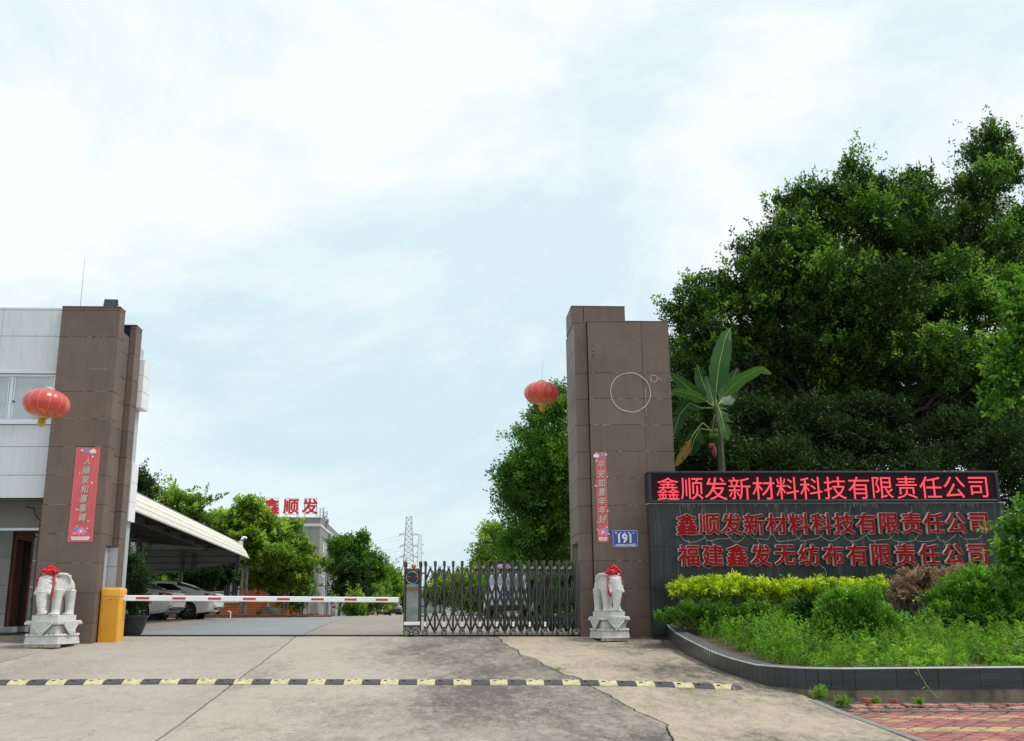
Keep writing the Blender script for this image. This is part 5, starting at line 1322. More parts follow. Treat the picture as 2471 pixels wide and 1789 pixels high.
b = MB(); b.tube([(-.03, 0, .1), (-.02, 0, .2), (.06, 0, .24)], .02, 6); b.build('arm', M_white, cc)

# ================================================================== grey factory building and orange annex
gb = thing('factory_building', 'grey rendered factory building with a white band and red rooftop characters', 'building', AT(765, 1485, 80), R(1.7))
gbz = gb.location.z; Zt = AT(765, 1250, 80).z-gbz; k80 = 80/F
def gl(py): return AT(765, py, 80).z-gbz
def bx3(name, m, x0, x1, y0, y1, z0, z1, par=gb, c=.01):
    b = MB(); b.cbox(x0, x1, y0, y1, z0, z1, c); return b.build(name, m, par)
M_greyP = mat('grey_parapet', (.22,.225,.23), .85, var=.12, vs=.7); M_whb = mat('white_band', (.60,.60,.58), .7, var=.1, vs=1)
Wf, Df = 15.0, 30.0
bx3('wall', M_greyB, -Wf, 0, 0, Df, -1.0, gl(1271)); bx3('band', M_whb, -Wf-.04, .05, -.05, Df+.04, gl(1271)+.003, gl(1264)); bx3('parapet', M_greyP, -Wf-.02, .02, -.02, Df, gl(1264)+.003, Zt)
bx3('parapet_cap', M_whb, -Wf-.05, .05, -.05, Df, Zt+.003, Zt+.06)
def win(y0, w, z0, z1, par=gb):
    b = MB(); b.box(-.12, .012, y0, y0+w, z0, z1); 
    f = MB()
    for q_, (a, b_, c, d) in enumerate(((y0, y0+.06, z0+.061, z1-.061), (y0+w-.06, y0+w, z0+.061, z1-.061), (y0, y0+w, z0, z0+.06), (y0, y0+w, z1-.06, z1), (y0+w/2-.03, y0+w/2+.03, z0+.061, z1-.061), (y0+.061, y0+w-.061, z0+(z1-z0)*.62, z0+(z1-z0)*.62+.05))): f.box(.014, .05-(.006 if q_ == 5 else 0), a, b_, c, d)
    o = f.build('window', M_white, par); g_ = MB(); g_.box(.004, .013, y0+.03, y0+w-.03, z0+.03, z1-.03); g_.build('pane', M_glassC, o)
    s = MB(); s.cbox(.003, .14, y0-.1, y0+w+.1, z0-.1, z0-.01, .01); s.build('sill', M_greyP, o)
for j, (za, zb) in enumerate(((1346, 1312), (1455, 1396))):
    z0, z1 = gl(za)+(.3 if j else .25), gl(zb)+.3
    for y in (2.6, 9.5, 14.0, 18.5, 23.0): win(y, 2.6, z0*1.0, z1)
for y in (7.2, 13.1, 27): bx3('pilaster', M_greyB, .003, .25, y, y+.5, -1, gl(1271)-.01)
b = MB(); b.tube([(.22, 6.4, -1), (.22, 6.4, gl(1275))], .07, 8); b.build('drain_pipe', M_greyP, gb)
M_stain = mat('soot_stain', (.085,.085,.085), .95, var=.5, vs=1.5)
for y0 in (6.2, 7.9, 12.5):
    b = MB(); rg = random.Random(int(y0*10)); zt_s = gl(1300)-rg.random(); pts = [(y0-.25-rg.random()*.2, -1)]+[(y0-.3+rg.uniform(-.12, .12), z) for z in np.linspace(0, zt_s-1.5, 6)]+[(y0, zt_s)]+[(y0+.35+rg.uniform(-.12, .12), z) for z in np.linspace(zt_s-1.2, 0, 6)]+[(y0+.5, -1)]
    b.prism(pts, .003, .006, 'YZ'); b.build('water_stain', M_stain, gb)
M_red = mat('roof_letter_red', (.62,.015,.02), .45, var=.08, vs=4)
rl_ = thing('roof_letter_frame', 'thin steel frame holding three red characters on the factory roof', 'sign frame', AT(700, 1249, 80.4), R(1.7))
M_fr = mat('galvanised', (.30,.31,.32), .5, .5, var=.1)
for ch, px, py in zip('鑫顺发', (655, 702, 748), (1222, 1223, 1222)):
    c = AT(px, py, 80.2); o = put('roof_letter', glyph(ch, 1.25, .06, .035, M_red), rl_); o.location = parent_matrix(rl_).inverted() @ c
    for dx in (-.46, .46):
        mb = MB(); mb.tube([(c.x+dx, 80.45, AT(px, 1250, 80).z), (c.x+dx, 80.45, c.z+.66)], .025, 5); mb.build('upright', M_fr, rl_, world=True)
        mb = MB(); mb.tube([(c.x+dx, 80.45, c.z+.5), (c.x+dx, 81.6, AT(px, 1250, 80).z)], .02, 5); mb.build('brace', M_fr, rl_, world=True)
    for dz in (-.58, .66):
        mb = MB(); mb.tube([(c.x-.5, 80.45, c.z+dz), (c.x+.5, 80.45, c.z+dz)], .02, 5); mb.build('crossbar', M_fr, rl_, world=True)
for px, py0, py1, lab in ((776, 1225, 1262, 'tall lattice antenna mast on the factory roof corner'), (784, 1234, 1268, 'shorter antenna stack on the factory roof, farther from the letters')):
    a, b_ = AT(px, py1, 84), AT(px, py0, 84); t = thing('roof_antenna', lab, 'antenna', (a.x, 84, a.z-.3), group='antennas on the factory roof')
    h = b_.z-a.z+.3; w = .16
    for sx in (-w, w): m = MB(); m.tube([(sx, 0, 0), (sx, 0, h)], .03, 5); m.build('mast', M_fr, t)
    m = MB(); n = 6
    for k in range(n): m.tube([(-w, 0, h*k/n), (w, 0, h*(k+1)/n)], .018, 4); m.tube([(w, 0, h*k/n), (-w, 0, h*(k+1)/n)], .018, 4)
    m.build('lattice', M_fr, t)['kind'] = 'stuff'
    m = MB(); m.cbox(.05, .3, -.1, .1, h*.3, h*.55, .02); m.build('equipment_box', M_greyP, t)
# orange annex
def brickm():
    m, t, b = nodes('orange_tile_brick'); bt = t.nodes.new('ShaderNodeTexBrick'); mp_ = t.nodes.new('ShaderNodeMapping')
    mp_.inputs['Rotation'].default_value = (R(-90), 0, 0); t.links.new(t.nodes.new('ShaderNodeNewGeometry').outputs['Position'], mp_.inputs[0]); t.links.new(mp_.outputs[0], bt.inputs[0])
    bt.inputs['Color1'].default_value = (.55,.15,.035,1); bt.inputs['Color2'].default_value = (.44,.105,.025,1); bt.inputs['Mortar'].default_value = (.20,.06,.02,1)
    bt.inputs['Scale'].default_value = 1; bt.inputs['Brick Width'].default_value = .6; bt.inputs['Row Height'].default_value = .16; bt.inputs['Mortar Size'].default_value = .018
    t.links.new(bt.outputs[0], b.inputs['Base Color']); b.inputs['Roughness'].default_value = .6; bumpn(t, b, bt.outputs['Fac'], -.4, .01); return m
M_obr = brickm()
YA = 60.0; ax0, ax1 = AT(380, 1400, YA).x, AT(723, 1400, YA).x; az = AT(500, 1366, YA).z
an = thing('brick_annex', 'low orange brick annex with a barred white window behind the trees', 'building', ((ax0+ax1)/2, YA, gz(-12, YA)))
wx0, wx1 = AT(537, 1400, YA).x, AT(579, 1400, YA).x; wz0, wz1 = AT(560, 1455, YA).z, AT(560, 1401, YA).z
for (a, b_, c, d) in ((ax0, wx0, -.6, az), (wx1, ax1, -.6, az), (wx0, wx1, -.6, wz0), (wx0, wx1, wz1, az)):
    mb = MB(); mb.box(a, b_, YA, YA+.25, c, d); mb.build('wall', M_obr, an, world=True)
mb = MB(); mb.box(ax0, ax0+.3, YA+.26, YA+6, -.6, az); mb.box(ax1-.3, ax1-.01, YA+.26, YA+6, -.6, az); mb.box(ax0+.4, ax1-.4, YA+1.5, YA+1.6, -.6, az); mb.build('inner_wall', M_soff, an, world=True)
f = MB()
for (a, b_, c, d) in ((wx0, wx0+.09, wz0+.081, wz1-.081), (wx1-.09, wx1, wz0+.081, wz1-.081), (wx0, wx1, wz0, wz0+.08), (wx0, wx1, wz1-.08, wz1), ((wx0+wx1)/2-.04, (wx0+wx1)/2+.04, wz0+.081, wz1-.081)): f.box(a, b_, YA-.04, YA+.05, c, d)
wo_ = f.build('window', M_white, an, world=True); g_ = MB(); g_.box(wx0, wx1, YA+.10, YA+.12, wz0, wz1); g_.build('pane', M_glassD, wo_, world=True)
for k in range(9):
    x = wx0+(wx1-wx0)*(k+.5)/9; g_ = MB(); g_.tube([(x, YA-.06, wz0), (x, YA-.06, wz1)], .012, 5); g_.build('window_bar', M_fr, wo_, world=True)
M_rt = mat('red_roof_tile', (.40,.07,.04), .7, var=.2, vs=3, objrand=.12)
mb = MB(); mb.loft([[(ax0-.3, YA-.5, az+.02), (ax1+.2, YA-.5, az+.02)], [(ax0-.3, YA+3, az+.45), (ax1+.2, YA+3, az+.45)]], cap=False, closed=False); rf = mb.build('roof', M_rt, an, world=True)
mb = MB()
for x in np.arange(ax0-.2, ax1, .24): mb.tube([(x, YA-.52, az+.05), (x, YA+3, az+.49)], .06, 5)
mb.build('roof_tile', M_rt, an, world=True)['kind'] = 'stuff'
p = AT(648.5, 1420, YA-.1); mb = MB(); mb.tube([(p.x, YA-.1, -.3), (p.x, YA-.1, az)], .055, 8); mb.build('drain_pipe', mat('pinkish_pipe', (.62,.36,.26), .5), an, world=True)
# dark notice board on a pole
nb = thing('notice_board', 'blank dark board on a thin pole in front of the factory corner', 'notice board', (AT(742, 1480, 58).x, 58, gz(-8, 58)))
a, b_ = AT(729, 1388, 58), AT(758, 1413, 58); mb = MB(); mb.cbox(a.x, b_.x, 57.96, 58.0, b_.z, a.z, .006); mb.build('board', mat('board_dark', (.05,.055,.065), .5), nb, world=True)
mb = MB(); mb.tube([(0, -.06, 0), (.02, -.06, a.z-nb.location.z)], .035, 6); mb.build('pole', M_fr, nb)
# bed of bark mulch with a low kerb
bedpts = [(-15.0, 47.2), (-10.9, 46.2), (-6.3, 46.6), (-5.6, 49.5), (-6.6, 58), (-15.5, 58)]
mb = MB(); mb.prism([(x, y) for x, y in bedpts], .15, .36, 'XY'); o = mb.build('mulch_bed', mat('bark_mulch', (.13,.055,.03), .95, var=.6, vs=6, bump=1, bs=12, fine=.5, fs=20), None); tag(o, 'raised bed of reddish brown mulch at the foot of the trees', None, None, 'structure')
mb = MB(); rg = random.Random(2)
for k in range(900):
    x, y = rg.uniform(-15, -6.2), rg.uniform(46.5, 50); mb.ball((x, y, .37+rg.random()*.05), rg.uniform(.02, .07), 5, 3, (1.4, 1, .5))
tag(mb.build('mulch_chips', _mc['bark_mulch'], None), 'loose brown chips and fallen leaves on the mulch bed', 'mulch', None, 'stuff')
wp = thing('water_pipe', 'white bent standpipe at the front edge of the mulch bed', 'pipe', (AT(556.5, 1485, 45.8).x, 45.8, .25)); b = MB(); b.tube([(0, 0, 0), (0, 0, .28), (-.02, 0, .31), (-.14, 0, .32)], .022, 6); b.build('pipe', M_white, wp)
p = AT(650, 1482, 50); b = MB(); b.ball((0, 0, .12), .55, 20, 10, (1.1, .8, .62))
me = b.mesh('mound_rock', mat('dark_rock', (.045,.042,.04), .9, var=.4, vs=4, bump=1, bs=9)); 
for v in me.vertices: v.co += v.co.normalized()*.12*mnoise.noise(v.co*2.5)
me.shade_smooth(); tag(put('boulder', me, None, (p.x, 50, .3)), 'dark rounded boulder under the trees on the mulch bed', 'boulder')
bl = thing('garden_lamp', 'small domed garden lamp standing beyond the dark boulder', 'lamp', (AT(652, 1462, 51).x, 51, .36)); b = MB(); b.tube([(0, 0, 0), (0, 0, .62)], .03, 6); b.build('post', M_fr, bl); b = MB(); b.lathe([(.18, .62), (.17, .70), (.11, .78), (0, .81)], 16); b.build('dome', mat('lamp_dome', (.55,.62,.38), .4), bl, smooth=True)
bo = thing('bollard', 'white bollard standing beside the grey factory wall', 'bollard', (AT(805, 1487, 66).x, 66, gz(-7, 66))); b = MB(); b.lathe([(.11, 0), (.11, .75), (.07, .80), (0, .81)], 14); b.build('post', M_white, bo, smooth=True); b = MB(); b.lathe([(.112, .5), (.112, .62)], 14, cap=False); b.build('band', M_redR, bo)

# ================================================================== pylons and power lines
M_pyl = mat('pylon_steel', (.40,.42,.44), .6, .2, var=.1)
def pylon(label, px, pyt, pyb, Y, wpx, arms, r):
    bt_, tp = AT(px, pyb, Y), AT(px+1, pyt, Y); t = thing('pylon', label, 'pylon', (bt_.x, Y, bt_.z), 0, 'power pylons on the horizon'); H = tp.z-bt_.z; k = Y/F
    def hw(z):
        f = z/H; return k*(wpx*(1-f)**1.5*.5+wpx*.13) if f < .38 else k*(wpx*.13+wpx*.5*.488*(1-(f-.38)/.62)*.62)
    lv = [0, .12, .24, .36, .44, .5, .56, .62, .68, .74, .8, .86, .92, 1.0]
    for sx in (-1, 1):
        for sy in (-1, 1): m = MB(); m.tube([(sx*hw(H*f), sy*hw(H*f), H*f) for f in lv], r*1.3, 4); m.build('leg', M_pyl, t)
    m = MB()
    for a, b in zip(lv[:-1], lv[1:]):
        for sy in (-1, 1):
            m.tube([(-hw(H*a), sy*hw(H*a), H*a), (hw(H*b), sy*hw(H*b), H*b)], r*.8, 3); m.tube([(hw(H*a), sy*hw(H*a), H*a), (-hw(H*b), sy*hw(H*b), H*b)], r*.8, 3)
            m.tube([(-hw(H*b), sy*hw(H*b), H*b), (hw(H*b), sy*hw(H*b), H*b)], r*.8, 3)
    m.build('bracing', M_pyl, t)['kind'] = 'stuff'
    out = []
    for f, w in arms:
        for sx in (-1, 1):
            m = MB(); z = H*f; e = (sx*w*k, 0, z-.6*k); m.tube([(sx*hw(z), -hw(z), z), e], r, 4); m.tube([(sx*hw(z), hw(z), z-3*k), e], r, 4); m.tube([(sx*hw(z), 0, z+4*k), e], r*.8, 4); m.build('arm', M_pyl, t)
            m = MB(); m.tube([e, (e[0], 0, z-5*k)], r*1.4, 5); m.build('insulator', M_pyl, t); out.append((sx, Vector(t.location)+Vector((e[0], 0, z-5*k))))
    return out
pa = pylon('tall steel lattice pylon rising behind the gate motor', 984, 1247, 1462, 430, 46, ((.80, 22), (.67, 20.5), (.55, 20)), .11)
pb2 = pylon('smaller paler pylon standing farther off behind the tall one', 1011, 1290, 1462, 760, 24, ((.86, 9), (.74, 9), (.62, 9)), .09)
pc2 = 0
pw = thing('power_lines', 'thin power cables sagging across the sky from the tall pylon', 'power lines', (pa[0][1].x, 430, pa[0][1].z))
for sx, q in pa:
    for dz, d2 in ((0, 0), (-1.3, .8)):
        e = q+Vector((sx*210, 140+d2*20, -1.5 if sx > 0 else -2)); pts = []
        for s in range(17):
            t = s/16; pts.append(q.lerp(e, t)+Vector((0, 0, dz-4*6.5*t*(1-t))))
        m = MB(); m.tube(pts, .03, 3); m.build('cable', M_pyl, pw, world=True)

# ================================================================== cars
M_carW = mat('car_paint_pearl', (.84,.83,.78), .4, .0, var=.02, vs=1, coord='obj', coat=1)
M_carS = mat('car_paint_silver', (.52,.54,.57), .25, .5, var=.02, vs=1, coord='obj', coat=1)
M_carD = mat('car_paint_dark', (.035,.032,.04), .2, .4, var=.02, vs=1, coord='obj', coat=1)
M_cgl = mat('car_glass', (.012,.014,.016), .05, var=.1, vs=1, coord='obj', coat=1)
M_cglL = mat('car_glass_sky', (.22,.25,.30), .05, var=.15, vs=1, coord='obj', coat=1)
M_tail = mat('tail_lamp', (.36,.006,.010), .15, var=.2, vs=9, coord='obj', coat=1)
M_tailW = mat('tail_lamp_clear', (.75,.55,.55), .15, coat=1)
M_trim = mat('car_trim', (.045,.05,.055), .5)
M_rimA = mat('alloy_rim', (.62,.63,.64), .25, .9, coord='obj')
M_plate = mat('blue_licence_plate', (.10,.22,.62), .4)
def interp(xs, pts): return np.interp(xs, [p[0] for p in pts], [p[1] for p in pts])
def car(name, label, loc, rz, spec, group):
    """x forward, y left, z up; spec holds profiles along x"""
    t = thing(name, label, 'car', loc, rz, group)
    Lh = spec['len']/2; W = spec['w']/2; NX, xs = 170, None; xs = np.linspace(-Lh, Lh, NX)
    top = np.array(interp(xs, spec['top'])); belt = np.array(interp(xs, spec['belt'])); zb = np.array(interp(xs, spec['bot'])); wid = np.array(interp(xs, spec['wid']))*W; rfw = np.array(interp(xs, spec['roofw']))*W
    def sm(a, k=10):
        for _ in range(k): a = np.convolve(np.pad(a, 1, 'edge'), [.25, .5, .25], 'valid')
        return a
    top, belt, wid, rfw = sm(top), sm(belt), sm(wid), sm(rfw)
    NR = 40; rows = np.zeros((NX, NR, 3))
    for i in range(NX):
        tp = max(top[i], belt[i]+.004)
        key = [(0.0, zb[i]), (wid[i]*.90, zb[i]), (wid[i]*.985, zb[i]+.10), (wid[i], zb[i]+.28), (wid[i]*.995, belt[i]-.22), (wid[i]*.955, belt[i]-.03), (wid[i]*.93, belt[i]), (rfw[i]+(wid[i]*.93-rfw[i])*.10, belt[i]+(tp-belt[i])*.82), (rfw[i]*.9, tp-.012*(tp > belt[i]+.1)), (rfw[i]*.5, tp+.015), (0, tp+.022)]
        key = np.array(key); tt = np.array([0, 3, 5, 9, 15, 19, 20, 29, 32, 36, 39.])
        for a, ax in ((0, 1), (1, 2)): rows[i, :, ax] = np.interp(np.arange(NR), tt, key[:, a])
        rows[i, :, 0] = xs[i]
    # end caps bulge
    for i in range(NX):
        for side, X0 in ((-1, -Lh), (1, Lh)):
            d = abs(xs[i]-X0)
    wheels = spec['wheels']; rw = spec['rw']
    body = MB(); glass = {'side_window': MB(), 'rear_window': MB(), 'windshield': MB()}; arch = None
    g1, g2, g3, g4 = spec['glass']          # rear foot, rear top, front top, front foot (x)
    def keep(i, j, s):
        c = (rows[i, j]+rows[i+1, j]+rows[i, j+1]+rows[i+1, j+1])/4
        if j < 17:
            for wx in wheels:
                if (c[0]-wx)**2+(c[2]-rw)**2 < (rw+.055)**2: return None
        if 20 <= j < 29:
            f = (c[2]-belt[i])/max(.05, top[i]-belt[i]); lo = g1+.12+(g2-g1)*f*.95; hi = g4-.10+(g3-g4)*f*.95
            if lo+spec.get('cp', .1)*1.0 < c[0] < hi and top[i]-belt[i] > .10 and j > 20 and abs(c[0]-spec['bp']) > .03: return 'side_window'
        if j >= 30 or (j >= 28):
            if g1+.04 < c[0] < g2-.03 and top[i]-belt[i] > .03: return 'rear_window'
            if g3+.03 < c[0] < g4-.04: return 'windshield'
        return 'body'
    for s in (1, -1):
        for i in range(NX-1):
            for j in range(NR-1):
                k = keep(i, j, s)
                if k is None: continue
                q = [rows[i, j], rows[i+1, j], rows[i+1, j+1], rows[i, j+1]]
                q = [(p[0], p[1]*s, p[2]) for p in q]
                (body if k == 'body' else glass[k]).add(q if s > 0 else q[::-1], [(0, 1, 2, 3)])
    for i0 in (0, NX-1):      # rounded ends
        d = -1 if i0 == 0 else 1; prev = rows[i0].copy(); pr = prev
        ringf = lambda sc, dx: [(rows[i0, j, 0]+d*dx, rows[i0, j, 1]*sc*s_, rows[i0, j, 2]*(sc*.5+.5)+(1-sc)*.25) for j in range(NR) for s_ in (1,)]
        for s in (1, -1):
            R0 = [(p[0], p[1]*s, p[2]) for p in rows[i0]]
            R1 = [(p[0]+d*.035, p[1]*s*.96, p[2]*.97+.012) for p in rows[i0]]
            R2 = [(p[0]+d*.05, p[1]*s*.80, p[2]*.90+.05) for p in rows[i0]]
            R3 = [(p[0]+d*.05, 0, p[2]*.90+.05) for p in rows[i0]]
            for A_, B_ in ((R0, R1), (R1, R2), (R2, R3)):
                for j in range(NR-1): body.add([A_[j], B_[j], B_[j+1], A_[j+1]], [(0, 1, 2, 3)])
    me = body.mesh('body', spec['paint']); me.shade_smooth(); auto_smooth(me, 40); put('body', me, t)
    for k, m in glass.items():
        if m.v:
            me = m.mesh(k, spec.get('gm', M_cgl)); me.shade_smooth(); put(k, me, t)
    b = MB()
    for wx in wheels:
        b.lathe([(rw+.052, W*.99), (rw+.052, W*.55), (0, W*.55)], 24, (wx, 0, rw), 'Y', cap=False); b.lathe([(rw+.052, -W*.99), (rw+.052, -W*.55), (0, -W*.55)], 24, (wx, 0, rw), 'Y', cap=False)
    b.box(-Lh*.9, Lh*.9, -W*.55, W*.55, zb.min()-.02, zb.min()+.25); b.build('underbody', M_blk, t)
    for wx in wheels:
        for s in (1, -1):
            m = MB(); m.tube([(wx+(rw+.045)*math.cos(a), s*(W*.985-.006), rw+(rw+.045)*math.sin(a)) for a in np.linspace(-.35, PI+.35, 26)], .020, 6); m.build('arch_trim', spec['paint'], t, smooth=True)
            m = MB(); m.lathe([(rw*.62, -.09), (rw*.93, -.10), (rw, -.07), (rw, .07), (rw*.93, .10), (rw*.66, .10), (rw*.62, .06)], 30, (0,0,0), 'Y'); me = m.mesh('tyre', M_tyre); auto_smooth(me)
            w = put('wheel', me, t, (wx, s*(W-.115), rw)); m = MB(); m.lathe([(rw*.66, -.0*s), (rw*.66, s*.07), (rw*.61, s*.085), (rw*.59, s*.03)], 30, (0,0,0), 'Y', cap=False)
            m.lathe([(0, s*.075), (.045, s*.075), (.05, s*.05)], 12, (0,0,0), 'Y', cap=False)
            for q in range(10):
                a = 2*PI*q/10+(.16 if q % 2 else -.0); st = len(m.v); m.cbox(.03, rw*.62, s*.045-.012, s*.045+.016, -.011, .011, .004); m.xf(Matrix.Rotation(a, 4, 'Y'), st)
            m.build('rim', M_rimA, w)
    return t, W, Lh
def strip(name, m, par, pts, th):
    """convex patch: outline of 3-D points thickened along th"""
    n = len(pts); b = MB(); b.add(list(pts)+[tuple(Vector(p)+Vector(th)) for p in pts], [tuple(range(n)), tuple(range(2*n-1, n-1, -1))]+[(k, (k+1) % n, n+(k+1) % n, n+k) for k in range(n)]); return b.build(name, m, par)
SED = dict(len=4.62, w=1.76, paint=M_carW, rw=.325, wheels=(-1.33, 1.37), glass=(-1.72, -.75, .45, 1.35), bp=.05, cp=.22,
   top=((-2.31, .90), (-2.25, 1.02), (-1.9, 1.06), (-1.72, 1.08), (-1.2, 1.30), (-.75, 1.43), (-.1, 1.48), (.45, 1.44), (.9, 1.20), (1.35, .99), (1.9, .90), (2.2, .76), (2.31, .62)),
   belt=((-2.31, .82), (-2.2, .98), (-1.75, 1.01), (-1.0, .98), (0, .95), (1.35, .93), (1.9, .84), (2.31, .58)),
   bot=((-2.31, .42), (-2.1, .27), (-1.7, .22), (1.7, .20), (2.1, .22), (2.31, .32)),
   wid=((-2.31, .80), (-2.15, .92), (-1.7, .985), (0, 1), (1.6, .98), (2.1, .90), (2.31, .70)),
   roofw=((-2.31, .66), (-1.72, .72), (-.75, .64), (.45, .66), (1.35, .74), (2.31, .6)))
def sedan(label, loc, rz):
    t, W, Lh = car('parked_sedan', label, loc, rz, SED, 'white sedans parked under the carport')
    xb = -Lh-.052
    for s in (1, -1):
        strip('tail_lamp', M_tail, t, [(-1.93, s*(W*.975), .985), (-2.05, s*(W*.975), .82), (-2.27, s*(W*.90), .76), (-2.345, s*(W*.74), .77), (-2.35, s*(W*.62), .90), (-2.27, s*(W*.80), .955)], (-.03, s*.030, 0))
        strip('lamp_lens', M_tailW, t, [(-2.10, s*(W*.985+.014), .93), (-2.14, s*(W*.97+.014), .86), (-2.25, s*(W*.925+.018), .85), (-2.26, s*(W*.91+.018), .92)], (-.012, s*.018, 0))
        strip('reflector', M_tail, t, [(xb+.02, s*W*.78, .46), (xb+.02, s*W*.70, .52), (xb+.02, s*W*.60, .52), (xb+.02, s*W*.66, .46)], (-.03, s*.02, 0))
        b = MB(); b.ball((.82, s*(W+.07), 1.0), .1, 12, 8, (.8, 1, .75)); b.build('mirror', M_carW, t, smooth=True)
        b = MB(); b.cbox(-.25, -.1, s*W*.985, s*(W+.025), .84, .865, .006); b.cbox(.72, .87, s*W*.985, s*(W+.025), .82, .845, .006); b.build('door_handle', M_carW, t)
        b = MB()
        for dx in (-.55, .04, 1.0): b.box(dx, dx+.008, s*W*.98, s*(W+.003), .38, .92)
        b.build('door_gap', M_groove, t)
    b = MB(); b.cbox(xb-.01, xb+.10, -W*.60, W*.60, .34, .47, .02); b.build('diffuser', M_trim, t)
    b = MB(); b.cbox(xb-.025, xb-.005, -.22, .22, .72, .86, .004); b.build('licence_plate', M_plate, t)
    b = MB(); b.cbox(xb-.02, xb+.02, -.45, .45, .885, .915, .006); b.build('chrome_strip', M_alu, t)
    b = MB(); b.cbox(-2.34, -2.18, -W*.66, W*.66, 1.03, 1.055, .01); b.build('boot_lip', M_carW, t)
    return t
p1 = AT(353, 1487, 39.0); zc1 = gz(-10.5, 39.5)
p = AT(452, 1487, 42.3)
sedan('pearl white sedan under the carport, its rear beside the potted bush', (AT(431, 1440, 38.6).x-2.31, 38.9, gz(-12, 38.9)), R(180-9))
sedan('pearl white sedan parked farthest under the carport, rear wheel fully in view', (AT(531, 1440, 41.5).x-2.37, 41.7, gz(-13, 42)), R(180-2))
SUV = dict(len=4.5, w=1.82, paint=M_carS, rw=.35, wheels=(-1.3, 1.32), glass=(-2.12, -1.80, .62, 1.30), bp=.1, cp=.05, gm=M_cglL,
   top=((-2.25, .95), (-2.18, 1.06), (-2.0, 1.38), (-1.80, 1.64), (-.8, 1.73), (.3, 1.70), (.62, 1.64), (1.3, 1.12), (1.9, 1.0), (2.25, .72)),
   belt=((-2.25, .90), (-2.12, 1.06), (-1.0, 1.06), (1.3, 1.05), (1.9, .94), (2.25, .66)),
   bot=((-2.25, .48), (-2.0, .34), (1.9, .30), (2.25, .38)), wid=((-2.25, .88), (-2.0, .97), (0, 1), (1.8, .97), (2.25, .78)),
   roofw=((-2.25, .80), (-1.8, .72), (.6, .74), (1.3, .8), (2.25, .7)))
ps = AT(1226, 1495, 39.0)
t, W, Lh = car('parked_suv', 'silver sport utility car seen from behind through the folding gate', (ps.x+.2, 41.2, gz(2, 41)), R(90-7), SUV, None)
xb = -Lh-.05
for s in (1, -1):
    strip('tail_lamp', M_tail, t, [(-2.20, s*W*.95, 1.08), (-2.24, s*W*.95, .90), (-2.305, s*W*.70, .88), (-2.31, s*W*.60, .96), (-2.25, s*W*.72, 1.07)], (-.04, s*.02, 0))
    b = MB(); b.ball((.9, s*(W+.09), 1.1), .11, 12, 8, (.8, 1, .8)); b.build('mirror', M_carS, t, smooth=True)
    b = MB(); b.tube([(-1.7, s*W*.66, 1.70), (-1.5, s*W*.67, 1.775), (.1, s*W*.68, 1.775), (.4, s*W*.68, 1.70)], .018, 6); b.build('roof_rail', M_alu, t)
b = MB(); b.cbox(xb-.02, xb+.05, -.24, .24, .80, .93, .004); b.build('licence_plate', M_pblue, t)
b = MB(); b.cbox(xb-.03, xb+.1, -W*.84, W*.84, .50, .66, .02); b.build('bumper_face', M_carS, t)
b = MB(); b.cbox(xb-.01, xb+.25, -W*.78, W*.78, .27, .49, .02); b.build('lower_bumper', M_blk, t)
b = MB(); b.cbox(xb-.02, xb+.02, -.4, .4, .955, .985, .006); b.build('chrome_strip', M_alu, t)
FARC = dict(SED); FARC['paint'] = M_carD; FARC['gm'] = M_cgl
pf = AT(948, 1484, 120); car('far_car', 'dark car approaching on the road beyond the barrier boom', (pf.x, 120, gz(0, 120)), R(-80), FARC, None)
FW = dict(SED); pf = AT(926, 1484, 128); car('far_white_car', 'white car half hidden by the roadside trees beside the dark car', (pf.x-.6, 129, gz(0, 129)), R(-80), FW, None)
# distant sheds and a dark wooded hill
M_shed = mat('shed_wall', (.45,.44,.42), .8, var=.1); M_shedR = mat('shed_roof_dark', (.07,.08,.10), .6)
for i, (px0, px1, pyt, pyb, Y, rf_, lab) in enumerate(((1075, 1135, 1402, 1470, 170, .8, 'low pale shed with a dark roof seen through the folding gate'), (886, 905, 1470, 1484, 118, .2, 'small peach coloured hut at the far end of the road'))):
    a, b_ = AT(px0, pyt, Y), AT(px1, pyb, Y); t = thing('shed' if i == 0 else 'hut', lab, 'building', ((a.x+b_.x)/2, Y, gz(0, Y)-.5)); w = (b_.x-a.x)/2; h = a.z-(gz(0, Y)-.5)
    m = MB(); m.cbox(-w, w, 0, 5, 0, h, .02); m.build('wall', M_shed if i == 0 else mat('peach_wall', (.62,.42,.26), .8), t)
    m = MB(); m.loft([[(-w-.3, y, h), (w+.3, y, h), (w+.3, y, h+.15), (0, y, h+.9*w*.25), (-w-.3, y, h+.15)] for y in (-.3, 5.3)]); m.build('roof', M_shedR, t)
    m = MB()
    for k in range(3): m.cbox(-w*.7+k*w*.6, -w*.7+k*w*.6+w*.3, -.05, -.005, h*.35, h*.7, .01)
    m.build('window_strip', M_glassD, t)
hm = MB(); rings = []
for j, y in enumerate(np.linspace(420, 900, 9)):
    ring = []
    for x in np.linspace(-260, 420, 120):
        k = math.sin(PI*j/8); n_ = 1+.5*mnoise.noise(Vector((x*.03, y*.01, 2)))+.35*mnoise.noise(Vector((x*.11, y*.03, 5)))
        ring.append((x, y, -4+k*11*n_*(1 if x > -70 else .6)))
    rings.append(ring)
hm.loft(rings, cap=False, closed=False); tag(hm.build('hills', mat('far_hill_green', (.035,.065,.045), .95, var=.4, vs=.05), None, smooth=True), 'low dark wooded hills on the horizon', None, None, 'structure')
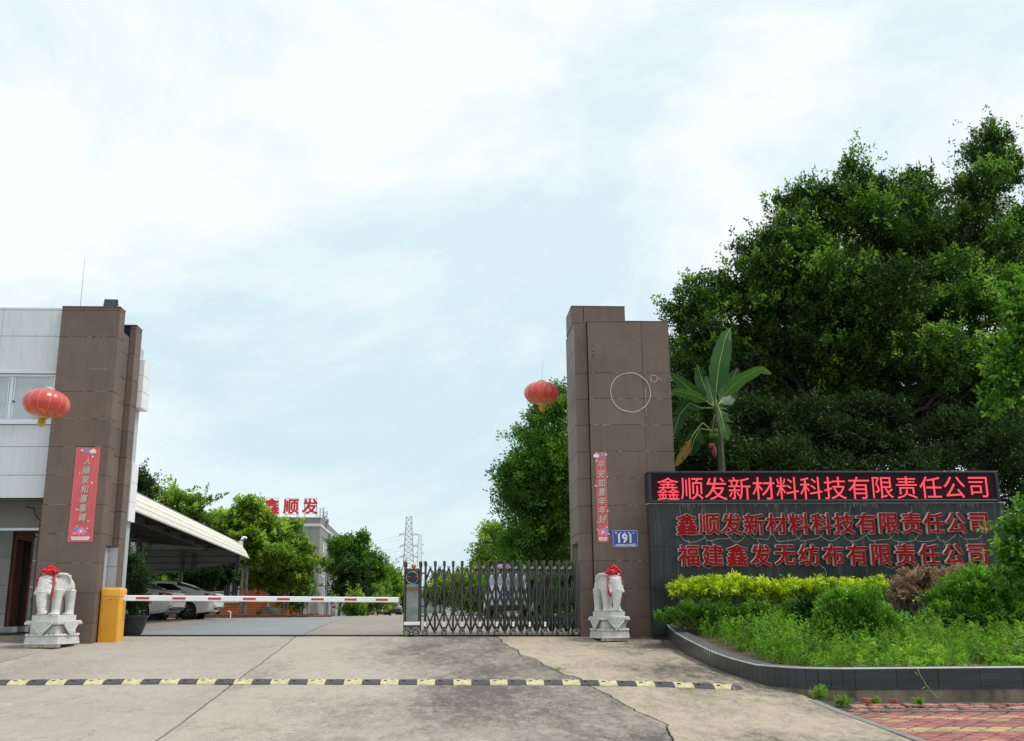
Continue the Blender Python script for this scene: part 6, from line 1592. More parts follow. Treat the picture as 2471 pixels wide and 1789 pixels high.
# ================================================================== vegetation
L_fic = leafmat('leaf_ficus', (.007,.021,.004), (.045,.115,.013), (.20,.34,.042), .45, .32)
L_mid = leafmat('leaf_green', (.022,.060,.010), (.095,.22,.022), (.21,.36,.045), .45, .35)
L_map = leafmat('leaf_maple', (.05,.10,.018), (.19,.32,.045), (.42,.52,.11), .5, .42)
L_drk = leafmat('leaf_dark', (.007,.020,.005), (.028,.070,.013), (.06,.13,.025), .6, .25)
L_gold = leafmat('leaf_golden', (.10,.20,.012), (.46,.58,.03), (.78,.82,.09), .42, .35)
L_pur = leafmat('leaf_purple', (.08,.05,.045), (.30,.17,.15), (.50,.33,.29), .5, .3)
L_weed = leafmat('leaf_weed', (.040,.11,.012), (.16,.34,.028), (.32,.47,.06), .5, .4)
L_bush = leafmat('leaf_bush', (.025,.08,.012), (.13,.32,.028), (.27,.50,.06), .42, .35)
L_big = leafmat('leaf_bright', (.03,.085,.012), (.11,.25,.03), (.25,.42,.07), .42, .42)
B_grey = mat('bark_grey', (.20,.18,.15), .9, var=.35, vs=5, stretch=(1,1,.4), bump=.6, bs=25, coord='obj')
B_dark = mat('bark_dark', (.055,.045,.036), .9, var=.4, vs=5, stretch=(1,1,.4), bump=.7, bs=20, coord='obj')
def lob(lst, Y, dp=1.0): return [LP(*l[:4], Y+(l[4] if len(l) > 4 else 0), dp) for l in lst]
def gbase(px, Y, py=1485): p = AT(px, py, Y); return (p.x, Y, gz(p.x, Y))
# the big ficus behind the name wall
fl_ = [(2560,700,90,120,2),(2600,900,90,120,3),(2060,415,24,32,0),(1950,478,44,18,0),(1885,498,34,12,0),(1870,585,28,14,0),(2213,440,16,20,0),(1800,618,24,28,0),(1830,650,40,28,0),(1665,692,24,20,0),(1632,770,20,28,0),(1725,692,22,22,0),(2400,345,18,20,2),(2120,470,40,26,0),(2470,560,50,60,2),(2480,660,60,70,2),(2480,780,50,70,2),(2470,960,60,60,2),(2440,1020,70,60,3),(2300,980,70,50,3),(1850,1010,80,50,3),(1960,1040,80,50,3),(2170,960,70,50,3),(2210,620,60,50,1),(2215,570,50,36,2),(1990,800,60,60,2),(2190,790,60,60,2),(1640,880,34,50,2),(2110,690,60,50,2),(2290,870,80,60,3),(2130,860,90,60,3),(1930,890,80,60,3),(1760,880,60,60,3),(2000,960,80,50,3),(1640,1000,30,70,3),(2379,385,50,66,2),(2440,420,35,50,2),(2376,480,62,76,1),(2065,478,70,62,0),(2213,480,46,56,1),(2000,520,80,58),(2120,565,140,92),(2325,610,140,100,1),(1910,600,80,66),(1960,680,120,90),(1800,700,84,76),(1668,745,60,52),(1690,820,84,80),(1877,780,130,100),(2090,740,160,110,-1),(2320,730,150,110,0),(2020,900,130,90,0),(2215,890,140,80,-1),(1800,950,90,90,1),(1690,930,70,80,2),(2040,1000,110,70,1),(2380,900,100,110,1),(1900,1060,110,60,1),(2130,1060,50,40,2),(2420,1060,70,80,2),(1740,1050,110,60,2),(2240,1020,60,50,2)]
FL = lob(fl_, 29.5, .9)
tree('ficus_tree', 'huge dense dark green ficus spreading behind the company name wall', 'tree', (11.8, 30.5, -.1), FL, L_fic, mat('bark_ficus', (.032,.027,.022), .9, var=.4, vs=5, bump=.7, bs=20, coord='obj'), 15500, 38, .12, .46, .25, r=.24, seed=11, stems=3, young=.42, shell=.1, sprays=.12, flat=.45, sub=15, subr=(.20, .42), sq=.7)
# pale shoot tips: light on the crown's upper skin painted into its leaf tint
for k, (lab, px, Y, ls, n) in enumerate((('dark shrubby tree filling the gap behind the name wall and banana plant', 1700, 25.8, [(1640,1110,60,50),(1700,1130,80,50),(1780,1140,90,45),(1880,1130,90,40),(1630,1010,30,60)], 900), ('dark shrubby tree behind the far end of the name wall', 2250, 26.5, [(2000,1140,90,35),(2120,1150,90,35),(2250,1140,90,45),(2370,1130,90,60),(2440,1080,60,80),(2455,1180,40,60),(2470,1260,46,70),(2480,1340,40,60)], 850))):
    tree('understorey_foliage', lab, 'tree', gbase(px, Y), lob(ls, Y), L_drk, B_dark, n, 34, .11, .45, .28, r=.08, seed=20+k, group='dark understorey trees behind the wall', young=.05, shell=.2)
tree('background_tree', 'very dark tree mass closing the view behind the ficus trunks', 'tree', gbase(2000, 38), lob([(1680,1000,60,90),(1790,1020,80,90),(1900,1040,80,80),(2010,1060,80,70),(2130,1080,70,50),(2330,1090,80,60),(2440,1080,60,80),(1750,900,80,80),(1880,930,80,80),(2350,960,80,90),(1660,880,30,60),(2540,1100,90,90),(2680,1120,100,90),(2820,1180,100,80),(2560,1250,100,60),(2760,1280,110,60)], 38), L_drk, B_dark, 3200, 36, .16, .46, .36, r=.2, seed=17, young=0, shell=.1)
tree('understorey_foliage', 'low dark tree spreading right in front of the ficus trunks', 'tree', gbase(2060, 27), lob([(1900,1065,80,40),(2030,1075,80,36),(2150,1085,70,30),(2290,1050,60,36),(2110,1020,80,30),(1960,1010,70,30),(1820,1010,60,44)], 27), L_drk, B_dark, 1500, 36, .115, .46, .26, r=.10, seed=27, group='dark understorey trees behind the wall', young=.1, shell=.1)  # low ficus boughs split off as an added dark-leaved tree, shade in the colour
# tall tree between gate and pillar
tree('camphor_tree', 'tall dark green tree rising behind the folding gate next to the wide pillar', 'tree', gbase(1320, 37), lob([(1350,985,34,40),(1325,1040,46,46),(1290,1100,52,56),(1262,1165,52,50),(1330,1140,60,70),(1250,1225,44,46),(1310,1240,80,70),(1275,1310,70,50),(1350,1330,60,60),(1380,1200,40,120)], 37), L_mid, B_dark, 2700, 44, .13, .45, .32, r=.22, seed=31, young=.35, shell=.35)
tree('roadside_tree', 'yellowish green tree lower and farther away beside the tall dark tree', 'tree', gbase(1210, 56), lob([(1205,1315,36,28),(1180,1350,34,30),(1225,1360,50,40),(1170,1395,40,30),(1255,1390,50,40),(1212,1425,60,30)], 56), L_map, B_dark, 900, 40, .17, .5, .38, r=.14, seed=32, young=.4)
for k, (px, ls, Y, m) in enumerate(((1070, [(1050,1440,24,24),(1080,1432,26,28),(1105,1448,26,24)], 52, L_map), (1130, [(1125,1425,26,34),(1152,1440,26,30),(1140,1462,34,18)], 50, L_map), (1185, [(1175,1440,28,30),(1200,1450,26,26)], 49, L_big), (1300, [(1290,1420,34,40),(1330,1440,36,36),(1310,1465,40,20)], 46, L_mid), (1385, [(1370,1400,36,46),(1400,1440,30,40),(1360,1460,30,24)], 43, L_mid))):
    labs = ['yellow green bush seen through the gate nearest to the gate motor', 'tall yellow green bush behind the middle left bars of the gate', 'bright green bush at the left flank of the silver car', 'green bush directly behind the silver car through the gate', 'dark bush behind the most tightly folded gate bars']
    tree('yard_bush', labs[k], 'bush', gbase(px, Y), lob(ls, Y), m, B_dark, 330, 40, .14, .5, .28, r=.05, seed=40+k, group='bushes behind the folding gate', young=.35)
# maples in front of the factory
tree('maple_tree', 'bright green layered tree with pale forked trunk before the factory', 'tree', gbase(590, 49.0), lob([(603,1222,26,20),(575,1262,36,24),(612,1264,44,26),(548,1300,44,26),(600,1305,56,30),(655,1308,50,26,1),(640,1345,50,26),(575,1350,40,24)], 49.5), L_map, B_grey, 820, 42, .17, .62, .24, r=.085, seed=51, young=.55, stems=2, flat=.65, shell=.1, sub=8, sq=.5)
tree('maple_tree', 'bright green spreading tree hiding the factory wall under the roof characters', 'tree', gbase(672, 52.0), lob([(700,1286,30,18),(712,1326,36,22),(680,1335,56,28),(732,1362,22,18),(716,1380,50,22),(664,1385,48,22),(690,1410,50,20),(622,1395,36,22)], 52), L_map, B_grey, 740, 42, .17, .62, .24, r=.07, seed=52, young=.5, stems=2, flat=.65, shell=.1, sub=8, sq=.5)
tree('shade_tree', 'dark leafy tree standing against the orange brick annex', 'tree', gbase(525, 56), lob([(500,1370,48,22),(545,1385,40,22),(470,1395,36,24),(520,1400,40,18),(612,1402,30,26)], 56), L_drk, B_dark, 520, 40, .16, .55, .30, r=.12, seed=53)
tree('shade_tree', 'slim dark leaved tree by the notice board at the factory corner', 'tree', gbase(718, 57), lob([(705,1420,30,26),(735,1428,22,20),(690,1438,26,20),(668,1432,20,20),(715,1452,24,14)], 57), L_mid, B_dark, 330, 40, .14, .5, .26, r=.06, seed=54, stems=3)
tree('yard_tree', 'airy green tree rising above the carport roof', 'tree', gbase(430, 55), lob([(352,1195,26,18),(372,1215,32,18),(430,1212,32,18),(408,1240,44,20),(470,1222,30,12),(505,1215,18,9),(478,1255,50,22),(525,1270,40,22),(440,1270,60,20)], 55), L_map, B_grey, 360, 36, .17, .55, .22, r=.07, seed=55, sprays=.3, young=.4, sq=.5, sub=6)
tree('yard_tree', 'dark small leaved tree top peeping out beside the gatehouse bay', 'tree', gbase(320, 50), lob([(322,1165,24,16),(345,1180,24,16),(310,1190,26,20),(330,1205,40,20)], 50), L_drk, B_dark, 260, 36, .13, .5, .26, r=.10, seed=56, sprays=.2)
tree('carport_bush', 'broad leaved green bush under the carport behind the white sedans', 'bush', gbase(385, 50), lob([(395,1375,34,18),(365,1388,40,22),(405,1398,28,20),(345,1405,30,30)], 50), L_big, B_dark, 170, 26, .26, .8, .28, r=.05, seed=57, flat=.7)
tree('carport_bush', 'dark bush in deep shade under the far end of the carport', 'bush', gbase(470, 51), lob([(455,1400,36,26),(490,1405,30,22),(430,1415,24,24)], 51), L_drk, B_dark, 260, 34, .16, .5, .28, r=.05, seed=58)
# row of trees right of the factory
row = [((812,78), [(800,1335,24,28),(822,1330,22,24),(838,1350,26,30),(800,1375,20,24),(858,1305,9,14)], L_mid, 'tree with loose upper branches right beside the factory side wall'),
       ((832,66), [(834,1392,30,26),(828,1425,38,28),(848,1440,30,26)], L_drk, 'rounded darker green tree in front of the roadside row'),
       ((880,80), [(870,1360,28,26),(898,1375,30,30),(872,1400,34,30),(905,1420,36,34)], L_mid, 'full green tree in the middle of the roadside row'),
       ((935,88), [(925,1400,26,24),(945,1425,24,26),(930,1448,30,22)], L_map, 'lighter green tree at the end of the roadside row nearest the gate motor'),
       ((906,70), [(893,1445,30,24),(872,1462,22,14),(915,1462,22,12)], L_map, 'low bright shrub at the foot of the roadside row'),
       ((852,62), [(857,1468,14,12)], L_map, 'small clipped round shrub beside the road end')]
for k, ((px, Y), ls, m, lab) in enumerate(row):
    tree('roadside_tree', lab, 'tree', gbase(px+6, Y), lob([(a+(16 if k < 2 else 2), b_, c*.84, d*.86) for a, b_, c, d in ls], Y), m, B_dark, 560 if k < 4 else 200, 38, .20, .5, .30, r=.13 if k < 4 else .05, seed=60+k, group='trees lining the road right of the factory', young=.3, sprays=.08)
for k, (px, py, rx, ry, Y) in enumerate(((915,1412,16,14,210),(935,1405,18,16,205),(968,1412,22,14,215),(1062,1402,16,18,200),(1092,1410,18,14,210),(1125,1412,18,14,205))):
    labs = ['distant dark tree just over the white boom tip', 'distant dark tree between roadside row and gate motor', 'distant dark tree behind the gate motor', 'distant dark tree behind the first gate posts', 'distant dark tree above the low shed', 'distant dark tree at the side of the low shed']
    tree('distant_tree', labs[k], 'tree', gbase(px, Y), lob([(px, py, rx, ry), (px+5, py+20, rx*1.2, ry*1.2), (px-6, py+42, rx*1.2, ry*1.4)], Y), L_drk, B_dark, 150, 26, .5, .5, .7, r=.2, seed=80+k, group='dark distant trees')
# tree at the right edge, nearer than the wall
tree('street_tree', 'light green broad leaved tree leaning in at the frame edge before the name wall', 'tree', (11.3, 16.4, -.3), lob([(2462,700,14,26),(2452,760,20,28),(2470,820,30,40),(2442,850,20,22),(2405,880,20,16),(2428,918,26,20),(2394,955,14,12),(2402,992,9,12),(2458,900,26,40),(2446,962,22,18),(2480,760,30,50)], 16.2)+lob([(2452,1290,26,30),(2428,1335,16,20),(2470,1360,34,44),(2468,1235,14,18),(2440,1385,22,18)], 16.6), L_big, B_dark, 380, 24, .095, .66, .12, nb=5, r=.05, seed=71, young=.35, shell=.1, flat=.55, droop=.45, sub=7, sprays=.25)
# potted bush foliage
crown('foliage', [(l[0]-0, l[1], l[2], l[3], l[4], l[5]) for l in lob([(312,1378,14,22),(330,1395,17,22),(306,1405,12,28),(325,1428,21,26),(310,1455,15,26),(332,1462,15,22),(344,1400,8,14),(302,1350,6,16)], 23.0)], L_drk, pb_, 620, 34, .048, .5, .10, seed=91, young=.25, sprays=.2)
mb = MB(); rg = random.Random(6)
for k in range(26):
    a = rg.uniform(0, 2*PI); r = .12; p0 = Vector((r*math.cos(a)*.6, r*math.sin(a)*.6, .34)); p1 = Vector((r*2.2*math.cos(a)*rg.uniform(.4, 1), r*2*math.sin(a), rg.uniform(.9, 1.6))); branch(mb, p0, p1, .009, .003, rg, .1, 5)
mb.build('stem', B_dark, pb_)['kind'] = 'stuff'

# ------------------------------------------------------------------ banana plant
L_ban = leafmat('leaf_banana', (.018,.062,.018), (.040,.12,.030), (.085,.18,.045), .42, .25)
M_ribB = mat('banana_midrib', (.30,.42,.14), .5, var=.1); M_stemB = mat('banana_stem', (.055,.065,.025), .6, var=.4, vs=5, bump=.3, coord='obj')
YB_ = 24.2
bt = thing('banana_plant', 'banana plant with a hanging red flower beside the wide pillar', 'banana plant', (AT(1745, 1100, YB_).x, YB_, gz(5, YB_)))
def banana_leaf(path, W_, seed, m=L_ban, tear=.5, fold=.25, tintv=.5, face=(0, -1, 0), skip=.18):
    g = np.random.default_rng(seed); P_ = [Vector(p) for p in path]; n = 60
    # resample the midrib
    d = [0]
    for a, b in zip(P_[:-1], P_[1:]): d.append(d[-1]+(b-a).length)
    def at(s):
        s = s*d[-1]; 
        for i in range(len(P_)-1):
            if s <= d[i+1] or i == len(P_)-2: 
                return P_[i].lerp(P_[i+1], (s-d[i])/max(1e-6, d[i+1]-d[i]))
    for _ in range(2): pass
    mid = [at(i/n) for i in range(n+1)]
    for _ in range(3): mid = [mid[0]]+[(mid[i-1]+mid[i]*2+mid[i+1])/4 for i in range(1, n)]+[mid[-1]]
    F_ = Vector(face).normalized(); Q = []; T = []
    W_ *= .70
    def wd(u):
        u = min(1.0, max(0.0, u)); return W_*min(1.0, (u*5)**.6)*(1-u**3.2)**.75
    for side in (-1, 1):
        lag = 0; prev = None
        for i in range(int(n*skip), n+1):
            u = (i/n-skip)/(1-skip); w = wd(u); tg = (mid[min(i+1, n)]-mid[max(0, i-1)]).normalized(); sd = tg.cross(F_).normalized()*side
            lag = lag*.9+g.normal()*.02
            def edge(lg):
                s2 = (sd+tg*(.35+lg)-F_*(-fold)+Vector((0, 0, -abs(lg)*.8))).normalized(); wav = 1+.03*math.sin(i*.9+side)
                return mid[i]+s2*w*.5, mid[i]+s2*w*wav+Vector((0, 0, -.06*W_))
            m1, e1 = edge(lag)
            if prev is not None:
                pm, p1, p2 = prev; Q.append([pm, mid[i], m1, p1]); Q.append([p1, m1, e1, p2]); tt = tintv+g.uniform(-.02, .02); T += [tt, tt]
            if g.random() < .22*tear and u < .93:      # a tear: the blade starts again at another angle
                lag += g.uniform(-.45, .5)*tear; m1, e1 = edge(lag); 
                if g.random() < .35*tear: prev = None; continue
            prev = (mid[i], m1, e1)
    V = np.array([[list(v) for v in q] for q in Q])-np.array(bt.location); o = put('leaf', quads_mesh('leaf', V, m, np.array(T)), bt)
    mb = MB(); mb.tube(mid, [.013*(1-.8*i/n)+.002 for i in range(n+1)], 6); r_ = mb.build('midrib', M_ribB, bt, world=True, smooth=True)
    return o
def A_(px, py, dy=0): return AT(px, py, YB_+dy)
hub = A_(1727, 985)
banana_leaf([hub, A_(1727, 950), A_(1735, 880), A_(1750, 815, .1), A_(1762, 792, .2)], 0.400, 1, tear=.25, tintv=.45)
banana_leaf([hub, A_(1718, 960), A_(1712, 935), A_(1703, 908)], 0.189, 2, tear=.1, tintv=.85)
banana_leaf([hub, A_(1745, 955, -.1), A_(1790, 912, -.4), A_(1835, 890, -.6), A_(1862, 902, -.7)], 0.262, 3, tear=.5, tintv=.9, face=(0, -.75, -.6), fold=.1)
banana_leaf([hub, A_(1705, 968), A_(1670, 952, -.3), A_(1630, 944, -.4), A_(1609, 955, -.4)], 0.218, 4, tear=.35, tintv=.8, face=(0, -.8, -.55))
banana_leaf([hub, A_(1700, 965, .1), A_(1660, 935, .2), A_(1625, 905, .2), A_(1612, 900, .2)], 0.248, 5, tear=.4, tintv=.5, face=(0, -.8, -.5))
banana_leaf([hub, A_(1708, 955, .4), A_(1690, 905, .5), A_(1682, 880, .5)], 0.364, 6, tear=.5, tintv=.2)
banana_leaf([hub, A_(1755, 950, .5), A_(1768, 915, .6), A_(1780, 888, .6)], 0.364, 7, tear=.4, tintv=.15)
banana_leaf([hub, A_(1732, 978, -.3), A_(1740, 1000, -.5), A_(1750, 1040, -.6), A_(1757, 1062, -.6)], 0.305, 8, tear=1.0, tintv=.95, face=(-.2, -1, 0))
banana_leaf([hub, A_(1690, 985, .2), A_(1665, 972, .3), A_(1640, 1000, .3), A_(1622, 1060, .3)], 0.291, 9, tear=.5, tintv=.1)
banana_leaf([A_(1722, 1040, .2), A_(1690, 1035, .3), A_(1675, 1060, .3), A_(1665, 1100, .4)], 0.328, 10, tear=.4, tintv=.1, skip=.3)
L_dry = leafmat('leaf_dry_banana', (.20,.10,.02), (.38,.22,.05), None, .6, .2)
banana_leaf([A_(1712, 1035, 0), A_(1696, 1020, 0), A_(1672, 1050, .0), A_(1655, 1085, .1), A_(1630, 1125, .2)], 0.189, 11, m=L_dry, tear=.6, tintv=.6, skip=.5)
mb = MB(); mb.tube([Vector(bt.location), A_(1742, 1130), A_(1738, 1060), hub, A_(1728, 965)], [.10, .085, .075, .055, .03], 14); mb.build('stem', M_stemB, bt, world=True, smooth=True)
mb = MB(); mb.tube([A_(1724, 1000, -.2), A_(1720, 1030, -.3), A_(1724, 1060, -.32)], .022, 8); mb.build('stalk', M_stemB, bt, world=True, smooth=True)
M_bun = mat('banana_green', (.10,.22,.03), .5, var=.15)
for k in range(22):
    a = 2*PI*(k % 11)/11; c = A_(1723, 1045 if k < 11 else 1056, -.32); mb = MB(); d = Vector((math.cos(a), math.sin(a), 0))
    mb.tube([c+d*.03, c+d*.085+Vector((0, 0, .005)), c+d*.095+Vector((0, 0, .07)), c+d*.08+Vector((0, 0, .10))], [.012, .020, .018, .006], 7); mb.build('banana', M_bun, bt, world=True, smooth=True)
M_bflower = mat('banana_flower_red', (.20,.035,.035), .6, var=.25, vs=9)
c = A_(1724, 1088, -.34); mb = MB(); mb.lathe([(0, .10), (.035, .09), (.055, .02), (.058, -.05), (.035, -.13), (0, -.17)], 14, c); mb.build('flower_bud', M_bflower, bt, world=True, smooth=True)
mb = MB(); c2 = A_(1717, 1076, -.36); mb.ball(c2, 1, 14, 8, (.085, .03, .075)); mb.build('flower_bract', mat('bract_red', (.26,.02,.02), .6), bt, world=True, smooth=True)

# ------------------------------------------------------------------ planter plants
def bush(name, label, cat, ls, Y, m, clumps, per, leaf, asp=.45, spread=.12, seed=1, base=None, group=None, **k):
    L_ = lob(ls, Y); b = base or (sum(l[0] for l in L_)/len(L_), sum(l[1] for l in L_)/len(L_), ztop(min(21.5, Y))-.07)
    t = thing(name, label, cat, b, 0, group); crown('foliage', L_, m, t, clumps, per, leaf, asp, spread, seed, **k)
    mb = MB(); rg = random.Random(seed)
    for l in L_:
        for q in range(5): branch(mb, Vector((b[0]+(l[0]-b[0])*.7+rg.uniform(-.1, .1), l[1]+rg.uniform(-.1, .1), b[2])), Vector((l[0]+rg.uniform(-1, 1)*l[3]*.8, l[1]+rg.uniform(-.6, .6)*l[4], l[2]+rg.uniform(-.3, .8)*l[5])), .010, .003, rg, .1, 4)
    o = mb.build('stem', B_dark, t, world=True); o['kind'] = 'stuff'; return t
bush('golden_hedge', 'golden yellow hedge in front of the name wall letters', 'hedge', [(1650,1430,26,18),(1690,1424,32,20),(1740,1428,34,20),(1790,1424,32,18),(1840,1431,34,16),(1890,1432,32,16),(1940,1428,30,17),(1985,1426,28,18),(2030,1430,26,16),(2075,1428,24,17),(2115,1422,24,19)], 20.2, L_gold, 1250, 30, .07, .38, .085, 101, flat=.3, young=.4, shell=.1)
bush('dark_shrub', 'dark glossy low shrubs growing beneath the golden hedge', 'shrub', [(1640,1484,36,11),(1700,1482,44,10),(1760,1480,42,10),(1820,1482,40,10),(1610,1496,24,11),(1880,1484,40,12),(1940,1480,38,14),(2000,1482,30,16)], 19.7, L_mid, 480, 30, .06, .45, .08, 102, young=.15)
bush('ball_shrub', 'bushy bright green shrub bulging in the middle of the planter', 'shrub', [(2010,1470,40,26),(2070,1478,62,40),(2120,1510,44,38),(2030,1520,44,34),(2090,1545,44,24)], 16.6, L_bush, 820, 34, .055, .42, .09, 103, young=.4, shell=.4)
bush('purple_shrub', 'low mauve brown shrub curving over behind the bright bushes', 'shrub', [(2172,1432,24,26),(2205,1412,38,24),(2255,1398,46,18),(2315,1394,40,14),(2195,1446,44,24),(2230,1428,40,26)], 18.9, L_pur, 850, 34, .045, .4, .07, 104, young=.6, shell=.5)
bush('broad_shrub', 'wide mounded green shrub filling the planter under the leaning tree', 'shrub', [(2290,1462,40,24),(2330,1440,50,26),(2380,1440,60,44),(2440,1470,50,50),(2330,1480,70,40),(2400,1510,70,40),(2265,1500,40,26),(2440,1400,50,40),(2350,1400,40,20)], 18.0, L_bush, 1900, 34, .06, .42, .10, 105, young=.4, shell=.4)
bush('leafy_shrub', 'small broad leaved shrub between hedge and ball shaped shrub', 'shrub', [(1950,1490,26,20),(1985,1500,22,20),(1955,1470,20,16)], 17.8, L_drk, 150, 26, .07, .5, .09, 106)
L_pale = leafmat('blade_pale', (.22,.30,.10), (.40,.46,.18), None, .5, .3)
# weeds covering the bed
def weeds():
    g = np.random.default_rng(77); N = 2300; pts = []
    while len(pts) < N:
        x, y = g.uniform(4.8, 11.5), g.uniform(13.1, 21.0)
        if x < float(np.interp(y, [13.0, 13.25, 13.52, 14.1, 14.9, 16, 17.4, 19, 20.3, 22], [6.4, 5.2, 4.66, 4.45, 4.32, 4.23, 4.22, 4.28, 4.40, 4.62]))+.27: continue
        if y < float(np.interp(x, [4.6, 5.05, 5.6, 6.4, 7.3, 12], [13.6, 13.22, 13.11, 13.0, 12.88, 12.72]))+.26: continue
        if x > 8.6 and y > 17.5: continue
        pts.append((x, y))
    pts = [p for p in pts if mnoise.noise(Vector((p[0]*1.6, p[1]*1.6, 4))) > -.28 or g.random() < .25]; N = len(pts)
    P0 = np.array([(x, y, ztop(y)-.07) for x, y in pts]); dens = np.array([mnoise.noise(Vector((x*.7, y*.7, 1))) for x, y in pts])
    edge = np.clip((P0[:, 1]-13.0)/1.2, .25, 1); H = (.18+.24*g.random(N)+.20*dens)*edge*(1+.35*np.clip((P0[:, 1]-16)/3, 0, 1)); H[g.random(N) < .12] *= 1.5; H = np.clip(H, .05, .6)
    per = 34; ax = g.normal(size=(N, 3))*.22; ax[:, 2] = 1; ax /= np.linalg.norm(ax, axis=1, keepdims=True)
    t = g.random((N, per))**.7; P = P0[:, None]+ax[:, None]*(t*H[:, None])[..., None]+g.normal(size=(N, per, 3))*np.array([.02, .02, .01])
    a = g.uniform(0, 2*PI, (N, per)); el = g.uniform(.1, .9, (N, per)); D_ = np.stack([np.cos(a)*np.cos(el), np.sin(a)*np.cos(el), np.sin(el)], -1)
    Lf = (.035+.05*g.random((N, 1)))*g.uniform(.7, 1.2, (N, per)); asp = .34
    tint = np.clip(.55*g.random((N, 1))+.2*g.random((N, per))+.25*t+dens[:, None]*.5, 0, 1)
    V = leaf_quads(g, P.reshape(-1, 3), D_.reshape(-1, 3), Lf.ravel(), asp, .5)
    tag(put('weeds', quads_mesh('weeds', V, L_weed, tint.ravel())), 'tangle of bright green weeds covering the front of the planter bed', 'weeds', None, 'stuff')
    # taller leafy individuals of darker and paler kinds among the carpet
    for mname, m_, n2, s2 in (('weeds', L_mid, 230, 5), ('weeds', L_bush, 200, 6), ('weeds', L_pale, 60, 7)):
        g2 = np.random.default_rng(s2); k2 = g2.integers(0, N, n2); B2 = P0[k2]; h2 = g2.uniform(.28, .62, n2)*np.clip(edge[k2]*1.2, .5, 1)
        pr_ = 30; a2 = g2.normal(size=(n2, 3))*.2; a2[:, 2] = 1; t2 = g2.random((n2, pr_)); Pq = B2[:, None]+a2[:, None]*(t2*h2[:, None])[..., None]+g2.normal(size=(n2, pr_, 3))*.018
        D2 = rnd_dirs(g2, n2*pr_); D2[:, 2] = abs(D2[:, 2])*.6
        lw = g2.uniform(.05, .10, (n2, 1))*g2.uniform(.7, 1.1, (n2, pr_)); Vq = leaf_quads(g2, Pq.reshape(-1, 3), D2, lw.ravel(), .42 if m_ is not L_pale else .12, .5)
        tag(put('weeds', quads_mesh('weeds', Vq, m_, np.clip(g2.random((n2, 1))*.8+g2.random((n2, pr_))*.2, 0, 1).ravel())), ['taller broad leaved weeds standing among the planter grass', 'bright upright weeds mixed into the planter bed', 'dry straw coloured stalks in the planter bed'][s2-5], 'weeds', None, 'stuff')
    # grass blades
    n = 9000; k = g.integers(0, N, n); B0 = P0[k]+g.normal(size=(n, 3))*np.array([.08, .08, 0]); h = g.uniform(.06, .26, n)*edge[k]; a = g.uniform(0, 2*PI, n)
    D_ = np.stack([np.cos(a)*.35, np.sin(a)*.35, np.ones(n)], -1); D_ /= np.linalg.norm(D_, axis=1, keepdims=True); V = leaf_quads(g, B0, D_, h, .06, .0)
    tag(put('grass', quads_mesh('grass', V, L_weed, g.uniform(.4, 1, n))), 'thin grass blades between the planter weeds', 'grass', None, 'stuff')
weeds()
def tuft(name, label, p, n, h, seed, m=L_weed, spread=.03, lean=.35, asp=.06, droop=0):
    g = np.random.default_rng(seed); segs = 5; V = []; T = []
    for i in range(n):
        a = g.uniform(0, 2*PI); l = h*g.uniform(.6, 1.1); q = np.array([g.normal()*spread, g.normal()*spread, 0]); d = np.array([math.cos(a)*lean*g.random(), math.sin(a)*lean*g.random(), 1.0]); w = l*asp*.5; s = np.array([-math.sin(a), math.cos(a), 0])
        for k in range(segs):
            d = d/np.linalg.norm(d); e = q+d*l/segs; w2 = w*(1-(k+1)/segs)**.7+.0004; V.append([q-s*w, q+s*w, e+s*w2, e-s*w2]); T.append(g.uniform(.3, 1)); q = e; w = w2; d = d+np.array([math.cos(a)*.25, math.sin(a)*.25, -.18-droop])
    return tag(put(name, quads_mesh(name, np.array(V), m, np.array(T)), None, tuple(p)), label, 'weed')
tuft('grass_tuft', 'small grass tuft sprouting from the long driveway crack', G(1346, 1618), 60, .10, 1, spread=.05, lean=.9)
tuft('grass_tuft', 'tiny weed at the foot of the elephant statue near the barrier', G(155, 1556)+Vector((.1, -.05, 0)), 40, .12, 2, spread=.05, lean=.9)
tuft('tall_grass', 'pale tall grass stems standing up from the weeds below the hedge', (6.35, 17.6, ztop(17.6)-.07), 9, .85, 3, L_pale, .04, .30, .02)
tuft('grass_tuft', 'long bladed grass clump under the wide mounded shrub', (8.0, 14.6, ztop(14.6)-.07), 16, .55, 4, L_weed, .03, .5, .04)
tuft('overhanging_grass', 'dry grass stem arching over the front of the planter wall', (5.93, 13.10, ztop(13.1)-.0), 6, .34, 5, L_pale, .02, .5, .04, .25)
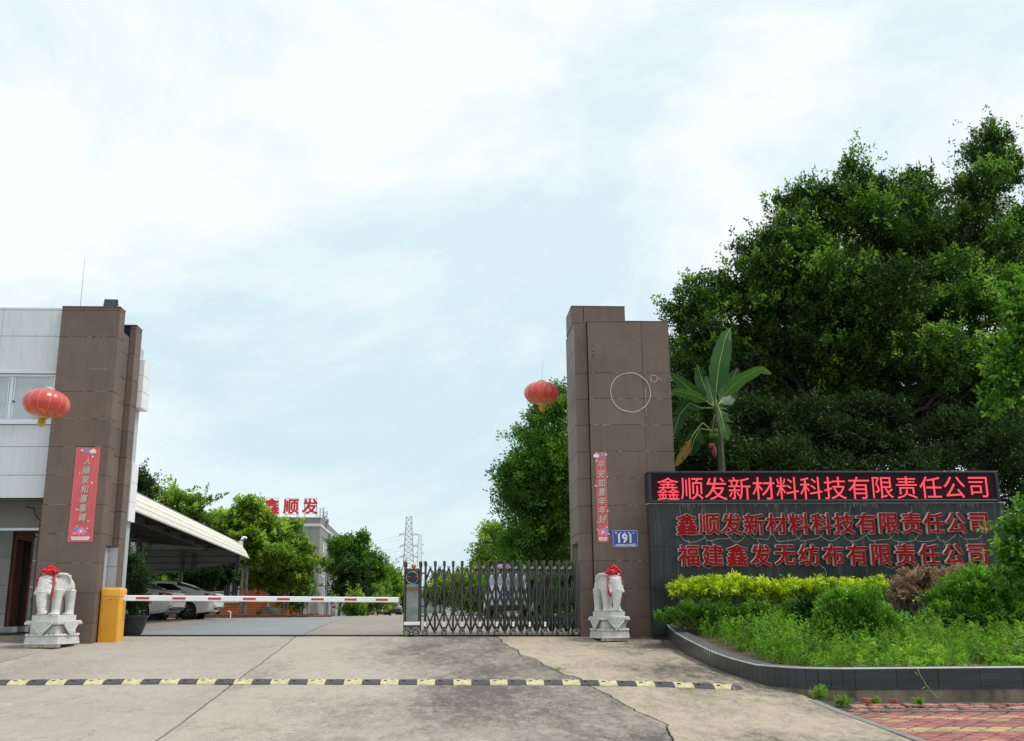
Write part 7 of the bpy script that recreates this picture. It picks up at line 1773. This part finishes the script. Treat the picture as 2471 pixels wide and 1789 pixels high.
def weedplant(label, p, h, w, seed, n=26):
    g = np.random.default_rng(seed); per = 30; ax = g.normal(size=(n, 3))*.45; ax[:, 2] = 1; ax /= np.linalg.norm(ax, axis=1, keepdims=True)
    P0 = np.zeros((n, 3)); P0[:, :2] = g.normal(size=(n, 2))*w*.3; t = g.random((n, per)); P = P0[:, None]+ax[:, None]*(t*h*g.uniform(.5, 1, (n, 1)))[..., None]+g.normal(size=(n, per, 3))*.012
    D_ = rnd_dirs(g, n*per); D_[:, 2] = abs(D_[:, 2])*.8; V = leaf_quads(g, P.reshape(-1, 3), D_, g.uniform(.02, .045, n*per), .35, .5)
    return tag(put('weed_plant', quads_mesh('weed_plant', V, L_weed, g.uniform(.2, 1, n*per)), None, tuple(p)), label, 'weed')
weedplant('tallest bright weed growing at the planter footing where the driveway begins', G(1933, 1668)+Vector((.05, .02, 0)), .24, .10, 11)
weedplant('rounded bright weed next to the tallest one by the planter footing', G(1978, 1686), .17, .12, 12)
weedplant('flat green weed at the tip of the sidewalk paving', G(2030, 1702), .12, .12, 13)
weedplant('little weed beside the loose orange brick', G(2115, 1700), .09, .06, 14, 12)
weedplant('little weed in the middle of the broken pavers', G(2217, 1700), .09, .06, 15, 12)
weedplant('creeping weed with tiny flowers spilling over the planter corner by the pillar', (4.66, 20.9, ztop(20.9)), .22, .25, 16, 20)
mb = MB()
pts = [(5.93, 13.15, ztop(13.1)+.02), (5.99, 13.04, ztop(13)+.01), (6.02, 13.0, -.32), (6.08, 12.99, -.44), (6.14, 12.98, -.52), (6.2, 12.95, -.60)]
vn = thing('hanging_vine', 'thin dry vine trailing down the dark planter wall', 'vine', pts[0]); mb.tube(pts, .003, 5); mb.build('stem', M_ribB, vn, world=True)
g = np.random.default_rng(3); P = np.array([pts[i] for i in (1,2,2,3,3,4,4,5)])+g.normal(size=(8,3))*.01; D_ = rnd_dirs(g, 8); D_[:, 1] = -.2
put('leaf', quads_mesh('leaf', leaf_quads(g, P, D_, np.full(8, .10), .14, .2)-np.array(vn.location), L_pale, g.random(8)), vn)
# purple parasol by the silver car
ps_ = AT(1218, 1372, 46); pr = thing('parasol', 'purple parasol top showing above the silver car', 'parasol', (ps_.x, 46, gz(2, 46)))
m = MB(); hz_ = ps_.z-gz(2, 46)+.05; m.lathe([(.0, hz_+.16), (.25, hz_+.13), (.45, hz_+.03), (.52, hz_-.10), (.50, hz_-.10), (.43, hz_+.01), (.24, hz_+.11), (0, hz_+.14)], 16, cap=False); m.build('canopy', mat('purple_cloth', (.36,.16,.46), .6, var=.1), pr, smooth=True)
m = MB(); m.tube([(0, 0, 0), (0, 0, hz_+.15)], .015, 6); m.build('pole', M_fr, pr)
